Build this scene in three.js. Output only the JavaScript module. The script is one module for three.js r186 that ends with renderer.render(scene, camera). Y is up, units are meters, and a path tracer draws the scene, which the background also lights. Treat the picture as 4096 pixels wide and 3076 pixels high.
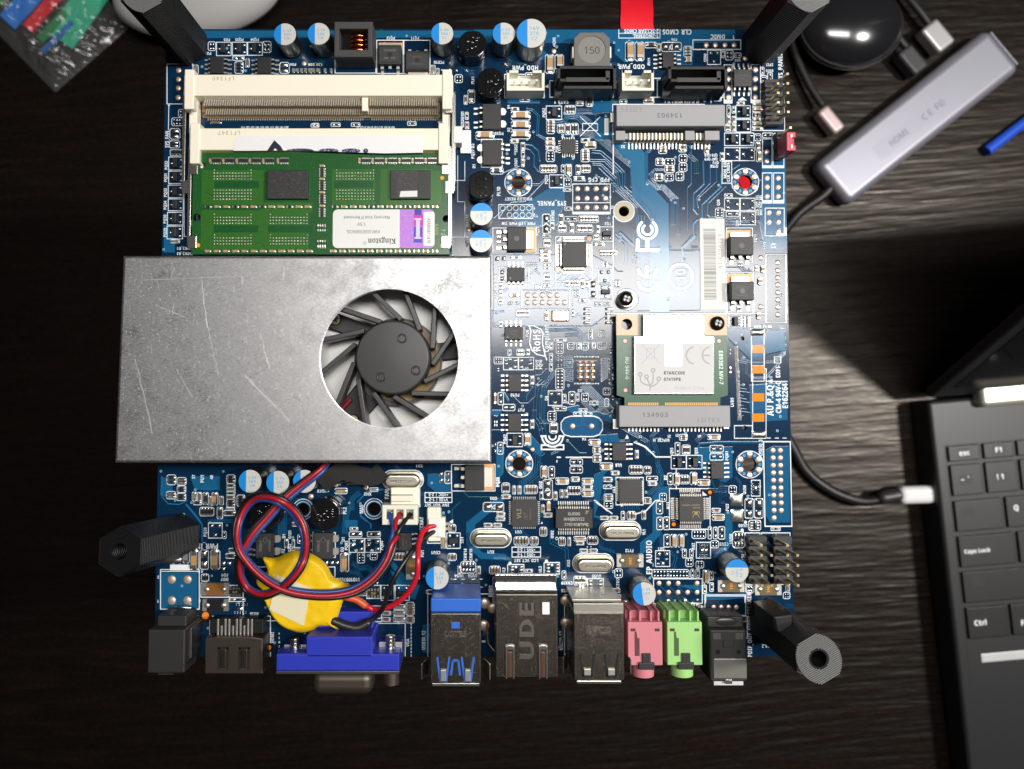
import * as THREE from 'three';
import { RoundedBoxGeometry } from 'three/addons/geometries/RoundedBoxGeometry.js';
import { mergeGeometries } from 'three/addons/utils/BufferGeometryUtils.js';
import { RectAreaLightUniformsLib } from 'three/addons/lights/RectAreaLightUniformsLib.js';
import { createNoise2D } from 'simplex-noise';
import { FontLoader } from 'three/addons/loaders/FontLoader.js';
import { TextGeometry } from 'three/addons/geometries/TextGeometry.js';

// ---------------------------------------------------------------- camera, light, exposure
// All sizes below are millimetres; MM turns them into metres. The table top is y = 0, the
// upper face of the circuit board is BY above it, the point straight under the lens is x = z = 0.
const MM = 0.001, BY = 230, CAM = 208.15, TILT = 0.0454, FOC = 3085;
const scene = new THREE.Scene();
const camera = new THREE.PerspectiveCamera(2 * Math.atan(1538 / FOC) * 180 / Math.PI, 4096 / 3076, 0.01, 20);
camera.position.set(0, (BY + CAM) * MM, 0);
camera.up.set(0, 0, -1);
camera.lookAt(0, (BY + CAM - 100 * Math.cos(TILT)) * MM, -100 * Math.sin(TILT) * MM);
camera.setViewOffset(4096, 3076, 148, 118, 4096, 3076);
camera.focus = 0.205; camera.userData.fStop = 18;
scene.add(camera);
const renderer = new THREE.WebGLRenderer({ antialias: true });
renderer.toneMapping = THREE.LinearToneMapping;
renderer.toneMappingExposure = 1.65;
renderer.shadowMap.enabled = true;
scene.background = new THREE.Color().setRGB(0.012, 0.011, 0.0105);   // the dim room around
RectAreaLightUniformsLib.init();
const LAMPS = [   // x, z, width, depth, intensity; all 800 mm above the board
  [195, -132, 470, 118, 17],
  [745, -95, 150, 100, 150],
];
for (const [x, z, w, d, I] of LAMPS) {
  const l = new THREE.RectAreaLight(new THREE.Color().setRGB(1, 0.97, 0.93), I, w * MM, d * MM);
  l.position.set(x * MM, (BY + 796) * MM, z * MM);
  l.lookAt(x * MM, 0, z * MM);
  l.castShadow = true; scene.add(l);
}

// ---------------------------------------------------------------- helpers
let seed = 7;
const rnd = () => ((seed = (seed * 1664525 + 1013904223) >>> 0) / 4294967296);
const noise = createNoise2D(rnd);
// a place measured on the plane h mm above the board -> millimetres [x, y, z]
const SN = Math.sin(TILT), CS = Math.cos(TILT), PY = 1560 - FOC * Math.tan(TILT);
function at(px, py, h = 0) {
  const a = (px - 1900) / FOC, b = -(py - PY) / FOC, k = CAM - h;
  const z = k * (b * CS + SN) / (b * SN - CS);
  return [a * (k * CS - z * SN), BY + h, z];
}
const K = 14.77;                                  // picture units per mm on the board
const V = (x, y, z) => new THREE.Vector3(x * MM, y * MM, z * MM);
const place = new Map();                          // world place (mm) of groups and parts
const used = new Map();
function numbered(n) { const k = used.get(n) || 0; used.set(n, k + 1); return k ? n + '_' + String(k).padStart(3, '0') : n; }
function thing(name, label, category, [x, y, z], group) {
  const o = new THREE.Group(); o.name = numbered(name); o.position.copy(V(x, y, z)); scene.add(o);
  o.userData = { label, category }; if (group) o.userData.group = group;
  place.set(o, [x, y, z]); return o;
}
function part(parent, name, geo, m, [x, y, z] = [0, 0, 0], turn = 0) {   // world millimetres, parents keep turn 0 when nested this way
  const o = new THREE.Mesh(geo, m); o.name = name; o.castShadow = o.receiveShadow = true;
  const p = place.get(parent) || [0, 0, 0];
  o.position.copy(V(x - p[0], y - p[1], z - p[2])); o.rotation.y = turn; parent.add(o);
  place.set(o, [x, y, z]); return o;
}
function sub(parent, name, geo, m, [x, y, z] = [0, 0, 0], turn = 0) {    // local millimetres
  const o = new THREE.Mesh(geo, m); o.name = name; o.castShadow = o.receiveShadow = true;
  o.position.copy(V(x, y, z)); o.rotation.y = turn; parent.add(o); return o;
}
const cache = new Map();
const memo = (k, f) => { if (!cache.has(k)) cache.set(k, f()); return cache.get(k); };
const rq = (v) => Math.round(v * 20) / 20;
// boxes stand on y = 0
const box = (w, h, d) => memo(`b${w},${h},${d}`, () => new THREE.BoxGeometry(w * MM, h * MM, d * MM).translate(0, h * MM / 2, 0));
const rbox = (w, h, d, r = 0.3, s = 2) => memo(`r${w},${h},${d},${r},${s}`, () => new RoundedBoxGeometry(w * MM, h * MM, d * MM, s, r * MM).translate(0, h * MM / 2, 0));
const cyl = (r, h, n = 24, r2 = r) => memo(`c${r},${h},${n},${r2}`, () => new THREE.CylinderGeometry(r2 * MM, r * MM, h * MM, n).translate(0, h * MM / 2, 0));
const plane = (w, d) => memo(`p${w},${d}`, () => new THREE.PlaneGeometry(w * MM, d * MM).rotateX(-Math.PI / 2));
const dome = (w, h, d, n = 10) => memo(`d${rq(w)},${rq(h)},${rq(d)},${n}`, () => new THREE.SphereGeometry(1, n, 4, 0, 6.2832, 0, Math.PI / 2).scale(w * MM / 2, h * MM, d * MM / 2));
function prism(pts, h, bevel = 0, holes = [], seg = 2) {        // outline in x, z; stands on y = 0
  const s = new THREE.Shape(pts.map(([x, z]) => new THREE.Vector2(x * MM, -z * MM)));
  for (const c of holes) {
    const p = new THREE.Path();
    if (c.length === 3 && typeof c[0] === 'number') p.absarc(c[0] * MM, -c[1] * MM, c[2] * MM, 0, Math.PI * 2, true);
    else p.setFromPoints(c.map(([x, z]) => new THREE.Vector2(x * MM, -z * MM)));
    s.holes.push(p);
  }
  const g = new THREE.ExtrudeGeometry(s, { depth: (h - 2 * bevel) * MM, bevelEnabled: bevel > 0, bevelThickness: bevel * MM, bevelSize: bevel * MM, bevelOffset: -bevel * MM, bevelSegments: seg, curveSegments: 32 });
  return g.translate(0, 0, bevel * MM).rotateX(-Math.PI / 2);
}
function tube(pts, r, n = 60, ring = 10, closedCaps = true) {
  const c = new THREE.CatmullRomCurve3(pts.map((p) => V(...p)), false, 'centripetal');
  const g = [new THREE.TubeGeometry(c, n, r * MM, ring, false)];
  if (closedCaps) for (const e of [0, 1]) { const p = c.getPoint(e); g.push(new THREE.SphereGeometry(r * MM, ring, 6).translate(p.x, p.y, p.z)); }
  return mg(g);
}
function ribbon(pts, w, t, n = 80) {              // a flat band lying along a curve
  const c = new THREE.CatmullRomCurve3(pts.map((p) => V(...p)), false, 'centripetal');
  const pos = [], idx = [], up = new THREE.Vector3(0, 1, 0);
  for (let i = 0; i <= n; i++) {
    const p = c.getPoint(i / n), tg = c.getTangent(i / n), sd = new THREE.Vector3().crossVectors(tg, up).normalize(), nr = new THREE.Vector3().crossVectors(sd, tg).normalize();
    for (const [a, b] of [[-1, -1], [-1, 1], [1, 1], [1, -1]]) { const q = p.clone().addScaledVector(sd, a * w / 2 * MM).addScaledVector(nr, b * t / 2 * MM); pos.push(q.x, q.y, q.z); }
    if (i) for (let k = 0; k < 4; k++) { const a = (i - 1) * 4 + k, b = (i - 1) * 4 + (k + 1) % 4; idx.push(a, b, a + 4, b, b + 4, a + 4); }
  }
  const g = new THREE.BufferGeometry(); g.setAttribute('position', new THREE.Float32BufferAttribute(pos, 3)); g.setIndex(idx);
  const f = g.toNonIndexed(); f.computeVertexNormals(); return f;
}
function mg(list) {
  return mergeGeometries(list.map((g) => {
    const q = g.index ? g.toNonIndexed() : g.clone();
    for (const k of Object.keys(q.attributes)) if (!['position', 'normal', 'uv'].includes(k)) q.deleteAttribute(k);
    if (!q.attributes.uv) q.setAttribute('uv', new THREE.BufferAttribute(new Float32Array(q.attributes.position.count * 2), 2));
    q.clearGroups(); return q;
  }));
}
const mv = (g, x, y, z, turn = 0) => { const q = g.clone(); if (turn) q.rotateY(turn); return q.translate(x * MM, y * MM, z * MM); };
function uvFlat(g, w, d) {                        // uv 0..1 over w x d centred on the origin, seen from above
  const p = g.attributes.position, u = new Float32Array(p.count * 2);
  for (let i = 0; i < p.count; i++) { u[2 * i] = p.getX(i) / (w * MM) + 0.5; u[2 * i + 1] = 0.5 - p.getZ(i) / (d * MM); }
  g.setAttribute('uv', new THREE.BufferAttribute(u, 2)); return g;
}
const M = (c, roughness = 0.5, metalness = 0, more = {}) => {
  const m = new THREE.MeshPhysicalMaterial({ roughness, metalness, ...more });
  if (Array.isArray(c)) m.color.setRGB(...c); else m.color.set(c);
  return m;
};
function canvas(w, h, fn) { const c = document.createElement('canvas'); c.width = w; c.height = h; fn(c.getContext('2d'), w, h); return c; }
function tex(w, h, fn, colour = true) { const t = new THREE.CanvasTexture(canvas(w, h, fn)); if (colour) t.colorSpace = THREE.SRGBColorSpace; t.magFilter = THREE.LinearFilter; t.anisotropy = 8; return t; }
function dataTex(w, h, fn, colour = false) {      // fn(u, v) -> grey or [r, g, b] 0..1
  const d = new Uint8Array(w * h * 4);
  for (let j = 0; j < h; j++) for (let i = 0; i < w; i++) { const v = fn(i / w, j / h), k = (j * w + i) * 4; for (let c = 0; c < 3; c++) d[k + c] = Math.max(0, Math.min(255, 255 * (v.length ? v[c] : v))); d[k + 3] = 255; }
  const t = new THREE.DataTexture(d, w, h); t.magFilter = THREE.LinearFilter; t.minFilter = THREE.LinearMipmapLinearFilter; t.generateMipmaps = true; if (colour) t.colorSpace = THREE.SRGBColorSpace; t.needsUpdate = true; t.wrapS = t.wrapT = THREE.MirroredRepeatWrapping; return t;
}
const txt = (c, s, x, y, size, col, { rot = 0, font = 'sans-serif', weight = '', sx = 1, align = 'center', sp = 0 } = {}) => {
  c.save(); c.translate(x, y); c.rotate(rot); c.scale(sx, 1); c.fillStyle = col; c.font = `${weight} ${size}px ${font}`; c.textAlign = align; c.textBaseline = 'middle'; if (sp) c.letterSpacing = sp + 'px'; c.fillText(s, 0, 0); c.restore();
};

const bold = await new FontLoader().loadAsync('fonts/droid/droid_sans_bold.typeface.json');
function letters(s, size, depth, rot = 0, squeeze = 1) {          // raised lettering lying flat, centred
  const g = new TextGeometry(s, { font: bold, size: size * MM, depth: depth * MM, curveSegments: 3, bevelEnabled: true, bevelThickness: 0.05 * MM, bevelSize: 0.03 * MM, bevelSegments: 1 });
  g.computeBoundingBox(); const b = g.boundingBox; g.translate(-(b.min.x + b.max.x) / 2, -(b.min.y + b.max.y) / 2, 0).scale(squeeze, 1, 1).rotateX(-Math.PI / 2).rotateY(-rot); return g;
}
// ---------------------------------------------------------------- shared materials
const T = {
  solder: M([0.74, 0.71, 0.66], 0.3, 1), tin: M([0.68, 0.66, 0.6], 0.36, 0.9), gold: M([0.74, 0.6, 0.36], 0.3, 1),
  copper: M([0.72, 0.36, 0.14], 0.5, 0.3), joint: M([0.8, 0.74, 0.68], 0.42, 0.7), contact: M([0.85, 0.82, 0.74], 0.34, 0.8), steel: M([0.66, 0.64, 0.6], 0.26, 1), darkSteel: M([0.32, 0.29, 0.26], 0.34, 1),
  black: M([0.006, 0.006, 0.0065], 0.45), chip: M([0.013, 0.013, 0.0135], 0.48), gloss: M([0.008, 0.008, 0.009], 0.12, 0, { clearcoat: 0.6, clearcoatRoughness: 0.05 }),
  tan: M([0.42, 0.25, 0.11], 0.45), brown: M([0.16, 0.09, 0.05], 0.5), resistor: M([0.015, 0.016, 0.018], 0.4), greyCap: M([0.2, 0.19, 0.17], 0.45),
  cream: M([0.86, 0.80, 0.66], 0.5), ivory: M([0.78, 0.77, 0.66], 0.42, 0, { transmission: 0 }), grey: M([0.33, 0.33, 0.34], 0.55),
  sleeve: M([0.35, 0.33, 0.28], 0.3, 1), white: M([0.8, 0.8, 0.77], 0.5), fuse: M([0.12, 0.085, 0.035], 0.5),
};
// ---------------------------------------------------------------- the table
const woodH = (u, v) => {                          // grain height 0..1
  const x = u * 800, y = v * 600 + 6 * noise(u * 2.2, v * 3) + 0.055 * x;
  return 0.5 + 0.36 * noise(x * 0.012, y * 0.14) + 0.22 * noise(x * 0.03 + 40, y * 0.33) + 0.08 * noise(x * 0.09, y * 0.8 + 9) + 0.03 * noise(x * 0.4, y * 2.0);
};
const woodBump = dataTex(2048, 1536, (u, v) => woodH(u, v));
const woodCol = dataTex(1024, 768, (u, v) => { const g = Math.max(0, Math.min(1, woodH(u, v))), k = 0.03 + 0.075 * g + 0.02 * noise(u * 300, v * 200); return [k * 1.12, k * 0.76, k * 0.62]; }, true);
const woodRgh = dataTex(1024, 768, (u, v) => 0.42 - 0.14 * Math.max(0, Math.min(1, woodH(u, v))) + 0.04 * noise(u * 90, v * 500));
{
  const m = M([1, 1, 1], 1, 0, { map: woodCol, bumpMap: woodBump, bumpScale: 0.00022, roughnessMap: woodRgh, specularIntensity: 0.7, specularColor: new THREE.Color(1, 0.9, 0.8) });
  const g = new THREE.BoxGeometry(1.8, 0.03, 1.2).translate(0.25, -0.015, -0.05);
  const p = g.attributes.position, u = new Float32Array(p.count * 2);
  for (let i = 0; i < p.count; i++) { u[2 * i] = p.getX(i) / 0.8 + 0.5; u[2 * i + 1] = p.getZ(i) / 0.6 + 0.5; }
  g.setAttribute('uv', new THREE.BufferAttribute(u, 2));
  const o = new THREE.Mesh(g, m); o.name = 'table_top'; o.receiveShadow = o.castShadow = true;
  o.userData = { kind: 'structure', label: 'dark brown wooden table top with raised grain', category: 'table' }; scene.add(o);
}
// the lamp that lights the table, out of the picture to the upper right
{
  const o = thing('desk_lamp', 'two-headed lamp on a tall grey post above the table', 'lamp', [760, 0, -420]);
  const m = M([0.3, 0.3, 0.3], 0.4, 0.8), y = BY + 798;
  part(o, 'foot', cyl(90, 16, 40), m, [760, 0, -420]);
  part(o, 'post', cyl(9, y + 20, 20), m, [760, 14, -420]);
  part(o, 'arm', tube([[760, y + 30, -420], [745, y + 32, -250], [745, y + 26, -95]], 8), m);
  part(o, 'arm', tube([[745, y + 28, -120], [480, y + 30, -130], [195, y + 26, -132]], 8), m);
  for (const [x, z, w, d] of LAMPS) {
    part(o, 'lamp_head', rbox(w + 20, 24, d + 20, 4), m, [x, y + 2, z]);
    part(o, 'diffuser', box(w, 2, d), M([0.8, 0.8, 0.8], 0.6, 0, { emissive: new THREE.Color(1, 0.97, 0.93), emissiveIntensity: 1 }), [x, y - 0.2, z]);
  }
}

// ---------------------------------------------------------------- the circuit board: print on its face
const BX = -85.12, BZ = -99.31, BW = 170, BN = 2048;
const cc = canvas(BN, BN, () => {}), cb = canvas(BN, BN, () => {}), X = cc.getContext('2d'), U = cb.getContext('2d');
const q2 = (px, py) => { const [x, , z] = at(px, py, 0); return [(x - BX) / BW * BN, (z - BZ) / BW * BN]; };
const SC = BN / BW / K;                             // canvas pixels per picture unit
X.fillStyle = '#0a2a46'; X.fillRect(0, 0, BN, BN); U.fillStyle = '#404040'; U.fillRect(0, 0, BN, BN);
let TO = [0, 0, 1];                                 // the sheet in use: origin and magnification of measured places
const sheet = (x, y, k = 3.16) => { TO = [x, y, k]; };
const S = (x, y) => [TO[0] + x / TO[2], TO[1] + y / TO[2]];
const SILK = '#eef0f0', COPPER = '#cf7f2a', TRACE = '#1d668f', POUR = '#195a82';
function path(c, pts, close) { c.beginPath(); pts.forEach(([x, y], i) => { const [u, v] = q2(...S(x, y)); i ? c.lineTo(u, v) : c.moveTo(u, v); }); if (close) c.closePath(); }
function line(pts, w = 9, col = SILK, hgt = '#b0b0b0', close = false) {
  for (const [c, k] of [[X, col], [U, hgt]]) { path(c, pts, close); c.strokeStyle = k; c.lineWidth = (col === SILK ? 1.25 : 1) * w / TO[2] * SC; c.lineJoin = c.lineCap = 'round'; c.stroke(); }
}
function fill(pts, col, hgt = '#707070') { for (const [c, k] of [[X, col], [U, hgt]]) { path(c, pts, true); c.fillStyle = k; c.fill(); } }
const rect = (x0, y0, x1, y1, w = 9, col = SILK) => line([[x0, y0], [x1, y0], [x1, y1], [x0, y1]], w, col, '#b0b0b0', true);
function ring(x, y, r, col, w = 0, hgt = '#909090') {
  const [u, v] = q2(...S(x, y));
  for (const [c, k] of [[X, col], [U, hgt]]) { c.beginPath(); c.arc(u, v, r / TO[2] * SC, 0, 7); if (w) { c.strokeStyle = k; c.lineWidth = w / TO[2] * SC; c.stroke(); } else { c.fillStyle = k; c.fill(); } }
}
const R180 = Math.PI, UPW = -Math.PI / 2, DNW = Math.PI / 2;
function print(s, x, y, size, rot = R180, col = SILK) {
  const [u, v] = q2(...S(x, y)), k = size / TO[2] * SC * 1.45;
  txt(X, s, u, v, k, col, { rot, weight: 'bold', font: 'sans-serif', sx: 0.86 }); txt(U, s, u, v, k, '#b0b0b0', { rot, weight: 'bold', font: 'sans-serif', sx: 0.86 });
}
const trace = (pts, w = 7, col = TRACE) => line(pts, w, col, '#787878');
function bundle(pts, n, gap, w = 5, col = TRACE) {  // n parallel runs
  for (let i = 0; i < n; i++) {
    const o = (i - (n - 1) / 2) * gap, q = pts.map((p, k) => {
      const a = pts[Math.max(0, k - 1)], b = pts[Math.min(pts.length - 1, k + 1)], l = Math.hypot(b[0] - a[0], b[1] - a[1]) || 1;
      return [p[0] - (b[1] - a[1]) / l * o, p[1] + (b[0] - a[0]) / l * o];
    });
    trace(q, w, col);
  }
}
const via = (x, y, r = 11) => { ring(x, y, r, '#2c6d93', 0, '#808080'); ring(x, y, r, '#7fa6ba', 4, '#a0a0a0'); ring(x, y, r * 0.42, '#07111e', 0, '#000000'); };
// copper areas under the mask, then routed runs
sheet(0, 0, 1);
for (const p of [
  [[690, 122], [1890, 122], [1890, 150], [690, 152]], [[1895, 118], [2940, 118], [2940, 170], [2300, 172], [1895, 170]], [[2460, 165], [2560, 165], [2560, 215], [2500, 250], [2460, 215]],
  [[2470, 575], [2560, 575], [2580, 620], [2580, 715], [2675, 815], [2678, 1250], [2600, 1250], [2600, 870], [2530, 790], [2520, 650], [2480, 610]],
  [[2180, 760], [2260, 730], [2260, 800], [2230, 900], [2080, 910], [2040, 860], [2120, 800]], [[2380, 470], [2440, 470], [2470, 520], [2540, 590], [2500, 640], [2440, 560], [2380, 560]],
  [[2030, 390], [2160, 390], [2160, 412], [2030, 412]], [[2360, 380], [2450, 380], [2450, 450], [2370, 455]], [[2700, 160], [2780, 160], [2770, 260], [2700, 260]],
  [[3050, 620], [3150, 620], [3150, 1000], [3060, 1000], [3040, 900]], [[2980, 1380], [3080, 1320], [3140, 1320], [3145, 1400], [3010, 1430]], [[2998, 1540], [3145, 1530], [3150, 1680], [3005, 1690], [2998, 1620]],
  [[2790, 1790], [2930, 1786], [2930, 1910], [2900, 1930], [2830, 1900], [2790, 1850]], [[3062, 1800], [3090, 1785], [3155, 1785], [3160, 2090], [3080, 2090], [3062, 2060]],
  [[2265, 1635], [2350, 1635], [2360, 1660], [2440, 1655], [2470, 1680], [2440, 1690], [2280, 1650]], [[2400, 1740], [2470, 1735], [2480, 1770], [2390, 1770]],
  [[2130, 1745], [2170, 1790], [2165, 1830], [2090, 1775]], [[1968, 1640], [2010, 1640], [1990, 1670], [1968, 1660]], [[1985, 1790], [2020, 1790], [2010, 1900], [1970, 1930], [1985, 1850]],
  [[1865, 2090], [1990, 1990], [2020, 2000], [1900, 2100], [1900, 2180], [1930, 2210], [2020, 2215], [2050, 2245], [2010, 2240], [1920, 2235], [1865, 2180]],
  [[1710, 1895], [1800, 1895], [1800, 1965], [1740, 1965], [1710, 1940]], [[2375, 1900], [2420, 1880], [2400, 2000], [2380, 2060], [2430, 2080], [2375, 2070]],
  [[2560, 2230], [2560, 2170], [2610, 2130], [2610, 1990], [2640, 1950], [2690, 1945], [2650, 2000], [2640, 2140]], [[2900, 2050], [2930, 2050], [2930, 2170], [2890, 2230], [2850, 2230], [2900, 2170]],
  [[640, 2290], [790, 2290], [790, 2440], [640, 2440]], [[645, 1910], [690, 1910], [690, 2000], [640, 1980]], [[760, 1905], [880, 1905], [880, 1960], [780, 1960]], [[1380, 2080], [1430, 2080], [1430, 2110], [1380, 2110]],
  [[1560, 2280], [1680, 2340], [1660, 2400], [1600, 2370]], [[2690, 2340], [2810, 2340], [2810, 2400], [2900, 2400], [2990, 2390], [2990, 2370], [2880, 2380]], [[1690, 2500], [1740, 2490], [1740, 2610], [1690, 2610]],
  [[840, 300], [1800, 300], [1800, 480], [840, 480]], [[670, 900], [700, 960], [700, 1010], [655, 1010], [655, 900]], [[2000, 180], [2160, 180], [2200, 230], [2080, 260], [2000, 220]],
]) fill(p, POUR);
fill([[2470, 575], [2560, 575], [2580, 620], [2580, 715], [2675, 815], [2678, 1250], [2600, 1250], [2600, 870], [2530, 790], [2520, 650], [2480, 610]], '#2d6c92');
for (const [x, y, p] of [[1900, 525, [[640, 160], [720, 170], [800, 240], [820, 370]]], [1900, 525, [[640, 210], [700, 230], [750, 300], [745, 430], [800, 500]]]]) { sheet(x, y); trace(p, 14); }
sheet(1900, 525);
bundle([[1300, 0], [1540, 60], [1640, 150], [1950, 400], [2000, 450], [2000, 680], [2212, 900]], 5, 17);
bundle([[1480, 250], [1590, 260], [1780, 420], [1880, 520], [1880, 700], [2130, 920]], 2, 34, 10);
bundle([[1450, 365], [1640, 365], [1800, 520], [1830, 700], [2060, 960]], 2, 26, 8);
bundle([[1490, 410], [1600, 420], [1790, 600], [1790, 740], [2040, 960], [2060, 1200]], 2, 24, 8);
trace([[1570, 460], [1740, 620], [1750, 760]], 12); trace([[360, 520], [560, 440]], 8, '#6f97ac'); trace([[660, 850], [880, 620]], 16); trace([[240, 1090], [460, 890], [640, 880]], 14); trace([[300, 1095], [380, 960]], 14);
bundle([[2212, 240], [2160, 270], [2160, 620], [2212, 660]], 4, 12, 5);
for (let i = 0; i < 6; i++) { trace([[1110 + i * 26, 310], [1110 + i * 26, 420 + 20 * i]], 6); trace([[1110 + i * 24, 90], [1110 + i * 24, 30]], 6); }
bundle([[2080, 1240], [2060, 1659]], 5, 34, 14, '#215a80'); bundle([[1770, 1310], [1900, 1420], [1900, 1659]], 2, 40, 14, '#215a80'); trace([[1840, 1280], [2010, 1440]], 26, '#215a80');
sheet(2550, 525);
bundle([[200, 180], [110, 270], [115, 610], [240, 720], [320, 715], [450, 860], [455, 1180]], 4, 13, 6); bundle([[340, 480], [220, 480], [170, 520], [180, 590], [250, 680], [340, 690], [510, 850], [520, 1300]], 3, 13, 6);
trace([[640, 160], [680, 220], [680, 660], [630, 710], [640, 1240]], 12); trace([[830, 380], [840, 660], [710, 780], [710, 980], [760, 1040]], 20); trace([[920, 380], [920, 650], [750, 830], [770, 960]], 12); trace([[1000, 460], [1000, 630], [760, 850]], 9); trace([[1060, 540], [1060, 690], [820, 920], [820, 1090]], 20); trace([[1120, 690], [890, 910], [890, 1050], [930, 1090]], 14); trace([[1290, 420], [1200, 480]], 16);
trace([[760, 1110], [710, 1160], [715, 1310], [570, 1460], [575, 1659]], 22); trace([[730, 1320], [580, 1465]], 26, '#3a7396'); bundle([[0, 720], [240, 960], [245, 1500]], 3, 16, 6); bundle([[0, 850], [120, 990], [190, 1110]], 2, 40, 14, '#215a80'); bundle([[50, 1060], [50, 1659]], 3, 40, 18, '#24608a');
bundle([[1120, 1100], [1290, 1090], [1290, 1060]], 2, 14, 6); bundle([[1115, 1150], [1490, 1160]], 2, 30, 8);
sheet(2550, 1000);
bundle([[0, 20], [200, 200], [580, 600]], 4, 46, 16, '#1d557c'); bundle([[130, 200], [460, 590]], 3, 18, 7, '#2d6a90'); bundle([[220, 590], [340, 720]], 2, 70, 16, '#1d557c'); trace([[290, 500], [440, 640]], 18); bundle([[200, 0], [210, 150], [300, 280], [570, 560]], 2, 30, 9);
bundle([[1830, 960], [1840, 1320], [1740, 1420]], 5, 12, 6, '#2d6a90'); bundle([[1300, 1390], [1450, 1420], [1740, 1420]], 2, 22, 7); bundle([[1270, 1410], [1380, 1430], [1380, 1560], [1450, 1620], [1620, 1620], [1800, 1430]], 2, 22, 7);
fill([[0, 0], [790, 0], [790, 760], [0, 770]], 'rgba(40,100,140,0.45)', '#686868'); fill([[1150, 980], [1620, 980], [1620, 1400], [1440, 1400], [1250, 1220], [1150, 1120]], 'rgba(40,110,150,0.5)');
sheet(1900, 1000);
fill([[230, 60], [1480, 60], [1750, 200], [1750, 760], [1480, 960], [240, 960]], 'rgba(40,100,140,0.35)', '#606060');
for (let i = 0; i < 9; i++) bundle([[1120 + i * 28, 300], [1060 + i * 28 - 40 * (i % 3), 380], [980 + i * 24, 460]], 1, 1, 6, '#2d6a90');
bundle([[640, 980], [850, 970], [890, 1010], [1300, 1000], [1390, 1080], [1385, 1330]], 3, 16, 6); bundle([[1140, 1070], [1300, 1060], [1350, 1110]], 3, 18, 6); bundle([[370, 770], [230, 770], [235, 960]], 2, 20, 8); bundle([[820, 310], [760, 260], [720, 310]], 2, 20, 8); bundle([[300, 520], [380, 510], [420, 480]], 3, 14, 6);
for (let i = 0; i < 12; i++) { trace([[1600, 1380 + i * 26], [1680, 1370 + i * 22]], 6, '#2d6a90'); trace([[1230, 1380 + i * 26], [1120, 1400 + i * 22]], 6, '#2d6a90'); }
sheet(1900, 1475);
bundle([[890, 0], [885, 150], [810, 220], [780, 400], [775, 620], [830, 700], [870, 860]], 3, 40, 6); bundle([[1010, 30], [880, 230], [860, 400], [860, 640], [900, 720]], 3, 22, 6); bundle([[490, 350], [570, 435], [670, 435], [760, 350], [760, 0]], 1, 1, 7); trace([[730, 230], [650, 350], [650, 400]], 12); trace([[370, 310], [420, 400]], 26);
bundle([[1370, 200], [1500, 330], [1640, 480], [1740, 640], [2090, 840]], 6, 20, 6); bundle([[850, 1040], [780, 1100], [770, 1330], [600, 1460], [600, 1600]], 4, 32, 6); trace([[1190, 930], [1320, 1065], [1410, 1065]], 9, '#1f6b60'); bundle([[960, 1080], [1060, 1040]], 2, 20, 6); trace([[350, 1090], [350, 1310], [230, 1450]], 24);
trace([[1370, 580], [1560, 560], [1640, 600], [1760, 600]], 40, POUR); trace([[1160, 510], [1300, 480]], 40, POUR); trace([[1560, 1659], [1550, 1380], [1660, 1280]], 44, POUR); trace([[1040, 1120], [1080, 1120]], 14, SILK); trace([[1150, 1120], [1480, 1120]], 12, SILK); trace([[1035, 1160], [1035, 1180]], 12, SILK);
sheet(2550, 1475);
trace([[730, 1080], [790, 950], [1040, 930], [1580, 930]], 24, POUR); bundle([[250, 780], [180, 860], [250, 1060], [260, 1300], [310, 1360], [300, 1500], [170, 1600]], 3, 22, 6); bundle([[50, 880], [130, 930], [140, 1090]], 3, 24, 6); trace([[820, 1110], [990, 1540], [1040, 1490], [1150, 1490]], 6, '#1f6b60'); bundle([[1240, 1370], [1300, 1440], [1300, 1659]], 2, 20, 6); trace([[0, 940], [110, 990], [230, 1115], [420, 1115]], 12, SILK); trace([[490, 1270], [490, 1520]], 11, SILK);
for (let i = 0; i < 10; i++) trace([[1280, 200 + i * 42], [1340 + (i % 3) * 40, 220 + i * 42]], 7, '#2d6a90');
sheet(1700, 1850);
bundle([[1460, 0], [1400, 100], [1240, 240], [1235, 450]], 3, 24, 6); bundle([[480, 360], [550, 435], [830, 435]], 1, 1, 7, '#1f6b60'); bundle([[1180, 830], [1240, 930], [1300, 960]], 4, 26, 6); bundle([[1590, 860], [1600, 1010], [1790, 1100], [1800, 1400], [1860, 1600]], 2, 40, 7); trace([[340, 710], [345, 590], [440, 500]], 8, '#1f6b60'); for (let i = 0; i < 7; i++) { trace([[360 + i * 20, 1600], [300 + i * 20, 1659]], 6, '#2d6a90'); trace([[600 + i * 18, 1600], [560 + i * 18, 1659]], 6, '#2d6a90'); } trace([[2140, 480], [2212, 540]], 14, SILK);
sheet(2350, 1850);
for (let i = 0; i < 9; i++) { trace([[430 + i * 26, 530], [420 + i * 30, 600]], 6, '#2d6a90'); trace([[400 - i * 10, 200 - i * 6], [300 - i * 16, 220 + i * 30]], 5); }
bundle([[880, 0], [940, 140], [940, 260], [760, 400]], 3, 20, 7); bundle([[100, 480], [250, 610]], 1, 1, 12, SILK); trace([[90, 480], [310, 645]], 13, SILK); trace([[600, 655], [740, 610], [860, 480], [910, 475]], 13, SILK); bundle([[880, 850], [930, 920], [940, 1060]], 3, 20, 7); bundle([[1040, 1120], [1120, 1200], [1080, 1320]], 2, 30, 7); bundle([[1630, 350], [1680, 300], [1780, 300]], 1, 1, 7, '#1f6b60'); for (let i = 0; i < 5; i++) trace([[900 + i * 110, 1540], [960 + i * 110, 1600], [1000 + i * 110, 1640]], 7, '#2d6a90'); bundle([[140, 1040], [170, 1080], [340, 1130]], 2, 20, 6);
sheet(1050, 1850);
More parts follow.
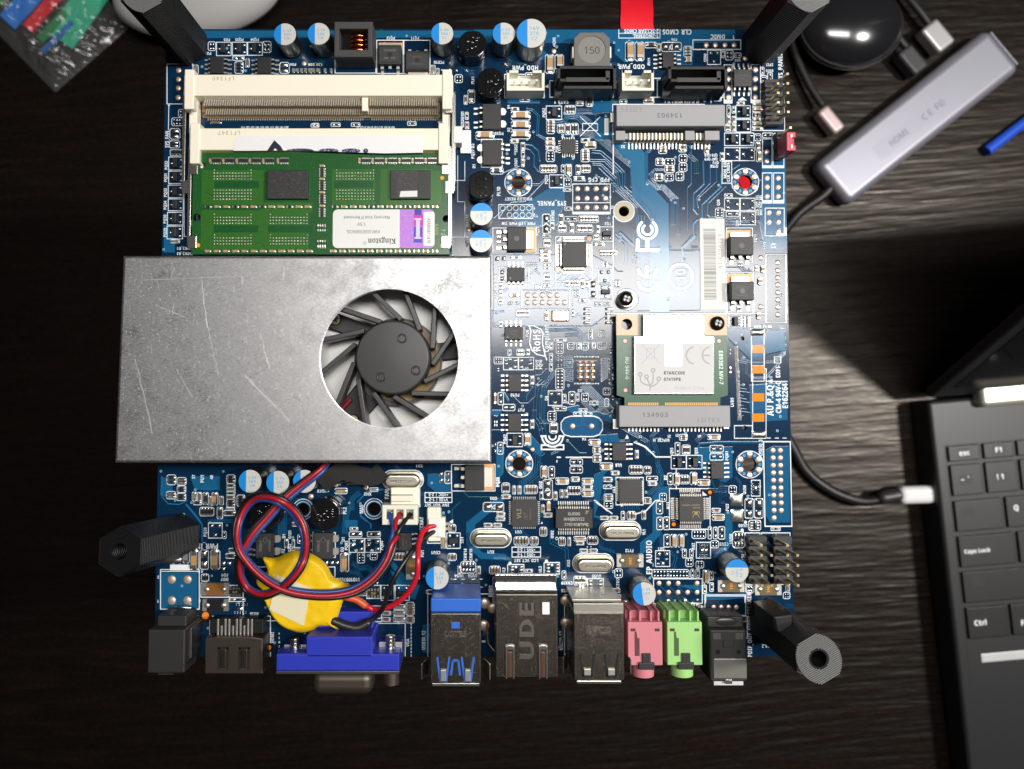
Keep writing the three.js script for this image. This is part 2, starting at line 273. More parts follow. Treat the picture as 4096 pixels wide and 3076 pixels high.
bundle([[1100, 560], [1060, 640], [1040, 900]], 5, 16, 7); bundle([[1230, 380], [1130, 460], [1130, 600]], 4, 18, 7); trace([[1240, 600], [1240, 680], [1370, 780], [1370, 830]], 20); bundle([[1100, 1390], [1200, 1390], [1300, 1500]], 3, 18, 6); bundle([[250, 600], [250, 900]], 6, 20, 7); bundle([[1130, 1270], [1220, 1330], [1350, 1330], [1450, 1430]], 4, 16, 6); trace([[1640, 1280], [1800, 1480]], 60, POUR); trace([[1200, 500], [1320, 370], [1520, 340]], 18);
sheet(400, 1850); trace([[780, 180], [780, 430], [860, 520], [1000, 530], [1100, 480]], 16); trace([[1090, 530], [1200, 660], [1290, 780], [1290, 990]], 22); bundle([[1360, 740], [1700, 740]], 2, 26, 8); bundle([[1300, 300], [1400, 380]], 5, 18, 5);
sheet(1900, 50); bundle([[650, 1220], [730, 1230], [800, 1300], [790, 1540], [900, 1600]], 2, 24, 10); bundle([[1010, 1390], [1130, 1370], [1180, 1310], [1300, 1320], [1400, 1420]], 3, 26, 9); bundle([[1140, 1320], [1240, 1250], [1440, 1370], [1620, 1580], [1720, 1659]], 4, 18, 7); trace([[1270, 1270], [1520, 1280], [1560, 1200]], 9);
sheet(0, 0, 1);
// loose runs and vias where the board is open, away from parts
for (let i = 0; i < 260; i++) {
  let x = 640 + rnd() * 2520, y = 130 + rnd() * 2450; if (x > 660 && x < 1960 && y > 290 && y < 1850) continue;
  const dirs = [[1, 0], [0, 1], [0.7, 0.7], [0.7, -0.7]], d0 = dirs[Math.floor(rnd() * 4)], n = 1 + Math.floor(rnd() * 3), l1 = 15 + rnd() * 60, d1 = dirs[Math.floor(rnd() * 4)], l2 = 10 + rnd() * 40;
  bundle([[x, y], [x + d0[0] * l1, y + d0[1] * l1], [x + d0[0] * l1 + d1[0] * l2, y + d0[1] * l1 + d1[1] * l2]], n, 7, 2, rnd() < 0.2 ? '#1a5f5c' : '#14466c');
}
for (let i = 0; i < 620; i++) { const x = 640 + rnd() * 2500, y = 130 + rnd() * 2450; if (x > 660 && x < 1960 && y > 290 && y < 1850) continue; via(x, y, 2.6 + rnd() * 1.2); }
// ---------------------------------------------------------------- the motherboard and its small soldered parts
const board = thing('motherboard', 'blue computer motherboard raised on black posts, full of soldered parts', 'motherboard', [BX + 85, BY, BZ + 85]);
const PADS = [], SMALL = [];                        // collected first, made largest first
let host = board, lift = 0;                         // what the small parts are soldered to, and how high its face is
const mm = (v) => v / TO[2] / K;                    // sheet units -> mm
function pad(x, y, w, d) { PADS.push({ p: at(...S(x, y), lift), w: mm(w), d: mm(d), host }); }
const KIND = { c: ['brown', 0.5], r: ['resistor', 0.4], C: ['tan', 1.0], R: ['resistor', 0.6], g: ['greyCap', 0.5] };
function chipPart(x, y, len, wid, vert, kind) {
  let k = kind; if (kind === 'm') k = rnd() < 0.6 ? 'c' : 'r';
  if (k === 'c' && rnd() < 0.35) k = 'g';
  if (k === 'p') { const l = len * 0.4; if (vert) { pad(x, y - len / 2 + l / 2, wid, l); pad(x, y + len / 2 - l / 2, wid, l); } else { pad(x - len / 2 + l / 2, y, l, wid); pad(x + len / 2 - l / 2, y, l, wid); } return; }
  SMALL.push({ p: at(...S(x, y), lift), len: mm(len), wid: mm(wid), vert, k, host });
}
function items(x0, y0, x1, y1, n, o, k) {
  const m = Math.min(11, 0.14 * Math.min(x1 - x0, y1 - y0)), v = o === 'v';
  for (let i = 0; i < n; i++) {
    if (v) { const s = (x1 - x0 - 2 * m) / n; chipPart(x0 + m + s * (i + 0.5), (y0 + y1) / 2, y1 - y0 - 2 * m, n > 1 ? s * 0.66 : s * 0.8, true, k); }
    else { const s = (y1 - y0 - 2 * m) / n; chipPart((x0 + x1) / 2, y0 + m + s * (i + 0.5), x1 - x0 - 2 * m, n > 1 ? s * 0.66 : s * 0.8, false, k); }
  }
}
const SOTS = [];
function sot(x0, y0, x1, y1, side, body) {          // three-legged transistor in its printed box, or only its lands
  rect(x0, y0, x1, y1, 8);
  const cx = (x0 + x1) / 2, cy = (y0 + y1) / 2, w = x1 - x0, h = y1 - y0, hz = side === 'l' || side === 'r', sg = side === 'l' || side === 't' ? -1 : 1;
  const spots = hz ? [[cx + sg * w * 0.3, cy - h * 0.27], [cx + sg * w * 0.3, cy + h * 0.27], [cx - sg * w * 0.3, cy]] : [[cx - w * 0.27, cy + sg * h * 0.3], [cx + w * 0.27, cy + sg * h * 0.3], [cx, cy - sg * h * 0.3]];
  if (!body) { for (const [x, y] of spots) pad(x, y, 0.27 * (hz ? w : w), 0.24 * h); return; }
  SOTS.push({ p: at(...S(cx, cy), 0), w: mm(hz ? w * 0.3 : w * 0.66), d: mm(hz ? h * 0.72 : h * 0.3), legs: spots.map(([x, y]) => at(...S(x, y), 0)), lw: mm(hz ? w * 0.26 : w * 0.2), ld: mm(hz ? h * 0.2 : h * 0.26) });
}
function lay(ox, oy, text) {
  sheet(ox, oy);
  for (const row of text.trim().split(/\s*[;\n]\s*/)) {
    const f = row.trim().split(/\s+/), a = f.slice(1, 5).map(Number); if (!f[0]) continue;
    if (f[0] === 'B') { const r = Math.min(a[2] - a[0], a[3] - a[1]) * 0.16, c = r; line([[a[0] + c, a[1]], [a[2] - c, a[1]], [a[2], a[1] + c], [a[2], a[3] - c], [a[2] - c, a[3]], [a[0] + c, a[3]], [a[0], a[3] - c], [a[0], a[1] + c]], 7, SILK, '#b0b0b0', true); items(...a, +f[5], f[6], f[7]); }
    else if (f[0] === 'X') items(...a, +f[5], f[6], f[7]);
    else if (f[0] === 'Q') sot(...a, f[5], true);
    else if (f[0] === 'q') sot(...a, f[5], false);
    else if (f[0] === 'O') pad(a[0], a[1], a[2], a[3]);
    else if (f[0] === 'R') rect(...a);
  }
}
lay(600, 50, `B 735 370 830 480 2 v p;Q 840 375 1025 545 r;Q 1040 375 1225 540 r;Q 1235 375 1420 540 r;B 1425 365 1530 505 2 h p;B 1045 550 1190 605 1 h p;B 1070 620 1180 770 3 h r;B 1210 585 1255 690 1 v c;B 545 665 610 775 1 v g;B 1640 630 1760 770 1 v p;X 1780 700 2160 775 7 v g;R 215 650 540 1155;B 360 1225 450 1320 2 v p;B 275 1330 440 1430 4 v p;B 250 1465 380 1600 1 v p;X 765 1370 905 1420 1 h c;B 2035 1405 2135 1450 1 h p`);
lay(1250, 50, `B 1500 665 1550 775 1 v g;B 1565 705 1600 780 1 v c;O 1635 725 30 30;O 1735 720 30 30;O 1820 730 30 30;O 1945 730 34 34;O 1735 640 36 36;B 1800 785 1895 885 2 v p;B 1965 975 2050 1140 1 v R;B 1915 1045 1955 1160 1 v c;B 235 1395 350 1440 1 h p;B 490 1395 600 1440 1 h p;B 1200 1380 1310 1425 1 h p;B 0 1400 80 1440 1 h p;B 1930 1260 1970 1350 1 v p;B 1930 1380 1975 1470 1 v c;X -20 705 0 775 1 v g;X 60 705 110 775 1 v g;X 135 705 190 775 1 v g;X 215 705 265 775 1 v g;R 285 600 800 765;R 812 350 1145 770;R 1155 350 1485 770`);
lay(1900, 50, `B 890 530 1000 770 1 v C;B 1015 530 1120 720 1 v C;B 640 760 730 805 1 h p;B 570 1080 690 1125 1 h p;B 1900 370 2010 610 1 v C;B 2025 370 2135 610 1 v C;B 455 1200 555 1245 1 h r;B 455 1250 695 1360 1 h C;B 455 1375 695 1480 1 h C;B 455 1495 695 1595 1 h C;B 10 1505 240 1605 1 h C;Q 900 1180 1095 1350 r;B 1135 1175 1270 1280 3 v r;B 1275 1120 1370 1175 1 h c;B 1405 1085 1490 1185 2 v r;B 905 1355 1005 1530 4 h c;B 1040 1415 1130 1520 2 v c;B 1140 1400 1205 1540 1 v r;B 1210 1400 1305 1540 2 v r;B 1340 1595 1445 1640 1 h c;B 1830 1100 1920 1150 1 h p;R 375 780 875 1075;R 945 860 1750 1070;R 1820 830 2480 1070;R 1740 1160 2900 1640;O 380 650 50 50`);
lay(2550, 50, `B 95 375 240 445 1 h R;B 300 375 555 490 1 h p;B 585 425 685 560 3 h c;X 585 560 685 660 1 h C;R 700 345 1305 465;q 885 475 1050 655 t;B 1060 475 1100 570 1 v p;B 1110 475 1210 600 2 h p;B 1225 510 1310 565 1 h p;R 1095 660 1195 1125;R 1435 660 1555 1125;B 1555 690 1600 780 1 v p;B 1560 795 1635 885 2 v p;B 1645 760 1705 870 1 v p;B 1255 1130 1355 1165 1 h c;B 1455 1145 1580 1185 1 h c;B 1455 1195 1580 1250 1 h C;B 1455 1260 1560 1330 2 v c;B 1455 1330 1560 1380 1 h c;B 1450 1385 1580 1440 1 h C;B 1450 1450 1580 1490 1 h r;B 1130 1170 1175 1300 1 v p;B 1195 1185 1235 1270 1 v p;B 1130 1310 1175 1400 1 v c;B 1195 1310 1240 1400 1 v c;B 1105 1415 1175 1500 2 v c;B 1195 1415 1240 1500 1 v c;Q 1245 1175 1425 1335 r;Q 1245 1350 1430 1510 r;R 250 850 1080 1070;B 75 1075 210 1145 1 h C;B 960 1070 1060 1115 1 h c;R 1585 905 1860 1490;B 250 390 290 490 1 v c`);
lay(600, 525, `B 245 120 375 210 1 v p;B 255 230 410 310 3 v r;Q 235 325 425 490 r;Q 235 505 425 660 r;Q 230 680 420 840 r;Q 230 855 420 1005 r;Q 220 1025 415 1185 r;Q 215 1200 410 1360 r;B 265 1370 375 1410 1 h c;B 430 620 490 670 1 h c;X 425 690 460 790 1 v p`);
lay(1900, 525, `B 895 80 1005 120 1 h c;B 890 125 1010 185 1 h C;B 895 190 1005 235 1 h c;B 900 245 1005 380 3 h p;B 445 105 550 145 1 h c;B 580 140 630 240 1 v r;B 585 245 625 335 1 v p;B 585 350 625 445 1 v c;B 195 460 355 540 1 h R;B 820 425 1035 520 5 v c;B 1090 425 1135 515 1 v p;B 1145 415 1220 565 1 v C;B 1275 425 1330 545 1 v R;B 1340 425 1460 520 3 v c;B 1340 90 1445 140 1 h r;B 1380 130 1530 215 1 h C;B 1340 225 1445 385 4 h c;Q 940 550 1120 710 r;B 1125 590 1215 695 2 v p;B 1245 570 1385 625 1 h R;B 1115 720 1215 755 1 h p;B 1130 955 1225 995 1 h p;B 850 1045 955 1290 1 v p;B 1060 1045 1115 1180 1 v R;B 1130 1075 1290 1135 1 h p;B 1310 1065 1560 1150 6 v c;B 960 1150 1000 1240 1 v r;B 1050 1180 1155 1275 4 v r;B 1195 1160 1250 1285 1 v g;B 1280 1180 1490 1275 4 v c;B 1535 1190 1575 1290 1 v c;Q 1580 1205 1745 1390 b;B 1500 1305 1565 1385 2 v c;B 1505 1410 1640 1455 1 h C;B 850 1310 955 1340 1 h p;B 865 1360 960 1470 3 v r;B 820 1500 960 1545 1 h C;B 820 1560 955 1595 1 h p;B 820 1610 960 1655 1 h C;B 1570 1500 1800 1580 5 v c;X 265 1310 340 1420 2 v c;X 250 1565 400 1640 1 h p;B 455 1575 590 1610 1 h c;R 1235 665 1710 1040;R 300 925 730 1100;R 225 1220 770 1550;R 80 100 345 450;R 1020 1330 1480 1900;R 1745 -20 1750 540;R 1745 1070 1750 1900`);
lay(2550, 525, `Q 1100 20 1290 180 r;Q 1295 20 1470 180 r;B 1480 30 1560 120 2 v p;B 1580 20 1710 80 1 h p;B 1720 25 1825 65 1 h p;B 1495 140 1550 235 1 v c;B 1505 250 1565 380 1 v C;q 1100 205 1290 370 r;q 1295 205 1480 370 r;B 1045 270 1090 375 1 v r;B 265 180 370 280 2 h c;B 520 155 620 260 2 v c;B 525 290 625 390 2 v p;B 525 400 625 505 2 v p;B 485 515 585 620 2 v p;B 230 340 335 430 2 h c;B 345 345 470 430 2 v p;B 345 430 465 520 2 h c;B 215 535 325 625 2 h c;B 345 540 455 625 2 v p;B 845 180 900 280 1 v c;R 1580 95 1700 460;R 1715 95 1850 460;R 1580 525 1700 905;R 1720 525 1850 905;R 1615 970 1855 1320;B 1100 790 1200 830 1 h p;q 1100 845 1290 1000 l;q 1300 845 1485 1000 r;B 1120 1010 1290 1075 1 h p;q 1300 1015 1490 1180 r;B 985 970 1090 1090 3 h p;R 1070 380 1190 655;R 1125 1220 1455 1659`);
lay(1900, 1000, `X 245 85 400 145 1 h p;B 470 75 580 115 1 h c;X 235 290 280 480 2 v p;X 235 500 285 620 2 v p;B 305 245 375 395 1 v p;B 310 420 345 490 1 v c;B 310 510 345 590 1 v c;B 300 620 345 690 1 v c;X 430 540 565 605 1 h C;X 415 640 570 700 1 h p;B 825 55 955 90 1 h c;B 820 105 965 155 1 h C;B 875 175 945 205 1 h c;X 870 220 955 245 1 h c;B 870 290 955 390 4 v r;B 865 430 950 465 1 h c;X 1600 150 1690 230 2 h c;B 1150 380 1190 460 1 v c;B 1200 380 1320 460 3 v c;B 1335 370 1385 485 1 v C;B 1400 390 1430 470 1 v c;B 1445 380 1540 610 1 v p;Q 1565 440 1730 620 t;q 1560 245 1720 420 t;B 1765 385 1840 470 2 h c;B 1230 500 1320 590 2 v p;B 1310 620 1400 660 1 h c;B 1500 660 1600 700 1 h p;B 1605 660 1700 700 1 h p;X 1215 620 1250 710 1 v p;R 590 505 1190 730;B 520 750 690 840 4 v c;B 880 765 925 890 1 v C;B 1220 755 1255 840 1 v c;X 955 930 1040 965 1 h p;O 1415 745 95 36;O 1415 805 95 36;O 1415 860 95 36;O 1415 920 95 36;O 1690 745 95 36;O 1690 805 95 36;O 1690 860 95 36;O 1690 920 95 36;B 310 900 345 975 1 v c;X 235 900 285 990 2 v p;B 415 1260 455 1335 1 v p;B 525 1255 620 1335 2 v c;B 650 1250 690 1330 1 v c;B 1435 1000 1480 1130 1 v p;B 1555 1010 1640 1100 2 v p;B 1000 1120 1150 1160 1 h p;B 1025 1170 1115 1310 3 h p;B 945 1165 985 1260 1 v p;B 1170 1170 1250 1260 2 v p;B 1285 1170 1325 1260 1 v p;B 1345 1165 1430 1265 2 v p;B 1480 1165 1520 1250 1 v p;B 1545 1165 1665 1255 4 v p;X 1685 1195 1750 1335 1 v p;B 940 1310 980 1410 1 v p;B 940 1430 980 1530 1 v p;X 1025 1310 1115 1420 3 h p;X 1025 1430 1115 1490 2 h p;q 360 1360 545 1515 r;q 550 1360 740 1515 l;B 240 1355 355 1440 3 v p;X 265 1480 320 1545 1 v p;X 1675 1360 1715 1450 1 v p;X 1720 1430 1760 1510 1 v p;X 1675 1480 1715 1570 1 v p;X 1720 1550 1765 1640 1 v p;R 305 215 680 400;R 1750 800 3700 810`);
lay(2550, 1000, `X 1260 140 1330 215 2 v c;B 1475 195 1525 270 1 v C;X 1545 190 1615 295 1 v C;X 1505 345 1580 450 1 v C;X 1240 700 1320 790 2 v c;R 1625 55 1880 920;X 1490 780 1550 880 1 v C;Q 1150 830 1310 975 r;B 1330 830 1420 985 4 h c;X 1150 1240 1190 1330 1 v p;R 1125 285 1465 800;R 1440 1000 1600 1659;X 1150 1470 1190 1560 1 v c`);
lay(1900, 1475, `B 700 90 745 200 1 v c;B 700 645 745 755 1 v c;B 290 300 360 455 1 v p;X 235 300 275 450 1 v C;B 350 450 505 530 1 h p;X 235 570 290 620 1 h p;X 235 640 290 740 2 h c;Q 405 815 600 985 r;B 615 815 705 970 1 v C;B 285 930 355 1080 1 v p;X 235 930 275 1080 1 v p;q 925 280 1100 465 t;B 1110 325 1150 430 1 v p;B 1185 290 1265 450 1 v p;B 1280 310 1315 410 1 v p;B 1345 310 1435 410 2 v p;B 1450 410 1555 455 1 h p;B 1640 380 1690 480 1 v p;B 1620 245 1715 330 2 v p;B 1000 480 1155 530 1 h p;B 920 540 1025 665 3 h p;B 945 685 1045 815 4 v r;B 1315 505 1415 545 1 h p;B 1245 550 1345 590 1 h p;B 1375 550 1480 590 1 h p;X 1715 470 1760 570 1 v p;X 1720 330 1765 410 1 v p;B 1435 895 1585 965 1 h C;B 1490 985 1590 1070 2 h c;B 1490 1085 1595 1180 2 h c;B 1580 1190 1740 1275 1 h C;B 2025 1030 2065 1135 1 v c;B 1200 1140 1360 1220 1 h p;B 1200 1235 1360 1320 1 h p;B 830 1230 910 1380 1 v C;B 930 1235 1005 1385 1 v p;B 1020 1380 1185 1460 1 h C;B 1215 1370 1320 1425 1 h c;B 1350 1385 1495 1450 1 h C;B 1945 1225 2120 1330 4 v r;B 2135 1235 2225 1330 2 v r;B 1720 1295 1825 1340 1 h c;B 1625 1375 1735 1425 1 h c;B 1020 0 1125 265 6 h p;X 1675 0 1715 60 1 v p;X 1675 120 1715 200 1 v p;X 1720 60 1765 150 1 v p;X 1720 190 1765 260 1 v p`);
lay(2550, 1475, `B 530 830 630 905 2 h c;B 885 830 1045 895 1 h C;B 475 935 535 1080 1 v p;B 565 965 665 1085 4 v r;Q 425 1095 615 1265 l;Q 620 1095 815 1265 l;B 915 970 1085 1055 1 h p;B 915 1070 1085 1155 1 h p;B 380 1320 445 1465 1 v p;B 455 1320 530 1470 1 v C;B 535 1345 655 1455 3 v r;B 665 1310 750 1465 1 v C;B 760 1400 915 1475 1 h C;B 115 1360 255 1415 1 h p;B 135 1430 245 1470 1 h c;B 1155 1480 1250 1580 2 v p;R 1455 0 1625 880;R 1225 720 1450 880;R 1440 1410 1550 1610;O 1490 1510 50 70;X 1430 1430 1465 1600 4 h p;X 1520 1430 1555 1600 4 h p`);
lay(1700, 1850, `X 165 110 240 265 1 v p;B 250 110 330 265 1 v p;B 735 505 995 620 1 h p;B 905 630 1010 675 1 h c;B 895 690 1010 735 1 h c;B 745 770 850 815 1 h c;B 865 770 970 815 1 h c;B 970 260 1070 385 4 v r;B 1105 295 1145 400 1 v c;B 1170 295 1215 400 1 v c;B 1255 290 1420 395 4 v c;B 965 410 1080 455 1 h c;B 1490 215 1610 470 1 v p;B 1450 370 1490 470 1 v r;B 1625 370 1670 475 1 v c;X 1520 485 1600 620 1 v C;B 1470 535 1510 630 1 v c;B 1500 640 1610 690 1 h c;B 1450 820 1540 930 2 v c;B 1650 195 1815 270 1 h C;B 1985 280 2120 335 1 h R;B 1985 350 2130 430 1 h C;B 1705 345 1745 445 1 v c;B 1765 345 1805 445 1 v c;B 1800 305 1970 405 4 v r;B 1125 940 1305 1045 4 v c;B 1325 940 1430 1045 2 v c;B 1690 945 1775 1050 2 v c;B 1805 945 1840 1055 1 v c;B 1880 935 2030 990 1 h C;B 1910 1000 2010 1040 1 h c;B 2050 935 2185 1035 3 v r;X 2030 1050 2115 1080 1 h p;B 1955 1095 2060 1135 1 h c;B 2080 1095 2180 1135 1 h c;Q 275 890 445 1085 t;B 205 925 260 1085 1 v C;B 300 785 390 880 2 v r;B 290 1150 395 1240 2 v c;B 450 1250 640 1400 4 v p;B 415 1310 455 1410 1 v c;B 655 1310 700 1415 1 v c;B 815 1310 950 1410 3 v c;R 1045 1290 1250 1420;O 1095 1320 60 30;O 1095 1360 60 30;O 1095 1405 60 30;O 1210 1320 60 30;O 1210 1360 60 30;O 1210 1405 60 30;R 1505 1265 1700 1410;O 1550 1290 60 30;O 1550 1335 60 30;O 1550 1380 60 30;O 1670 1290 60 30;O 1670 1335 60 30;O 1670 1380 60 30;B 1265 1350 1360 1390 1 h p;B 1730 1370 1780 1475 1 v p;B 1880 1440 2040 1550 2 h p;R 335 25 885 360;R 0 380 340 505;R 1100 1070 1460 1195;R 30 580 200 1020;X 320 1460 510 1490 1 h p;X 320 1560 510 1590 1 h p;X 560 1460 740 1490 1 h p;X 560 1560 740 1590 1 h p;R 860 1450 1650 1900;X 1950 1560 2030 1650 2 h p`);
lay(2350, 1850, `B 205 190 310 240 1 h c;B 200 285 310 330 1 h p;B 210 400 320 485 2 h c;B 210 490 320 580 2 h p;B 745 175 885 230 1 h p;B 765 245 875 290 1 h c;B 425 620 470 725 1 v p;B 500 620 610 725 2 v c;B 685 610 735 720 1 v c;B 160 680 265 720 1 h c;B 280 680 385 720 1 h c;B 910 390 1000 490 2 v p;B 710 445 805 520 2 h c;B 870 490 950 650 1 v p;B 875 690 950 850 1 v p;B 960 690 1035 850 1 v p;B 965 910 1040 1070 1 v p;B 1050 910 1130 1070 1 v C;B 1145 910 1220 1070 1 v C;B 1320 855 1495 960 4 v p;B 1525 815 1570 965 1 v p;B 1590 820 1640 965 1 v p;B 1655 810 1735 970 1 v p;B 1570 580 1680 630 1 h c;B 1575 655 1730 730 1 h C;B 1555 990 1655 1080 2 v p;R 1375 1010 1555 1210;X 1395 1020 1535 1065 6 v p;X 1395 1150 1535 1200 6 v p;O 1445 1110 50 60;O 1495 1110 50 60;q 860 1115 1040 1315 t;B 1200 1095 1250 1205 1 v p;B 1290 1095 1335 1200 1 v p;B 1240 1210 1335 1315 2 v p;B 1370 1250 1470 1335 2 v p;B 815 1355 1285 1460 11 v p;B 1305 1350 1345 1455 1 v p;B 1370 1350 1415 1455 1 v p;B 345 1345 440 1455 2 v p;B 305 1595 415 1645 1 h c;R 835 1470 1450 1780;B 1460 1360 1535 1525 1 v C;B 1545 1375 1590 1485 1 v p;B 1545 1520 1590 1630 1 v p;B 1460 1550 1500 1650 1 v p;O 1885 470 155 150;O 1890 670 155 150;B 1990 455 2095 705 1 v p;B 2110 455 2220 705 1 v p;B 1835 875 1985 1080 3 v p;B 2035 730 2190 860 3 h p;R 1035 330 1550 845;R 360 190 705 535;R 1995 890 2180 1540;R 2200 890 2560 1540`);
lay(2900, 1850, `B 260 1545 355 1645 2 v p;B 770 1540 815 1630 1 v c;B 580 820 700 860 1 h p`);
lay(400, 1850, `B 845 155 960 280 2 h r;B 975 190 1090 285 2 h c;B 975 295 1085 380 2 h r;B 840 365 955 460 2 h c;B 970 390 1085 480 2 h r;B 1165 375 1225 480 1 v g;B 1235 375 1280 490 1 v c;B 1180 480 1285 535 1 h r;B 1300 380 1370 530 1 v R;B 1370 425 1415 540 1 v c;B 1415 380 1490 540 1 v C;B 1510 425 1560 535 1 v c;B 1600 155 1710 265 2 h r;B 1600 270 1710 310 1 h r;B 1600 320 1710 360 1 h c;B 1600 370 1710 405 1 h r;B 1600 415 1705 465 1 h c;B 1600 465 1705 565 2 h r;B 1595 570 1705 605 1 h c;B 1565 605 1710 670 1 h R;B 1730 410 1830 555 3 h r;B 1260 565 1440 675 4 v r;B 1480 565 1550 710 1 v R;q 1370 765 1545 955 t;B 1545 870 1595 960 1 v p;B 1150 1105 1250 1350 1 v C;B 1265 1105 1370 1350 1 v p;B 1400 1105 1515 1350 1 v C;B 1050 1110 1130 1270 1 v g;O 915 1240 220 70;O 1560 1280 44 50;O 1635 1280 44 50;O 1560 1350 44 50;B 1280 1410 1375 1500 2 v r;B 1630 1085 1725 1135 1 h r;B 1590 1150 1725 1210 1 h R;R 765 1375 1255 1855;R 1810 1320 2400 2000`);
lay(550, 2300, `R 290 -70 780 430;B 1160 290 1360 335 1 h p;X 1225 350 1410 395 5 v p;X 1205 450 1390 495 5 v p;O 1300 430 60 50;R 800 100 1150 280;R 1160 130 1335 285;R 915 520 1680 1050`);
lay(1050, 1850, `B 915 325 1070 395 1 h C;B 1355 320 1460 365 1 h c;B 375 755 480 805 1 h c;B 445 915 490 1020 1 v p;B 280 970 325 1080 1 v r;B 375 970 405 1070 1 v r;B 375 1075 490 1115 1 h c;B 1105 820 1205 855 1 h p;B 1095 875 1255 940 1 h p;B 1325 875 1490 940 1 h p;q 1095 960 1285 1135 r;q 1295 960 1490 1135 r;B 1200 1140 1290 1270 3 h p;B 1360 1140 1450 1230 2 v p;B 985 1145 1090 1380 1 v C;O 805 1270 46 50;O 875 1270 46 50;O 940 1270 46 50;B 1655 1145 1800 1230 3 v c;R 635 885 920 1200;R 1820 1130 1985 1470;R 700 1320 915 1700;R 1625 345 1990 560;X 910 70 930 100 1 v c`);
lay(1200, 2300, `B 635 150 850 260 5 v c;R 845 130 1015 295;Q 1025 130 1190 320 t;Q 1205 130 1380 320 t;B 1340 345 1445 510 4 h c;B 1340 525 1445 605 2 h c;B 1185 375 1325 435 1 h g;B 1180 450 1325 510 1 h g;B 1180 525 1325 590 1 h g;B 1040 460 1150 505 1 h c;B 1040 535 1145 585 1 h c;B 590 430 690 540 2 v p;B 1595 190 1705 235 1 h r;R 825 390 1030 590;O 865 460 60 30;O 865 505 60 30;O 865 550 60 30;O 990 550 60 30;B 840 20 885 120 1 v p;O 510 435 30 70;O 555 435 30 70;R 1615 240 2800 1040;R 560 610 1330 1050;O 970 105 40 40`);
lay(1850, 2300, `B 1405 15 1560 110 3 v r;X 1460 115 1545 150 2 v c;B 1405 155 1560 230 3 v r;R 1580 45 1780 195;O 1615 70 60 30;O 1740 70 60 30;O 1615 120 60 30;O 1740 120 60 30;O 1615 165 60 30;O 1740 165 60 30;B 1885 175 1995 220 1 h c;B 2035 325 2100 470 1 v C;B 2110 370 2200 465 3 v r;R 1290 250 2000 1030`);
lay(2500, 2300, `B 50 365 230 465 4 v r;B 315 365 485 465 4 v r;B 585 355 720 465 3 v r;B 805 355 935 465 3 v r;X 505 305 585 450 1 v C;X 725 305 800 460 1 v C;X 250 390 310 460 1 v C;X 0 330 45 470 1 v C;R 1010 250 1525 510;B 980 130 1030 235 1 v p;B 1070 100 1115 205 1 v p;B 1535 130 1625 230 2 v p;B 2000 220 2085 300 2 v p;R 900 520 1545 800;B 1430 520 1540 590 1 h r`);

// through-hole joints: copper rim printed on the face, solder dome on top
const JOINTS = [];
function joint(x, y, r = 22) { ring(x, y, r * 1.2, COPPER, 0, '#909090'); const p = at(...S(x, y)); JOINTS.push([p, mm(r) * 2.06]); }
const grid = (o, xs, ys, r) => { sheet(...o); for (const y of ys) for (const x of xs) joint(x, y, r); };
sheet(600, 50); for (const y of [730, 845, 955, 1075]) joint(364 - (y - 730) * 0.02, y, 28);
grid([2550, 50], [870, 985, 1105, 1220], [410], 28); grid([2550, 50], [1150, 1490], [720, 838, 955, 1070], 30);
sheet(1900, 525); for (const y of [722, 842, 958]) for (const x of [1297, 1415, 1532, 1650]) joint(x, y, 28);
sheet(2550, 525); for (const p of [[1635, 260], [1635, 375], [1640, 590], [1640, 700], [1640, 820], [1780, 590], [1780, 705], [1780, 820], [1665, 1025], [1785, 1025], [1665, 1145], [1785, 1145], [1785, 1265]]) joint(...p, 28);
sheet(1900, 1000); for (const x of [665, 757, 850, 943, 1037]) { joint(x, 570, 28); joint(x, 662, 28); } joint(1130, 662, 28);
grid([2550, 1000], [1770], [160, 258, 350, 440, 535, 630, 720, 815], 25);
sheet(1900, 1475); fill([[1180, 600], [1520, 600], [1600, 660], [1615, 730], [1590, 810], [1520, 855], [1190, 855], [1110, 800], [1085, 720], [1110, 640]], '#1c5580'); line([[1210, 600], [1500, 600], [1570, 625], [1612, 680], [1612, 770], [1570, 835], [1500, 858], [1210, 858], [1130, 835], [1088, 770], [1088, 680], [1130, 625]], 10, SILK, '#b0b0b0', true); trace([[1260, 720], [1340, 720], [1360, 600]], 8, '#2d6a90'); trace([[1450, 720], [1380, 720], [1370, 600]], 8, '#2d6a90'); joint(1235, 725, 28); joint(1475, 725, 28);
sheet(0, 0, 1); for (let i = 0; i < 10; i++) { joint(3092 + i * 0.5, 1801 + i * 30, 9); if (i < 9) joint(3121 + i * 0.5, 1801 + i * 30, 9); }
grid([2350, 1850], [905, 1025, 1145, 1385], [1525], 26); grid([2350, 1850], [905, 1025, 1145, 1265, 1385], [1640], 26);
grid([2500, 2300], [1122, 1217, 1310, 1407], [405], 26);
sheet(400, 1850); joint(910, 1478, 42); joint(1110, 1478, 42); sheet(550, 2300); joint(437, 320, 42); joint(635, 320, 42);
sheet(1850, 2300); for (const [x, y] of [[1305, 320], [1940, 315], [1305, 600], [280, 355], [270, 635], [385, 415]]) joint(x, y, 56);
sheet(0, 0, 1); for (const [x, y, r] of [[1217, 254, 8], [2216, 204, 8], [2982, 232, 10], [3043, 1031, 8], [3042, 1227, 8], [1876, 920, 8], [1244, 1986, 9], [1345, 1938, 8], [1465, 1950, 8], [2130, 1798, 7]]) joint(x, y, r);
for (const [x, y, r] of [[2358, 955, 8], [2233, 1079, 8], [2839, 1969, 8], [2695, 2097, 8], [822, 2462, 14], [1075, 2590, 10], [2840, 1969, 8]]) { ring(x, y, r * 1.8, '#2a1408'); ring(x, y, r, '#e8862a'); }
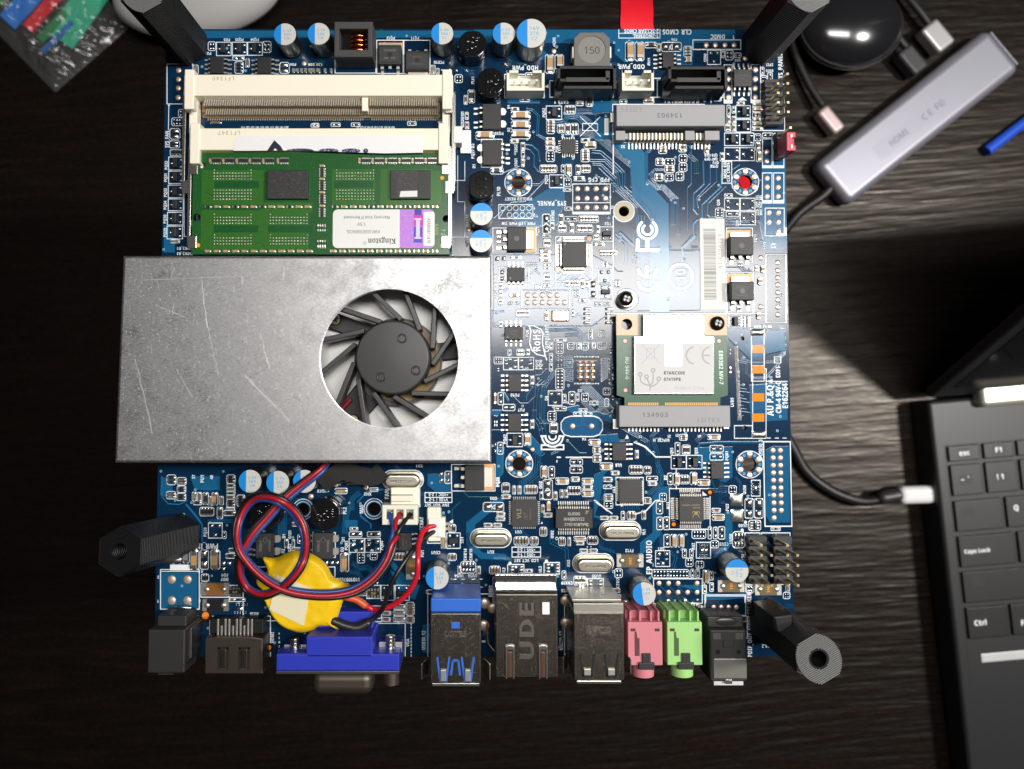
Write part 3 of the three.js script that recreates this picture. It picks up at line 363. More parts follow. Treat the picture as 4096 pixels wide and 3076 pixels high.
// mounting holes: ring with solder fans
const HOLES = [[2073, 730, 27], [2981, 727, 28], [2077, 1855, 27], [2998, 1858, 28], [1212, 2037, 24], [1496, 2035, 25], [2496, 845, 21], [2970, 1354, 8], [2978, 1711, 9]];
for (const [x, y, r] of HOLES.slice(0, 4)) { ring(x, y, 54, '#1c5580'); line(Array.from({ length: 40 }, (_, i) => [x + 54 * Math.cos(i * 0.157), y + 54 * Math.sin(i * 0.157)]), 3, SILK, '#b0b0b0', true); for (let i = 0; i < 6; i++) { const a = i * Math.PI / 3 + Math.PI / 2; for (const [rr, w, c] of [[34, 12, COPPER]]) fill([[x + 26 * Math.cos(a - 0.22), y + 26 * Math.sin(a - 0.22)], [x + 38 * Math.cos(a - 0.22), y + 38 * Math.sin(a - 0.22)], [x + 38 * Math.cos(a + 0.22), y + 38 * Math.sin(a + 0.22)], [x + 26 * Math.cos(a + 0.22), y + 26 * Math.sin(a + 0.22)]], c); JOINTS.push([at(x + 43 * Math.cos(a), y + 43 * Math.sin(a)), 1.65]); via(x + 42 * Math.cos(a + 0.52), y + 42 * Math.sin(a + 0.52), 4); } }
for (const [x, y] of [[1212, 2037], [1496, 2035]]) { ring(x, y, 40, '#1c5580'); ring(x, y, 40, SILK, 3); ring(x, y, 30, SILK, 3); }
ring(2496, 845, 42, '#b9b19c'); ring(2496, 845, 42, SILK, 3); ring(2507, 1197, 42, '#3a6f90'); ring(2507, 1197, 42, SILK, 3);
// lettering
const P = (ox, oy, ...list) => { sheet(ox, oy); for (const a of list) print(...a); };
P(600, 50, ['PD5', 972, 345, 36], ['PQ35', 1130, 345, 36], ['PQ54', 1325, 345, 36], ['PU5', 735, 515, 36], ['PD4', 1810, 655, 34], ['1.5V_DDR', 2090, 655, 34], ['203 191 181 171 161 151 141 131 121 111', 1450, 1450, 26]);
P(1250, 50, ['PQ12', 990, 320, 36], ['PQ11', 1295, 320, 36], ['PCE10', 1600, 625, 38], ['PL11', 2025, 855, 36, UPW], ['G2S2G1S1', 1895, 1350, 36, UPW], ['101 91 81 73 71 61 51 41 31 21 11', 800, 1450, 26]);
fillTri(1580, 1375, 1690, 1375, 1640, 1470);
function fillTri(a, b, c, d, e, f) { fill([[a, b], [c, d], [e, f]], SILK, '#b0b0b0'); }
P(1900, 50, ['HDD_PWR', 635, 697, 58], ['ODD_PWR', 1980, 682, 58], ['SATA 1', 1090, 1127, 48], ['+12VS', 1000, 372, 36, UPW], ['PQ52', 870, 1265, 40, UPW], ['PQ50', 305, 1525, 38], ['D1', 425, 1190, 34, UPW], ['D2', 425, 1480, 34, UPW], ['24', 1110, 1560, 34, UPW], ['19', 1235, 1560, 34, UPW]);
fill([[1635, 1335], [1690, 1335], [1690, 1545], [1635, 1545]], SILK, '#b0b0b0'); line([[1330, 1315], [1585, 1560]], 8); line([[1580, 1320], [1330, 1560]], 8); rect(1360, 1400, 1550, 1490, 8); fillTri(880, 935, 930, 905, 930, 955);
sheet(0, 0, 1); rect(2475, 113, 2640, 152, 2.5); line([[2475, 133], [2640, 133]], 2.5); line([[2605, 113], [2605, 152]], 2); print('CLEAR CMOS', 2552, 123, 15); print('NORMAL', 2570, 143, 15); print('2-3', 2622, 123, 15); print('1-2', 2622, 143, 15);
P(2550, 50, ['CLR_CMOS', 500, 242, 60], ['DMIC', 1015, 305, 58], ['PD6', 465, 343, 34], ['PU11', 145, 620, 34, UPW], ['Q010', 855, 570, 36, UPW], ['US2', 1265, 605, 34], ['SPI2', 1670, 660, 36], ['BIOS', 1670, 735, 34], ['SYS_PANEL', 1805, 690, 58, UPW], ['1', 1215, 305, 50], ['31  21  9 7 5  MPCIE_F  11  1', 560, 1132, 28]);
fill([[425, 400], [425, 470], [390, 435]], SILK); fillTri(1265, 1110, 1385, 1110, 1325, 1065); fillTri(910, 1090, 950, 1090, 930, 1150); fill([[1090, 1100], [1200, 1100], [1200, 1150], [1090, 1150]], SILK); fill([[1430, 1100], [1560, 1100], [1560, 1145], [1430, 1145]], SILK);
P(600, 525, ['SYS_FAN', 215, 100, 44, UPW], ['PQ32', 205, 430, 38, UPW], ['PQ31', 200, 585, 38, UPW], ['PQ33', 198, 775, 38, UPW], ['PQ34', 195, 935, 38, UPW], ['PQ30', 192, 1110, 38, UPW], ['PQ29', 190, 1280, 38, UPW], ['DDR3_B1', 435, 1480, 38], ['DDR3_A1', 435, 1545, 38]);
line([[238, -335], [232, -20]], 8); fillTri(225, -320, 255, -320, 240, -345); line([[430, 330], [430, 1330], [550, 1330]], 7);
P(1250, 525, ['PQ27 D2', 2025, 250, 40, UPW], ['D1', 2040, 440, 36, UPW], ['PCE13', 1955, 1120, 40, UPW], ['+3VSB', 1955, 1390, 40, UPW]); line([[1835, 310], [1835, 890], [1925, 890], [1925, 1335], [1730, 1335]], 7); line([[1730, 620], [1925, 620], [1925, 380]], 7); line([[1770, 1340], [1770, 1580]], 7);
P(1900, 525, ['FPD_CFG', 1565, 612, 54], ['SYS_PANEL', 970, 908, 58], ['HDDLED RESET', 550, 857, 40], ['PWR_LED PWR_SW', 550, 1165, 40], ['PL10', 300, 760, 44, UPW], ['PQ23', 795, 1260, 38, UPW], ['DP202', 985, 1065, 38, UPW], ['TQ2', 1680, 1168, 36], ['S2G2', 515, 215, 36, UPW], ['S1G1', 515, 390, 36, UPW], ['PQ53', 905, 610, 38, UPW], ['PU8', 1035, 225, 36, UPW], ['7', 1125, 325, 34, UPW], ['12', 1245, 335, 34, UPW], ['52', 1870, 195, 40], ['42', 2050, 195, 40], ['10', 1738, 960, 34, UPW], ['1', 750, 970, 36], ['2', 750, 1055, 36]);
for (const x of [350, 435, 515, 600, 683]) { ring(x, 970, 32, SILK, 7); if (x > 400) ring(x, 1057, 32, SILK, 7); } fillTri(1025, 1390, 1090, 1330, 1090, 1390); line([[1240, 900], [1710, 900]], 8); line([[860, 1195], [940, 1195], [900, 1155]], 9, SILK, '#b0b0b0', true); fill([[1240, 1015], [1700, 1015], [1700, 1045], [1240, 1045]], SILK);
// FC, CE and recycling marks
sheet(0, 0, 1);
const arc = (x, y, r, a0, a1, w) => line(Array.from({ length: 25 }, (_, i) => { const a = a0 + (a1 - a0) * i / 24; return [x + r * Math.cos(a), y + r * Math.sin(a)]; }), w, SILK, '#b0b0b0');
arc(2590, 918, 37, -0.9, Math.PI + 0.9, 10); arc(2590, 918, 20, -0.9, Math.PI + 0.9, 9); line([[2550, 1000], [2632, 1000]], 13); line([[2590, 960], [2590, 1000]], 13); line([[2551, 960], [2551, 1000]], 13);
arc(2590, 1070, 38, 0.2, Math.PI - 0.2, 12); arc(2590, 1122, 38, 0.2, Math.PI - 0.2, 12); line([[2586, 1068], [2586, 1100]], 12); arc(2723, 1105, 49, 0, 6.29, 9); print('10', 2723, 1100, 40, UPW, '#c8cccc');
P(2550, 525, ['QF6 QF4', 930, 300, 34], ['Q47 QF9', 930, 350, 34], ['QF3', 990, 395, 34], ['Q102', 970, 440, 34], ['MON_SW', 1105, 490, 40, UPW], ['CLR_CMOS', 1145, 515, 40, UPW], ['22', 430, 175, 38], ['2', 910, 190, 38], ['12', 700, 195, 38], ['LCD_VOT_SEL', 1515, 930, 34, UPW], ['INV_VOT_SEL', 1555, 930, 34, UPW], ['IR', 1725, 1440, 56, UPW], ['+3VS', 1605, 1440, 34, UPW], ['PQ13', 1485, 1350, 34, UPW], ['Q28', 1020, 900, 34, UPW], ['Q29', 1260, 1160, 34, UPW]);
fill([[1580, 430], [1700, 430], [1700, 465], [1580, 465]], SILK); fill([[1715, 430], [1850, 430], [1850, 465], [1715, 465]], SILK); fill([[1580, 870], [1700, 870], [1700, 908], [1580, 908]], SILK); fill([[1720, 870], [1850, 870], [1850, 908], [1720, 908]], SILK); fill([[1755, 1320], [1885, 1320], [1885, 1215], [1855, 1215], [1855, 1290], [1755, 1290]], SILK);
P(1900, 1000, ['TPM', 820, 460, 52], ['PU1', 685, 320, 38, UPW], ['PU6', 655, 1055, 40, UPW], ['RoHS', 778, 1145, 92, UPW], ['Compliant', 905, 1120, 56, UPW], ['PQ15', 780, 1450, 40, UPW], ['PQ16', 828, 1450, 40, UPW], ['MA1', 2050, 630, 36, UPW], ['B', 450, 1500, 36, UPW], ['C', 395, 1390, 36, UPW], ['S', 655, 1495, 36, UPW], ['E', 445, 1380, 36, UPW]);
line([[680, 960], [735, 955], [830, 1000], [860, 1060], [850, 1180], [880, 1310], [905, 1390]], 12); line([[680, 960], [705, 1020], [690, 1180], [720, 1270], [780, 1320], [885, 1345]], 12);
P(2550, 1000, ['PLAY_BTN', 1580, 965, 38], ['1403', 1775, 1540, 56, DNW]); line([[1800, 990], [1865, 990]], 9); line([[1730, 1350], [1810, 1350], [1810, 1430], [1730, 1430]], 8, SILK, '#b0b0b0', true);
P(2550, 1475, ['AU P.&Q', 1680, 400, 78, UPW], ['CM-4 94V-0', 1780, 360, 62, UPW], ['E162264', 1865, 345, 66, UPW], ['MPCIE_H', 300, 905, 40], ['LVDS', 1195, 425, 40, UPW], ['USB30_3', 1555, 1000, 42, UPW], ['PQ81', 1125, 1100, 40, UPW], ['Q93', 432, 1040, 36, UPW], ['Q92', 740, 1040, 36, UPW], ['D2', 352, 1380, 36, UPW], ['UU59', 1355, 1530, 36, UPW], ['11', 35, 860, 34], ['21', 400, 855, 34], ['31', 500, 845, 34], ['41', 780, 855, 34]);
fillTri(1630, 160, 1705, 130, 1705, 185); line([[1630, 160], [1890, 160]], 9); for (const x of [1640, 1740, 1840]) line([[x, 877], [x + 40, 877]], 9); fillTri(820, 1545, 870, 1605, 820, 1605); sheet(0, 0, 1); line([[3054, 1767], [3161, 1767], [3168, 2105], [3060, 2105]], 4, SILK, '#b0b0b0', true); sheet(2550, 1475);
P(1900, 1475, ['PU10', 505, 330, 38], ['PU7', 585, 520, 38], ['PQ42', 375, 890, 40, UPW], ['D4', 900, 375, 36, UPW], ['U5', 1325, 275, 38], ['Y4', 1380, 885, 38], ['UL6', 1815, 1215, 38], ['OD2', 828, 1470, 38, UPW], ['UL4', 1760, 1530, 36, UPW], ['PQ22', 288, 1430, 40, UPW], ['OD3', 235, 1640, 36]);
fillTri(1895, 885, 1945, 885, 1920, 830); sheet(1900, 1475); line([[840, 1020], [1120, 1020], [1120, 965], [1040, 965]], 16); line([[840, 1020], [840, 965], [930, 965]], 16); sheet(0, 0, 1); arc(2210, 1745, 42, 0, Math.PI, 6); arc(2210, 1745, 28, 0, Math.PI, 7); arc(2210, 1745, 14, 0, Math.PI, 5);
line([[2165, 1745], [2180, 1745]], 6); line([[2240, 1745], [2255, 1745]], 6); line([[2537, 1770], [2575, 1785], [2610, 1815], [2622, 1828], [2680, 1828]], 4);
P(1700, 1850, ['+VDC | 2-3', 170, 410, 40], ['V12S | 1-2', 170, 472, 40], ['INV_VOT_SET', 150, 540, 40], ['XU1', 830, 1130, 38], ['+5VS | 2-3', 1280, 1103, 38], ['+3VS | 1-2', 1280, 1163, 38], ['LCD_VCT_SET', 1280, 1240, 40], ['CHK14', 510, 1165, 38, UPW], ['CHK10', 582, 1165, 38, UPW], ['UU1', 1180, 878, 36], ['UU2', 1605, 910, 40, UPW], ['CEU1', 135, 1135, 38], ['UU54', 430, 1435, 36], ['UU56', 600, 1435, 36], ['OD3', 868, 455, 36], ['OD2', 1460, 285, 36, UPW], ['PQ22', 915, 250, 40, UPW], ['SD1', 472, 980, 38, UPW], ['UL2', 995, 1370, 36, UPW], ['UL3', 1458, 1350, 36, UPW], ['XU2', 1815, 1275, 38, UPW], ['CHK19', 1795, 1520, 36], ['CHK15', 1795, 1620, 36], ['3', 310, 1055, 34, UPW], ['RJ45', 828, 1600, 36, UPW]);
line([[0, 442], [340, 442]], 8); line([[1100, 1133], [1460, 1133]], 8); fillTri(305, 750, 355, 715, 355, 770); fillTri(1460, 775, 1490, 775, 1480, 745); ring(1075, 1272, 20, SILK); ring(1150, 1320, 18, SILK); ring(1535, 1245, 20, SILK); ring(1605, 1293, 18, SILK); ring(1665, 960, 16, SILK, 8);
P(2350, 1850, ['FP_AUDIO', 778, 1200, 72, UPW], ['FY12', 530, 1115, 38], ['CEU2', 380, 1525, 40, UPW], ['DA1', 930, 1090, 36], ['AU1', 1015, 545, 40, UPW], ['FU3', 1765, 570, 40, UPW], ['UU58', 1810, 965, 40, UPW], ['CEU3', 1725, 1030, 38], ['YL1', 715, 880, 36, UPW], ['UU55', 115, 1435, 38], ['UU60', 1965, 800, 36], ['AU2', 1338, 1060, 36, UPW], ['D2', 985, 190, 36, UPW], ['UL6', 395, 35, 36], ['56', 1965, 1180, 36, UPW], ['3', 895, 1280, 34, UPW], ['2', 890, 1215, 34, UPW], ['1', 1005, 1222, 34, UPW], ['9', 1330, 1775, 30]);
fillTri(415, 555, 450, 555, 430, 530); fillTri(1460, 370, 1460, 415, 1515, 415); ring(1998, 755, 20, SILK); ring(1955, 855, 20, SILK); ring(1957, 980, 18, SILK); ring(2135, 757, 18, SILK);
P(2500, 2300, ['SPDIF_OUT_FIBER SPEAKERS', 1577, 630, 52, UPW], ['TV:1.2', 1800, 900, 40], ['6', 80, 490, 30, UPW], ['2', 225, 495, 30, UPW], ['6', 655, 490, 30, UPW], ['2', 815, 490, 30, UPW], ['9', 920, 312, 30, UPW]); fillTri(955, 375, 955, 425, 1005, 402); line([[1020, 265], [1515, 265], [1515, 350]], 8); line([[1020, 265], [1020, 350]], 8);
P(400, 1850, ['PWR_IN', 1355, 1055, 60], ['PQ39', 1330, 880, 38, UPW], ['FD1', 1575, 1425, 40], ['DD7', 1575, 1480, 40], ['3', 738, 1448, 36], ['4', 1290, 1378, 34], ['PU1', 1295, 205, 44, UPW], ['37', 1185, 180, 38, UPW], ['48', 1410, 185, 38, UPW]); fill([[885, 1290], [1135, 1290], [1135, 1365], [885, 1365]], SILK);
P(1050, 1850, ['MA5', 1248, 590, 42, UPW], ['PL2', 1040, 610, 42, UPW], ['PL1', 270, 590, 40, UPW], ['XH2', 1330, 400, 40], ['+VGFX', 765, 360, 40], ['D S', 1160, 1010, 38, UPW], ['G', 1185, 1110, 38, UPW], ['C E', 1350, 1000, 38, UPW], ['B', 1385, 1110, 38, UPW], ['0101097098', 1085, 1480, 42], ['CHK2', 1030, 1540, 38], ['FU1', 2018, 1150, 40, UPW], ['RTCBAT', 2010, 790, 44, UPW], ['FAN', 1575, 400, 52, UPW], ['PQ83', 1062, 1050, 38, UPW], ['D1', 1020, 970, 38, UPW], ['D2', 1010, 1100, 38, UPW], ['PQ84', 1510, 1050, 38, UPW], ['G1S1', 345, 910, 36, UPW], ['G2S2', 345, 1080, 36, UPW], ['D1', 270, 930, 36, UPW], ['D2', 262, 1120, 36, UPW], ['XH1', 1980, 40, 38]);
P(550, 2300, ['HDMI', 1705, 790, 40, UPW], ['AU26', 1475, 490, 36], ['1', 260, 330, 36], ['2', 790, 330, 34]); for (let i = 0; i < 5; i++) line([[1790, 730 + i * 55], [1790, 750 + i * 55]], 9);
P(1200, 2300, ['VGA', 1360, 855, 40, UPW], ['USB30_12', 1562, 825, 42, UPW], ['UL13', 770, 545, 38, UPW], ['UL14', 655, 585, 38], ['18', 1800, 265, 40, 0], ['D', 1050, 285, 32, UPW], ['D', 1240, 290, 32, UPW]); for (let i = 0; i < 10; i++) line([[1405, 610 + i * 44], [1405, 632 + i * 44]], 10); ring(800, 458, 20, SILK); ring(550, 505, 20, SILK); ring(925, 470, 18, SILK);
P(1850, 2300, ['RJ45', 355, 225, 42, UPW], ['USB20_12', 1245, 830, 42, UPW], ['14', 175, 265, 36, 0], ['8', 270, 840, 44, UPW], ['CHK19', 1320, 100, 38], ['CHK15', 1320, 195, 38]);
// the empty land of U5 and its checkered copper, the display-cable lands
sheet(1900, 1000); fill([[1275, 1400], [1540, 1400], [1540, 1645], [1275, 1645]], '#12365a'); for (let j = 0; j < 7; j++) for (let i = 0; i < 7; i++) if ((i + j) % 2 === 0 || j % 2 === 0) fill([[1275 + i * 38, 1400 + j * 36], [1309 + i * 38, 1400 + j * 36], [1309 + i * 38, 1432 + j * 36], [1275 + i * 38, 1432 + j * 36]], (i % 2) || (j % 2) ? '#d9882e' : '#0c2036');
for (let j = 0; j < 3; j++) for (let i = 0; i < 3; i++) pad(1330 + i * 80, 1455 + j * 78, 66, 48);
for (let i = 0; i < 17; i++) { const o = 1255 + i * 19; pad(o, 1350, 11, 42); pad(o, 1690, 11, 42); pad(1230, 1385 + i * 17, 34, 10); pad(1590, 1385 + i * 17, 34, 10); }
sheet(2550, 1000); for (let i = 0; i < 62; i++) pad(1243 + i * 0.75, 1220 + i * 15.2, 66, 9.5);
sheet(2550, 1000); pad(1515, 1040, 175, 85); sheet(2550, 1475); pad(1537, 830, 175, 85);
for (const [oy, y] of [[1000, 1250], [1000, 1510], [1475, 360], [1475, 617]]) { sheet(2550, oy); fill([[1452, y - 52], [1602, y - 52], [1602, y + 52], [1452, y + 52]], '#e28a1e'); }
{ // diode signs between lands
  sheet(2550, 50); line([[440, 400], [440, 465], [400, 432]], 9, SILK, '#b0b0b0', true); line([[398, 405], [398, 460]], 9); sheet(1700, 1850); line([[885, 535], [885, 595], [845, 565]], 9, SILK, '#b0b0b0', true); line([[840, 535], [840, 595]], 9); line([[1520, 355], [1580, 355], [1550, 325]], 9, SILK, '#b0b0b0', true);
}
// board slab
{
  const o = [[BX, BZ], [BX + 170, BZ], [BX + 170, BZ + 170], [BX, BZ + 170]].map(([x, z]) => [x - BX - 85, z - BZ - 85]);
  const hl = HOLES.map(([x, y, r]) => { const p = at(x, y); return [p[0] - BX - 85, p[2] - BZ - 85, r / K]; });
  const g = uvFlat(prism(o, 1.6, 0, hl), 170, 170);
  const map = new THREE.CanvasTexture(cc); map.colorSpace = THREE.SRGBColorSpace; map.anisotropy = 8;
  const bm = new THREE.CanvasTexture(cb);
  part(board, 'circuit_board', g, M([1, 1, 1], 0.15, 0, { map, bumpMap: bm, bumpScale: 0.00008, ior: 1.47 }), [BX + 85, BY - 1.6, BZ + 85]);
}
// lands and small parts, the largest as parts of their own
function pillow(w, d) {                             // a bead of solder on a rectangular land
  const g = new THREE.PlaneGeometry(1, 1, 5, 5).rotateX(-Math.PI / 2), p = g.attributes.position, t = Math.min(0.45, 0.22 * Math.min(w, d) + 0.08);
  for (let i = 0; i < p.count; i++) { const x = p.getX(i) * 2, z = p.getZ(i) * 2, e = (1 - Math.abs(x) ** 3) * (1 - Math.abs(z) ** 3); p.setXYZ(i, x * w / 2 * MM, (0.02 + t * e * (0.85 + 0.3 * rnd())) * MM, z * d / 2 * MM); }
  g.computeVertexNormals(); return g;
}
function solderPads() {
  const by = new Map(); for (const q of PADS) { if (!by.has(q.host)) by.set(q.host, []); by.get(q.host).push(q); }
  for (const [h, l] of by) {
    l.sort((a, b) => b.w * b.d - a.w * a.d);
    l.slice(0, 295).forEach((q) => part(h, 'solder_land', memo(`sl${rq(q.w)},${rq(q.d)}`, () => pillow(q.w, q.d)), T.solder, q.p));
    const rest = l.slice(295).map((q) => mv(dome(q.w, 0.18, q.d, 8), q.p[0] - l[0].p[0], q.p[1] - l[0].p[1], q.p[2] - l[0].p[2]));
    if (rest.length) { const o = part(h, 'small_solder_lands', mg(rest), T.solder, l[0].p); o.userData.kind = 'stuff'; }
  }
}
const termG = (len, wid, hgt) => memo(`t${rq(len)},${rq(wid)},${hgt}`, () => { const e = Math.max(0.12, len * 0.2); return mg([mv(box(e, hgt + 0.03, wid + 0.04), -(len - e) / 2, 0, 0), mv(box(e, hgt + 0.03, wid + 0.04), (len - e) / 2, 0, 0), mv(dome(e * 1.9, 0.25, wid * 1.15, 8), -len / 2, 0, 0), mv(dome(e * 1.9, 0.25, wid * 1.15, 8), len / 2, 0, 0)]); });
function smallParts() {
  const nm = (k) => (k === 'r' || k === 'R' ? 'chip_resistor' : 'ceramic_capacitor');
  const by = new Map(); for (const q of SMALL) { const k = nm(q.k) + '|' + place.get(q.host); if (!by.has(k)) by.set(k, []); by.get(k).push(q); }
  for (const l of by.values()) {
    l.sort((a, b) => b.len * b.wid - a.len * a.wid);
    const rest = [[], []];
    l.forEach((q, i) => {
      const [mat, h] = KIND[q.k], L = q.len * 0.9, tall = Math.min(h, q.wid * 0.75), g = memo(`sb${rq(L)},${rq(q.wid)},${rq(tall)}`, () => new THREE.BoxGeometry(L * 0.96 * MM, tall * MM, q.wid * MM).translate(0, tall * MM / 2, 0)), tg = termG(L, q.wid, rq(tall));
      const turn = (q.vert ? Math.PI / 2 : 0) + (rnd() - 0.5) * 0.03;
      if (i < 290) { const o = part(q.host, nm(q.k), g, T[mat], q.p, turn); sub(o, 'terminals', tg, T.solder); }
      else { rest[0].push(mv(g, q.p[0] - l[0].p[0], 0, q.p[2] - l[0].p[2], turn)); rest[1].push(mv(tg, q.p[0] - l[0].p[0], 0, q.p[2] - l[0].p[2], turn)); }
    });
    if (rest[0].length) { const a = part(l[0].host, 'small_' + nm(l[0].k) + 's', mg(rest[0]), T.brown, l[0].p), b = sub(a, 'terminals', mg(rest[1]), T.solder); a.userData.kind = b.userData.kind = 'stuff'; }
  }
}
for (const [p, d] of JOINTS) part(board, 'solder_joint', memo('j' + rq(d), () => new THREE.SphereGeometry(d * MM / 2, 14, 6, 0, 6.2832, 0, Math.PI / 2).scale(1, 0.3, 1)), T.joint, p);
for (const q of SOTS) {
  const o = part(board, 'transistor', rbox(rq(q.w), 1, rq(q.d), 0.12, 1), T.chip, [q.p[0], q.p[1] + 0.1, q.p[2]]);
  for (const l of q.legs) sub(o, 'pin', dome(q.lw, 0.3, q.ld, 8), T.solder, [l[0] - q.p[0], -0.1, l[2] - q.p[2]]);
}
// ---- chips with gull-wing pins
const gull = (w, len, top) => memo(`g${w},${rq(len)},${top}`, () => {   // pin along +x, foot at len
  const s = new THREE.Shape([[0, top], [len * 0.32, top], [len * 0.55, 0.2], [len, 0.2], [len, 0], [len * 0.45, 0], [len * 0.24, top - 0.22], [0, top - 0.22]].map(([x, y]) => new THREE.Vector2(x * MM, y * MM)));
  return new THREE.ExtrudeGeometry(s, { depth: w * MM, bevelEnabled: false }).translate(0, 0, -w * MM / 2);
});
const DIRS = { r: 0, t: Math.PI / 2, l: Math.PI, b: -Math.PI / 2 };
function ic(x0, y0, x1, y1, sides, n, { h = 1.5, reach = 75, pw = 0.42, single = true, face = null, name = 'chip', notch = true, m = T.chip, pin = T.tin } = {}) {
  const c = at(...S((x0 + x1) / 2, (y0 + y1) / 2), h), k = CAM / (CAM - h), w = rq(mm(x1 - x0) / k), d = rq(mm(y1 - y0) / k), p = [c[0], BY, c[2]];
  const o = part(board, name, rbox(w, h - 0.1, d, 0.18, 1), m, [p[0], BY + 0.1, p[2]]), list = [];
  for (const s of sides) for (let i = 0; i < n; i++) {
    const a = DIRS[s], span = (s === 'l' || s === 'r' ? d : w) * 0.8, t = n > 1 ? (i / (n - 1) - 0.5) * span : 0, off = (s === 'l' || s === 'r' ? w : d) / 2 - 0.05, ca = Math.cos(a), sa = Math.sin(a);
    const q = [ca * off + sa * t, -0.1, -sa * off + ca * t], g = gull(pw, mm(reach), h * 0.55);
    if (single) sub(o, 'pin', g, pin, q, a); else list.push(mv(g, ...q, a));
  }
  if (list.length) sub(o, 'pins', mg(list), pin).userData.kind = 'stuff';
  if (notch) sub(o, 'pin_mark', cyl(0.28, 0.02, 12), M([0.015, 0.015, 0.015], 0.3), [-w / 2 + 0.8, h - 0.1, notch === 2 ? d / 2 - 0.8 : -d / 2 + 0.8]);
  if (face) sub(o, 'marking', plane(w - 0.5, d - 0.5), M([1, 1, 1], 0.5, 0, { map: tex(256, Math.round(256 * d / w), face) }), [0, h - 0.085, 0]);
  return o;
}
const BLK = '#2e2e2f';
const marks = (lines, size, col, rot = 0, font = 'sans-serif') => (c, w, h) => { c.fillStyle = BLK; c.fillRect(0, 0, w, h); lines.forEach(([s, x, y, k = 1]) => txt(c, s, x * w, y * h, size * k, col, { rot, font, weight: 'bold' })); };
sheet(600, 50); ic(755, 550, 930, 770, 'lr', 4, { reach: 90, name: 'eight_pin_chip' }); ic(1350, 555, 1530, 775, 'lr', 4, { reach: 90, name: 'eight_pin_chip' });
sheet(2550, 50); ic(315, 490, 465, 700, 'lr', 4, { reach: 105, name: 'eight_pin_chip' }); ic(1215, 710, 1450, 940, 'tb', 4, { reach: 100, name: 'eight_pin_chip', face: marks([['25Q64FVSIG', 0.5, 0.35], ['1337', 0.5, 0.55]], 26, '#4a4a4a', R180) });
sheet(1900, 525); ic(1090, 95, 1275, 280, 'lrtb', 6, { h: 0.9, reach: 34, single: false, pw: 0.2, name: 'controller_chip' }); ic(1100, 1390, 1410, 1720, 'lrtb', 16, { h: 1.4, reach: 78, single: false, pw: 0.2, name: 'controller_chip' });
sheet(1900, 1000); ic(410, 215, 628, 395, 'tb', 4, { reach: 78, name: 'eight_pin_chip', notch: 2 }); ic(375, 965, 605, 1135, 'tb', 4, { reach: 78, name: 'eight_pin_chip', notch: 2, face: marks([['G5350F', 0.5, 0.33], ['F31JQ', 0.5, 0.58]], 40, '#555') });
sheet(1900, 1475); ic(420, 62, 588, 293, 'lr', 4, { reach: 90, name: 'eight_pin_chip' }); ic(418, 562, 586, 798, 'lr', 4, { reach: 90, name: 'eight_pin_chip' }); ic(1738, 937, 1915, 1163, 'lr', 4, { reach: 92, name: 'eight_pin_chip' });
sheet(2550, 1475); ic(930, 1178, 1098, 1393, 'lr', 4, { reach: 82, name: 'eight_pin_chip' });
sheet(1050, 1850); ic(1712, 892, 1885, 1118, 'lr', 4, { reach: 70, name: 'eight_pin_chip', face: marks([['APW7142', 0.36, 0.5], ['343S', 0.62, 0.5]], 36, '#777', UPW) });
sheet(1700, 1850);
ic(1092, 470, 1425, 810, 'lrtb', 12, { h: 0.9, reach: 30, single: false, pw: 0.28, name: 'controller_chip', pin: T.solder, face: (c, w, h) => { c.fillStyle = BLK; c.fillRect(0, 0, w, h); txt(c, 'VLI', w * 0.28, h * 0.52, 66, '#8a7f5a', { rot: UPW, weight: 'bold' }); txt(c, 'VL806', w * 0.5, h * 0.6, 26, '#7a704c', { rot: UPW }); txt(c, '1312', w * 0.6, h * 0.66, 24, '#7a704c', { rot: UPW }); txt(c, '13480910M', w * 0.74, h * 0.55, 22, '#7a704c', { rot: UPW }); } });
ic(1652, 590, 2118, 832, 'tb', 14, { h: 1.7, reach: 88, single: true, pw: 0.3, name: 'usb_controller_chip', notch: false, face: (c, w, h) => { c.fillStyle = '#272728'; c.fillRect(0, 0, w, h); txt(c, 'GL850G', w * 0.5, h * 0.22, 30, '#cfcfc8', { sx: 0.85 }); txt(c, 'HH4JB05Y22', w * 0.5, h * 0.52, 32, '#cfcfc8', { sx: 0.85 }); txt(c, '319S1K54', w * 0.44, h * 0.82, 30, '#cfcfc8', { sx: 0.85 }); c.fillStyle = '#b9b49a'; for (let i = 0; i < 90; i++) { c.globalAlpha = 0.5; c.beginPath(); c.arc(w * (0.62 + 0.28 * rnd()), h * (0.74 + 0.18 * rnd()), 1 + 4 * rnd(), 0, 7); c.fill(); } for (let i = 0; i < 25; i++) { c.beginPath(); c.arc(w * (0.82 + 0.08 * rnd()), h * (0.02 + 0.2 * rnd()), 1 + 3 * rnd(), 0, 7); c.fill(); } c.globalAlpha = 1; } });
sheet(2350, 1850);
ic(395, 215, 690, 510, 'lrtb', 12, { h: 0.9, reach: 22, single: false, pw: 0.25, name: 'controller_chip', face: (c, w, h) => { c.fillStyle = BLK; c.fillRect(0, 0, w, h); for (let i = 0; i < 500; i++) { c.fillStyle = `rgba(130,130,130,${0.2 * rnd()})`; c.fillRect(w * rnd(), h * rnd(), 1 + 6 * rnd(), 1 + 3 * rnd()); } } });
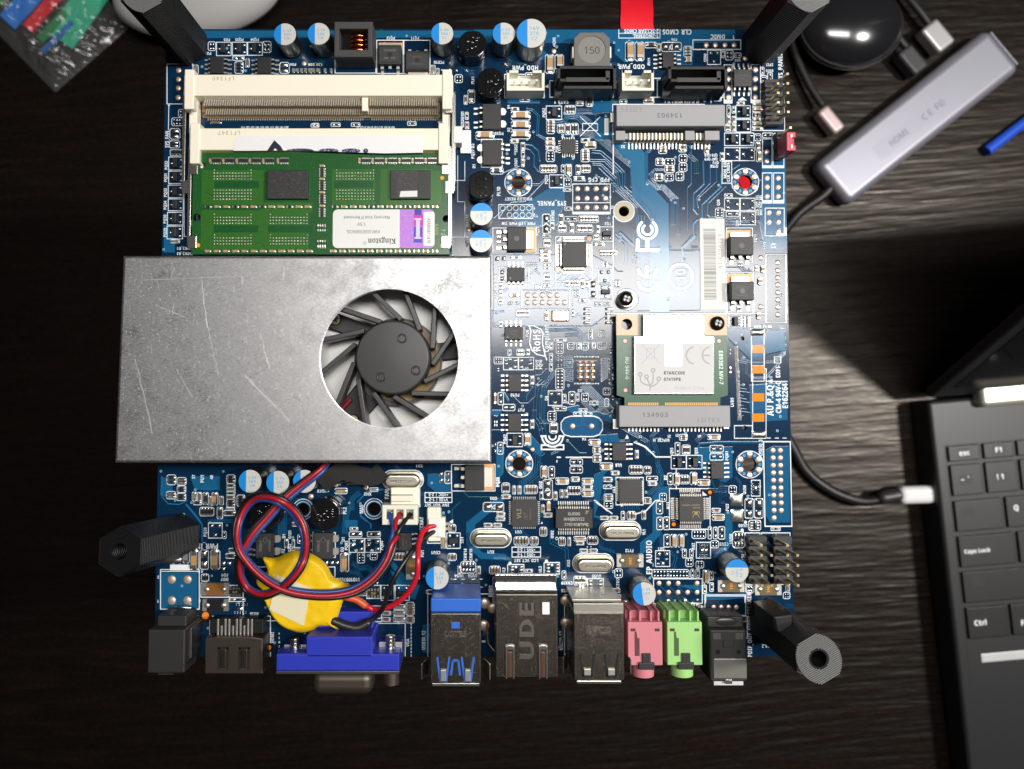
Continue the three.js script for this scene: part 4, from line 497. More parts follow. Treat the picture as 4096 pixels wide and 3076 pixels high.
ic(1158, 432, 1468, 745, 'lrtb', 12, { h: 1.4, reach: 92, single: false, pw: 0.3, name: 'audio_chip', pin: T.solder, face: (c, w, h) => { c.fillStyle = BLK; c.fillRect(0, 0, w, h); txt(c, 'D36Q0H1 GD490D', w * 0.48, h * 0.33, 24, '#a89b68', { rot: R180 }); txt(c, 'ALC662', w * 0.72, h * 0.45, 26, '#a89b68', { rot: R180 }); c.strokeStyle = '#9a8d5c'; c.lineWidth = 7; for (const s of [-1, 1]) { c.beginPath(); c.moveTo(w * 0.7, h * 0.62); c.lineTo(w * (0.7 + s * 0.13), h * 0.6); c.lineTo(w * (0.7 + s * 0.16), h * 0.7); c.moveTo(w * 0.7, h * 0.72); c.lineTo(w * (0.7 + s * 0.1), h * 0.75); c.lineTo(w * (0.7 + s * 0.14), h * 0.87); c.stroke(); } c.fillStyle = '#9a8d5c'; c.beginPath(); c.arc(w * 0.7, h * 0.67, 18, 0, 7); c.fill(); } });
// ---- power transistors with a metal tab
function dpak(x0, y0, x1, y1, dir, { tab = 60, leg = 110, h = 2.3, text = null } = {}) {   // dir: where the tab is
  const c = at(...S((x0 + x1) / 2, (y0 + y1) / 2), h), k = CAM / (CAM - h), W = mm(x1 - x0) / k, D = mm(y1 - y0) / k, p = [c[0], BY, c[2]], a = { t: 0, r: -Math.PI / 2, b: Math.PI, l: Math.PI / 2 }[dir];
  const w = dir === 't' || dir === 'b' ? W : D, d = dir === 't' || dir === 'b' ? D : W, tb = mm(tb0(tab)), lg = mm(leg);
  const o = part(board, 'power_transistor', rbox(rq(w), h - 0.1, rq(d), 0.25, 1), T.chip, [p[0], BY + 0.1, p[2]], a);
  sub(o, 'tab', prism([[-w * 0.4, -d / 2 - tb], [-w * 0.36, -d / 2 - tb - 0.4], [w * 0.36, -d / 2 - tb - 0.4], [w * 0.4, -d / 2 - tb], [w * 0.42, -d / 2 + 0.3], [-w * 0.42, -d / 2 + 0.3]], 0.7, 0.1), T.tin, [0, 0, 0]);
  sub(o, 'copper_land', box(rq(w * 1.02), 0.05, rq(tb + 1.6)), T.copper, [0, -0.09, -d / 2 - tb / 2 - 0.2]);
  for (const s of [-1, 1]) sub(o, 'pin', gull(0.85, lg, 1), T.tin, [s * w * 0.34, -0.1, d / 2 - 0.05], -Math.PI / 2);
  sub(o, 'pin', box(0.8, 0.3, lg * 0.35), T.tin, [0, 0.8, d / 2 + lg * 0.16]);
  sub(o, 'pin_mark', cyl(rq(w * 0.11), 0.02, 18), M([0.018, 0.018, 0.018], 0.35), [0, h - 0.1, 0]);
  if (text) sub(o, 'marking', plane(rq(w * 0.84), rq(d * 0.7)), M([1, 1, 1], 0.5, 0, { map: tex(256, 200, text) }), [0, h - 0.085, 0]);
}
function tb0(t) { return t; }
sheet(1250, 50); dpak(825, 400, 1125, 660, 't', { tab: 25, leg: 100, text: marks([['BJT02GH', 0.5, 0.2], ['33S   39F', 0.5, 0.75]], 38, '#6a6a6a', R180) }); dpak(1168, 475, 1478, 730, 'b', { tab: 30, leg: 60, text: marks([['BJT02GH', 0.5, 0.25], ['332SN', 0.5, 0.75]], 38, '#4a4a4a') });
sheet(1900, 525); dpak(405, 1205, 650, 1505, 'r', { tab: 75, leg: 130 });
sheet(2550, 525); dpak(1170, 1325, 1465, 1565, 't', { tab: 50, leg: 105 });
sheet(2550, 1000); dpak(1183, 395, 1475, 635, 't', { tab: 60, leg: 115, text: marks([['07N03LG', 0.5, 0.2], ['FTK3337', 0.5, 0.85]], 36, '#555') });
sheet(1700, 1850); dpak(500, 35, 750, 355, 'r', { tab: 75, leg: 130 });
function dual(x0, y0, x1, y1, tabs, text) {           // two-transistor package: four pins one side, two tabs the other
  const h = 1.6, c = at(...S((x0 + x1) / 2, (y0 + y1) / 2), h), w = rq(mm(x1 - x0) / 1.008), d = rq(mm(y1 - y0) / 1.008), s = tabs === 'r' ? 1 : -1;
  const o = part(board, 'dual_transistor', rbox(w, h, d, 0.2, 1), T.chip, [c[0], BY, c[2]]);
  for (const t of [-0.37, -0.17, 0.17, 0.37]) sub(o, 'pin', gull(0.5, 2.4, 0.9), T.tin, [-s * (w / 2 - 0.05), 0, t * d], s > 0 ? Math.PI : 0);
  for (const t of [-0.24, 0.24]) sub(o, 'tab', cyl(1.05, 0.45, 8), T.tin, [s * (w / 2 + 0.45), 0, t * d]);
  if (text) sub(o, 'marking', plane(w - 0.4, d - 0.4), M([1, 1, 1], 0.5, 0, { map: tex(256, Math.round(256 * d / w), text) }), [0, h + 0.015, 0]);
}
const gh = (c, w, h) => { c.fillStyle = BLK; c.fillRect(0, 0, w, h); txt(c, '6902GH', w * 0.78, h * 0.5, 46, '#8c8c88', { rot: DNW }); txt(c, '21902G', w * 0.25, h * 0.5, 46, '#8c8c88', { rot: DNW }); c.strokeStyle = '#777'; c.lineWidth = 4; c.beginPath(); c.arc(w * 0.52, h * 0.26, 32, 0, 7); c.stroke(); };
sheet(1900, 50); dual(92, 1145, 332, 1478, 'r'); sheet(1900, 525); dual(92, 105, 335, 430, 'l'); sheet(1050, 1850); dual(-88, 895, 145, 1215, 'r', gh); dual(640, 890, 885, 1220, 'r', gh);
// ---- round capacitors
const capFace = (lines, rot, sh) => tex(256, 256, (c) => { c.fillStyle = '#c9c9c4'; c.fillRect(0, 0, 256, 256); for (let i = 0; i < 1500; i++) { c.fillStyle = `rgba(${rnd() < 0.5 ? '255,255,255' : '120,120,120'},0.10)`; c.fillRect(256 * rnd(), 256 * rnd(), 3, 3); } c.save(); c.translate(128, 128); c.rotate(rot); c.fillStyle = '#0e86d8'; c.fillRect(-140, -140, 140 - sh, 280); lines.forEach((s, i) => txt(c, s, 26, -42 + i * 44, 40, '#1f8fd0', { sp: 5 })); c.restore(); });
const capTex = { a: capFace(['2-5V', '560', 'CN'], 0, 42), b: capFace(['6-3V', '560', 'CL'], 0, 34), z: capFace(['16V', '270', 'CZ'], 0, 34), s: capFace(['6-3V', '560', 'CL'], Math.PI / 2, 34), s2: capFace(['2-5V', '560', 'CN'], Math.PI / 2, 34), t: capFace(['6-3V', '560', 'CL'], -0.12, 20) };
function roundCap(px, py, r, h, key, base) {          // centre of the top, and of the foot when it leans
  const c = at(px, py, h), b = base ? at(...base) : [c[0], BY, c[2]], o = part(board, 'capacitor', new THREE.LatheGeometry([[0, 0.4], [r - 0.25, 0.4], [r, 0.7], [r, 1.1], [r - 0.18, 1.35], [r, 1.6], [r, h - 0.5], [r - 0.12, h - 0.15], [r - 0.45, h]].map(([x, y]) => new THREE.Vector2(x * MM, y * MM)), 36), T.sleeve, b);
  const g = cyl(r - 0.12, 0.06, 36), tp = sub(o, 'top', uvFlat(g.clone(), 2 * r, 2 * r), M([1, 1, 1], 0.42, 0.15, { map: capTex[key] }), [0, h - 0.03, 0]);
  sub(o, 'foot', cyl(r * 1.02, 0.5, 36), T.black, [0, 0, 0]);
  if (base) { const up = new THREE.Vector3(c[0] - b[0], h, c[2] - b[2]).normalize(); o.quaternion.setFromUnitVectors(new THREE.Vector3(0, 1, 0), up); }
  sheet(0, 0, 1);
}
for (const [x, y, k] of [[1140, 137, 'a'], [1275, 135, 'a'], [1769, 134, 'b'], [2015, 134, 'b']]) roundCap(x, y, 3.05, 8, k);
roundCap(2126, 133, 4, 9, 'z'); roundCap(1926, 856, 3.05, 8, 's'); roundCap(1924, 964, 3.05, 8, 's2'); for (const x of [1000, 1111, 1218]) roundCap(x, 1925 + (x === 1111 ? 4 : 0), 3.05, 8, 'a');
roundCap(1749, 2311, 3.05, 8, 'b', [1752, 2282]); roundCap(2577, 2375, 3.05, 8, 't', [2556, 2345]); roundCap(2948, 2283, 3.05, 8, 's', [2910, 2252]);
// ---- coils
const bumps = (o, h, r, n) => { for (let i = 0; i < n; i++) { const a = rnd() * 6.28, q = Math.sqrt(rnd()) * r; sub(o, 'resin_bump', dome(0.9 + rnd() * 0.7, 0.35, 0.9 + rnd() * 0.6, 8), T.gloss, [q * Math.cos(a), h - 0.05, q * Math.sin(a)]); } };
function drum(px, py, w, d, h, n, face) {
  const c = at(px, py, h), pts = Array.from({ length: 40 }, (_, i) => { const a = i * Math.PI / 20, x = Math.cos(a) * Math.max(w, d) / 2, z = Math.sin(a) * Math.max(w, d) / 2; return [Math.max(-w / 2, Math.min(w / 2, x)), Math.max(-d / 2, Math.min(d / 2, z))]; });
  const o = part(board, 'choke_coil', mg([prism(pts, h * 0.3, 0.25), mv(prism(pts.map(([x, z]) => [x * 0.94, z * 0.94]), h * 0.5, 0.2), 0, h * 0.25, 0), mv(prism(pts, h * 0.3, 0.35, [], 3), 0, h * 0.7, 0)]), T.gloss, [c[0], BY, c[2]]);
  bumps(o, h, Math.min(w, d) * 0.32, n);
  if (face) sub(o, 'marking', letters(face, 2.7, 0.28, DNW), T.gloss, [0, h - 0.06, 0]);
}
drum(1890, 175, 7.6, 7.2, 6, 8); drum(1963, 326, 6.6, 7.6, 6, 5, '2R8'); drum(1057, 2058, 8, 8.2, 5.5, 12); drum(1298, 2058, 7.4, 8.4, 5.5, 14);
drum(1925, 740, 6.5, 7.8, 6, 0, '2R8');
{ // flat shielded coil marked 150
  const h = 4, c = at(2368, 200, h), o = part(board, 'shielded_coil', mg([prism([[-3.2, -5], [3.2, -5], [4.9, -3.4], [4.9, 5], [-4.9, 5], [-4.9, -3.4]], 1.2, 0.2), mv(prism([[-3.2, -5], [3.2, -5], [4.9, -3.4], [4.9, 5], [-4.9, 5], [-4.9, -3.4]], h - 1.2, 0.25, [[0, -0.2, 4]]), 0, 1.1, 0)]), M([0.13, 0.125, 0.12], 0.5), [c[0], BY, c[2]]);
  const k = sub(o, 'core', uvFlat(cyl(3.75, h - 0.3, 40).clone(), 7.5, 7.5), M([1, 1, 1], 0.5, 0, { map: tex(256, 256, (x) => { x.fillStyle = '#7d7b76'; x.fillRect(0, 0, 256, 256); for (let i = 0; i < 2500; i++) { x.fillStyle = `rgba(40,40,40,${rnd() * 0.2})`; x.fillRect(256 * rnd(), 256 * rnd(), 2, 2); } txt(x, '150', 128, 132, 92, '#2c2a28'); }) }), [0, 0, -0.2]);
  sub(o, 'winding', new THREE.TorusGeometry(3.85 * MM, 0.14 * MM, 8, 40).rotateX(Math.PI / 2), M([0.35, 0.1, 0.03], 0.3, 0.8), [0, h - 0.6, -0.2]);
  for (const s of [-1, 1]) sub(o, 'terminal', rbox(1.2, 3.6, 3.2, 0.2), T.cream, [s * 4.7, 0, 0.4]);
}
{ // open-frame coil with copper wire
  const h = 7.5, c = at(1413, 156, h), o = part(board, 'framed_coil', prism([[-5.1, -4.8], [5.1, -4.8], [5.1, 4.8], [-5.1, 4.8]], h, 0.3, [[[-3.8, -2.8], [-3.8, 2.8], [3.8, 2.8], [3.8, -2.8]]]), M([0.05, 0.05, 0.05], 0.75), [c[0], BY, c[2]]);
  sub(o, 'core', box(9.8, 4.2, 9.2), T.gloss, [0, 0.2, 0]);
  for (let i = 0; i < 4; i++) sub(o, 'copper_turn', tube([[-1.5, 4, -1.8 + i * 1.28], [-0.2, 5.4, -1.8 + i * 1.28], [1.8, 5.5, -1.8 + i * 1.28], [3.1, 4.1, -1.8 + i * 1.28]], 0.5, 16), M([0.75, 0.24, 0.07], 0.22, 1));
}
// ---------------------------------------------------------------- connectors on the board
const boxAt = (x0, y0, x1, y1, h, hb = 0) => {       // top-face corners measured at height h -> centre and size in mm
  const a = at(x0, y0, h), b = at(x1, y1, h); return { p: [(a[0] + b[0]) / 2, BY + hb, (a[2] + b[2]) / 2], w: b[0] - a[0], d: b[2] - a[2] };
};
// ---- crystals
function crystal(px, py, w, d, text) {
  const h = 3.6, c = at(px, py, h), pill = (W, D) => { const r = D / 2, l = W / 2 - r; return Array.from({ length: 40 }, (_, i) => { const a = i / 40 * 6.2832 + Math.PI / 2; return [(i < 20 ? -l : l) + r * Math.cos(a), -r * Math.sin(a)]; }); };
  const o = part(board, 'crystal', mg([prism(pill(w + 0.9, d + 0.9), 0.5, 0.1), mv(prism(pill(w, d), h - 0.4, 0.7, [], 4), 0, 0.4, 0)]), M([0.62, 0.58, 0.48], 0.3, 1), [c[0], BY, c[2]]);
  sub(o, 'marking', plane(w * 0.66, d * 0.36), M([0.62, 0.58, 0.48], 0.32, 1, { bumpMap: tex(256, 64, (x) => { x.fillStyle = '#fff'; x.fillRect(0, 0, 256, 64); txt(x, text, 128, 34, 42, '#555', {}); }, false), bumpScale: 0.0002 }), [0, h + 0.012, 0]);
  sheet(0, 0, 1); const q = [px + (px - 1900) * -0.016, py + (py - 1560) * -0.016], L = Array.from({ length: 48 }, (_, i) => { const a = i / 48 * 6.2832 + Math.PI / 2, r = (d + 1.5) / 2 * K, l = (w + 1.5) / 2 * K - r; return [q[0] + (i < 24 ? -l : l) + r * Math.cos(a), q[1] - r * Math.sin(a)]; }); line(L, 3, SILK, '#b0b0b0', true);
}
crystal(1607, 1925, 9.6, 3.7, 'SKC27000HS'); crystal(1964, 2162, 9.6, 3.6, 'SKC24000HJ'); crystal(2490, 2132, 9.8, 3.6, 'SKC25.000HJ'); crystal(2380, 2264, 9.6, 3.6, 'SKC12.000HJ');
{ const b = boxAt(1385, 1915, 1505, 1938, 2); const o = part(board, 'watch_crystal', new THREE.CylinderGeometry(1 * MM, 1 * MM, 8 * MM, 20).rotateZ(Math.PI / 2).translate(0, 1 * MM, 0), M([0.4, 0.36, 0.3], 0.25, 1), [b.p[0], BY, b.p[2]]); sub(o, 'clip', tube([[1, 2.2, -1], [1, 2.1, 0.6], [1.1, 0.3, 1.6]], 0.35, 16), T.steel); sub(o, 'lead', tube([[-4, 1, 0], [-5.2, 0.9, 0.2], [-7.4, 0.2, 1]], 0.2, 16), T.steel); }
{ const b = boxAt(2208, 1240, 2278, 1284, 1.2); const o = part(board, 'oscillator', rbox(rq(b.w), 0.9, rq(b.d), 0.2), T.tan, b.p); sub(o, 'lid', rbox(rq(b.w * 0.9), 0.3, rq(b.d * 0.86), 0.14), M([0.8, 0.72, 0.6], 0.2, 1), [0, 0.85, 0]); }
// ---- brown fuses, tantalum part, resistor nets
function fuse(x0, y0, x1, y1, text, turn, m = T.fuse) {
  const b = boxAt(...S(x0, y0), ...S(x1, y1), 1), w = rq(b.w), d = rq(b.d), v = d > w, o = part(board, 'fuse', box(v ? w : rq(w * 0.66), 0.9, v ? rq(d * 0.66) : d), m, b.p);
  for (const s of [-1, 1]) sub(o, 'terminal', mg([box(v ? w : rq(w * 0.18), 0.75, v ? rq(d * 0.18) : d), mv(dome(1.6, 0.5, 1.6), (v ? 0 : -s) * w * 0.1, 0.7, (v ? -s : 0) * d * 0.1)]), T.tin, v ? [0, 0, s * d * 0.42] : [s * w * 0.42, 0, 0]);
  if (text) sub(o, 'marking', plane(v ? w * 0.7 : w * 0.3, v ? d * 0.3 : d * 0.7), M([1, 1, 1], 0.5, 0, { map: tex(128, 128, (c) => { c.fillStyle = '#6b5a30'; c.fillRect(0, 0, 128, 128); txt(c, text, 64, 64, 66, '#e08a22', { rot: turn, weight: 'bold' }); }) }), [0, 0.915, 0]);
}
sheet(2350, 1850); fuse(375, 1165, 708, 1325, '260', DNW); fuse(1655, 1490, 1985, 1640, '190', UPW); sheet(2850, 2250); fuse(545, 265, 875, 415, '190', UPW); sheet(1050, 1850); fuse(1820, 1140, 1975, 1470, '260', 0);
sheet(550, 2300); fuse(812, 105, 1148, 265, '', 0, M([0.22, 0.09, 0.02], 0.4)); fuse(820, 312, 1140, 460, '', 0, T.black);
for (const [ox, oy, x, y] of [[550, 2300, 1240, 205], [1200, 2300, 932, 222]]) { sheet(ox, oy); const p = at(...S(x, y)), o = part(board, 'resistor_array', box(3.2, 0.6, 1.1), T.resistor, p); for (let i = 0; i < 4; i++) for (const s of [-1, 1]) sub(o, 'terminal', box(0.5, 0.5, 0.8), T.solder, [-1.2 + i * 0.8, 0, s * 0.85]); sub(o, 'marking', plane(1.8, 0.8), M([1, 1, 1], 0.5, 0, { map: tex(128, 64, (c) => { c.fillStyle = '#101010'; c.fillRect(0, 0, 128, 64); txt(c, '472', 64, 34, 54, '#d8d070', { rot: R180 }); }) }), [0, 0.615, 0]); }
// ---- memory slots
function dimm(y0, y1, xl, xr, h, text, empty) {
  const a = at(xl, y0, h), b = at(xr, y1, h), cx = (a[0] + b[0]) / 2, w = b[0] - a[0], d = b[2] - a[2];
  const o = part(board, 'memory_slot', rbox(rq(w), h, rq(d), 0.35), T.cream, [cx, BY, (a[2] + b[2]) / 2]);
  for (const s of [-1, 1]) sub(o, 'slot_arm', mg([mv(rbox(2.6, h + 0.3, rq(d + 5), 0.3), s * (w / 2 - 1.6), 0, 1.2), mv(rbox(2.2, h * 0.6, 9, 0.3), s * (w / 2 - 1.9), 0, d / 2 + 5)]), T.cream);
  sub(o, 'marking', plane(8.4, 1.6), M([1, 1, 1], 0.5, 0, { map: tex(256, 48, (c) => { c.fillStyle = '#eee7d4'; c.fillRect(0, 0, 256, 48); txt(c, text, 128, 25, 44, '#a08a68', { rot: R180, sp: 8 }); }) }), [-w / 2 + 10.5, h + 0.012, -d / 2 + (empty ? 1.1 : 1.3)]);
  for (const s of [-1, 1]) {
    const l = sub(o, 'latch', mg([mv(rbox(0.9, 0.35, 27, 0.12), s * (w / 2 + 0.1), h * 0.75, d / 2 + 12), mv(rbox(0.4, 3, 24, 0.12), s * (w / 2 + 0.5), h * 0.75 - 3, d / 2 + 11), mv(rbox(2.2, 0.4, 2.6, 0.15), s * (w / 2 - 1), h * 0.75 + 0.2, d / 2 + (empty ? 3 : 5)), mv(rbox(2.4, 0.4, 3.4, 0.15), s * (w / 2 - 0.9), h * 0.75 + 0.2, d / 2 + 24.5)]), T.steel);
    l.scale.z = 1;
  }
  if (!empty) return o;
  const n = 102, keyAt = 0.69, mk = (y, z, g) => { const l = []; for (let i = 0; i < n; i++) { const t = i / (n - 1); if (Math.abs(t - keyAt) < 0.016) continue; l.push(mv(g, -w * 0.43 + t * w * 0.87, y, z)); } return mg(l); };
  sub(o, 'lower_lip', mg([mv(rbox(rq(w - 7), 1.2, 3.4, 0.2), 0, 0, d / 2 + 1.4), mv(rbox(rq(w - 7), 0.7, 1.6, 0.2), 0, 0, d / 2 + 3.6)]), M([0.2, 0.13, 0.06], 0.6), [0, 0, 0]);
  sub(o, 'key', rbox(1.6, 4, 4.4, 0.2), T.cream, [-w * 0.43 + keyAt * w * 0.87, 0, d / 2 + 1.5]);
  const bright = T.contact, spring = (L, r) => new THREE.CylinderGeometry(r * MM, r * MM, L * MM, 6).rotateX(Math.PI / 2 - 0.35);
  const zz = (py, hh) => at(1300, py, hh)[2] - (a[2] + b[2]) / 2;
  for (const [y, z, L, r] of [[3.2, zz(409, 3.2), 2.3, 0.23], [1.7, zz(447, 1.7), 2, 0.2], [0.25, zz(474, 0.25), 1.3, 0.18]]) sub(o, 'contacts', mk(y, z, spring(L, r)), bright).userData.kind = 'stuff';
  return o;
}
dimm(297, 383, 735, 1812, 5.2, 'LF1340', true);
const slot2 = dimm(512, 600, 757, 1797, 5.6, 'LF1347', false);
{ // torn white sticker on the second slot
  const b = boxAt(935, 543, 1692, 603, 5.64); const r = 1.6, w = b.w, d = b.d;
  const pts = [[-w / 2, d / 2], [-w / 2, -d / 2 + r], [-w / 2 + r * 0.3, -d / 2 + r * 0.3], [-w / 2 + r, -d / 2], [w / 2 - r, -d / 2], [w / 2 - r * 0.3, -d / 2 + r * 0.3], [w / 2, -d / 2 + r], [w / 2, d / 2 + 0.5], [w * 0.3, d / 2 + 0.7], [w * 0.12, d / 2 + 0.4], [-w * 0.15, d / 2 - 0.1]];
  part(board, 'torn_sticker', uvFlat(prism(pts, 0.06), w, d + 1.4), M([1, 1, 1], 0.4, 0, { map: tex(1024, 96, (c) => { c.fillStyle = '#e6e6e6'; c.fillRect(0, 0, 1024, 96); c.strokeStyle = '#141a33'; c.lineWidth = 26; c.beginPath(); c.moveTo(188, 96); c.lineTo(222, 52); c.lineTo(244, 70); c.lineTo(262, 96); c.stroke(); c.fillStyle = '#1b2350'; for (const [x, l] of [[285, 150], [460, 110], [585, 100], [700, 28]]) { c.beginPath(); c.ellipse(x + l / 2, 84, l / 2, 11, 0, 0, 7); c.fill(); } c.strokeStyle = '#ccd'; c.lineWidth = 2; for (let i = 0; i < 60; i++) { const x = 280 + rnd() * 440; c.beginPath(); c.moveTo(x, 74 + rnd() * 20); c.lineTo(x + 14 * rnd(), 74 + rnd() * 20); c.stroke(); } }) }), [b.p[0], BY + 5.61, b.p[2]]);
}
{ const p = at(1863, 565, 1); part(board, 'slot_anchor', rbox(3, 0.8, 6.6, 0.2), T.solder, [p[0], BY, p[2]]); const q = at(1832, 545, 3); part(board, 'slot_bracket', rbox(2.4, 4.6, 4.6, 0.3), T.white, [q[0], BY, q[2]]); }
// ---- expansion card connectors (grey tops)
function edgeConn(x0, y0, x1, y1, h, l, pinsBelow) {
  const b = boxAt(x0, y0, x1, y1, h), w = rq(b.w), d = rq(b.d);
  const o = part(board, 'card_connector', rbox(w, h, d, 0.2), M([0.3, 0.3, 0.31], 0.6), [b.p[0], BY, b.p[2]]);
  sub(o, 'marking', plane(w - 0.6, d - 0.6), M([1, 1, 1], 0.55, 0, { map: tex(1024, 200, (c) => { c.fillStyle = '#9b9b9e'; c.fillRect(0, 0, 1024, 200); for (let i = 0; i < 5000; i++) { c.fillStyle = `rgba(${rnd() < 0.5 ? '60,60,62' : '190,190,190'},${rnd() * 0.16})`; c.fillRect(1024 * rnd(), 200 * rnd(), 1 + 5 * rnd(), 1 + 2 * rnd()); } for (const [s, x, y, rot, col, k] of l) txt(c, s, x, y, k || 60, col, { rot, weight: 'bold', sp: 6 }); }) }), [0, h + 0.012, 0]);
  for (const s of [-1, 1]) sub(o, 'anchor', rbox(1.6, 1.2, 2.8, 0.2), T.solder, [s * (w / 2 + 0.2), 0, pinsBelow ? -d / 2 + 2 : d / 2 - 0.6]);
  return { o, w, d };
}
{
  const { o, w, d } = edgeConn(2465, 418, 2902, 504, 5.2, [['LOTES', 130, 40, R180, '#8a8a8c', 62], ['134903', 500, 100, R180, '#6a6a74', 66]], true);
  const comb = sub(o, 'contact_comb', mg([mv(box(rq(w * 0.92), 2, 1.6), 0, 0, d / 2 + 1.7), mv(rbox(2.6, 3.4, 2.6, 0.2), -w / 2 + 1.4, 0, d / 2 + 1.9), mv(rbox(2.6, 3.4, 2.6, 0.2), w * 0.19, 0, d / 2 + 1.9), mv(rbox(4, 3.4, 2.6, 0.2), w / 2 - 3, 0, d / 2 + 1.9)]), T.grey);
  const pl = [], rows = []; for (let i = 0; i < 26; i++) { const x = -w / 2 + 4.2 + i * 0.8 * 1.25; if (x > w * 0.14 && x < w * 0.23) continue; if (x > w * 0.43) continue; sub(o, 'contact', rbox(0.55, 0.35, 1.7, 0.12, 1), T.solder, [x, 0, d / 2 + 3.9]); rows.push(mv(box(0.3, 1.6, 1.9), x, 0.9, d / 2 + 1.9)); }
  sub(comb, 'contact_springs', mg(rows), M([0.75, 0.66, 0.45], 0.35, 0.8)).userData.kind = 'stuff';
}
{
  const { o, w, d } = edgeConn(2476, 1622, 2922, 1708, 5.2, [['134903', 330, 85, 0, '#6a6a74', 66], ['LOTES', 830, 140, 0, '#858587', 66]], false);
  for (let i = 0; i < 26; i++) { const x = -w / 2 + 3.5 + i * 0.99; if (i === 9 || i === 10) continue; sub(o, 'contact', rbox(0.5, 0.35, 1.8, 0.12, 1), T.tin, [x, 0, d / 2 + 0.6]); }
}
// ---- white power headers
function whiteHeader(x0, y0, x1, y1) {
  const h = 6, b = boxAt(x0, y0, x1, y1, h), w = b.w, d = b.d, t = 0.7, m = T.ivory;
  const o = part(board, 'power_header', mg([box(rq(w), 2.4, rq(d)), mv(box(rq(w), h, t), 0, 0, d / 2 - t / 2), mv(box(t, h, rq(d - t)), -w / 2 + t / 2, 0, -t / 2), mv(box(t, h, rq(d - t)), w / 2 - t / 2, 0, -t / 2), mv(box(rq(w * 0.3), h, t), -w * 0.34, 0, -d / 2 + t / 2), mv(box(rq(w * 0.3), h, t), w * 0.34, 0, -d / 2 + t / 2)]), m, [b.p[0], BY, b.p[2]]);
  for (let i = 0; i < 4; i++) sub(o, 'pin', box(0.55, 5.2, 0.55), T.tin, [(i - 1.5) * 2, 0.4, -0.2]);
}
whiteHeader(2027, 281, 2178, 362); whiteHeader(2488, 281, 2616, 362);
// ---- black disk connectors
function sata(x0, y0, x1, y1) {
  const h = 8.4, b = boxAt(x0, y0, x1, y1, h), w = b.w, d = b.d, t = 0.9, m = T.black;
  const o = part(board, 'disk_connector', mg([box(rq(w), 2.2, rq(d)), mv(rbox(rq(w), h, t, 0.15), 0, 0, -d / 2 + t / 2), mv(rbox(rq(w * 0.82), h, t, 0.15), w * 0.02, 0, d / 2 - t / 2), mv(rbox(t, h, rq(d), 0.15), w / 2 - t / 2, 0, 0), mv(rbox(t, h, rq(d * 0.55), 0.15), -w / 2 + t / 2, 0, -d * 0.22), mv(rbox(1.8, h, t, 0.15), -w * 0.4, 0, d * 0.12)]), m, [b.p[0], BY, b.p[2]]);
  sub(o, 'tongue', mg([rbox(rq(w * 0.74), h - 0.5, 1.3, 0.15), mv(rbox(1.2, h - 0.5, 2.6, 0.15), w * 0.34, 0, -1.1)]), M([0.03, 0.03, 0.031], 0.45), [w * 0.02, 0, 0.4]);
  for (const s of [-0.16, 0.2]) sub(o, 'side_window', box(1.4, 1.6, 0.1), M([0.05, 0.05, 0.05], 0.4), [s * w, h - 2.6, d / 2 + 0.02]);
}
sata(2228, 262, 2466, 355); sata(2672, 264, 2912, 355);
// ---- pin headers
function pins(list, o0, h, m = T.gold) { for (const [x, z] of list) sub(o0, 'pin', box(0.62, h, 0.62), m, [x, 0.5, z]); }
function header(px, py, cols, rows, skip = []) {       // centre of its foot
  const c = at(px, py, 0), w = cols * 2.54, d = rows * 2.54, blocks = [];
  for (let j = 0; j < rows; j++) blocks.push(mv(prism([[-w / 2 + 0.5, -1.2], [w / 2 - 0.5, -1.2], [w / 2, -0.7], [w / 2, 0.7], [w / 2 - 0.5, 1.2], [-w / 2 + 0.5, 1.2], [-w / 2, 0.7], [-w / 2, -0.7]], 2.5, 0.15), 0, 0, (j - (rows - 1) / 2) * 2.54));
  const o = part(board, 'pin_header', mg(blocks), M([0.02, 0.02, 0.02], 0.45), c), l = [];
  for (let j = 0; j < rows; j++) for (let i = 0; i < cols; i++) if (!skip.includes(j * cols + i)) l.push([(i - (cols - 1) / 2) * 2.54, (j - (rows - 1) / 2) * 2.54]);
  pins(l, o, 8.2); return o;
}
header(3082, 420, 2, 5, [0]); header(3018, 2232, 2, 5, [1]); header(3118, 2232, 2, 5, [1]); header(3111, 590, 1, 3);
// ---- fan socket, battery socket
{
  const h = 5, b = boxAt(1528, 2020, 1670, 2100, h), w = b.w, d = b.d;
  const o = part(board, 'fan_header', mg([mv(rbox(w * 0.82, 3, 6, 0.3), 1.2, 0, -d / 2 - 2.5), mv(rbox(w * 0.62, 6, 1.6, 0.3), 0.6, 0, -d / 2 - 1.8)]), T.cream, [b.p[0], BY, b.p[2]]);
  const pts = [[-w / 2, -d / 2], [w / 2, -d / 2], [w / 2, d / 2], [-w / 2, d / 2]], hs = [-1, 0, 1].map((i) => [[i * 2.6 - 0.9, -d * 0.26], [i * 2.6 - 0.9, d * 0.22], [i * 2.6 + 0.9, d * 0.22], [i * 2.6 + 0.9, -d * 0.26]]);
  globalThis.fanPlug = { c: [b.p[0], BY, b.p[2]], pts, hs, h, w, d };
}
{
  const b = boxAt(1712, 2040, 1768, 2165, 3); part(board, 'battery_header', mg([mv(rbox(3.4, 3, 3.2, 0.3), -0.3, 0, -3.2), mv(rbox(2.2, 2.6, 5.4, 0.3), 1.6, 0, 0.6), mv(rbox(3.2, 2.2, 1.6, 0.3), -0.3, 0, 3.5)]), T.cream, [b.p[0], BY, b.p[2]]);
  for (const z of [0, 1.3]) part(board, 'header_pin', box(2, 0.4, 0.7), T.solder, [b.p[0] + 3.4, BY, b.p[2] + z]);
}
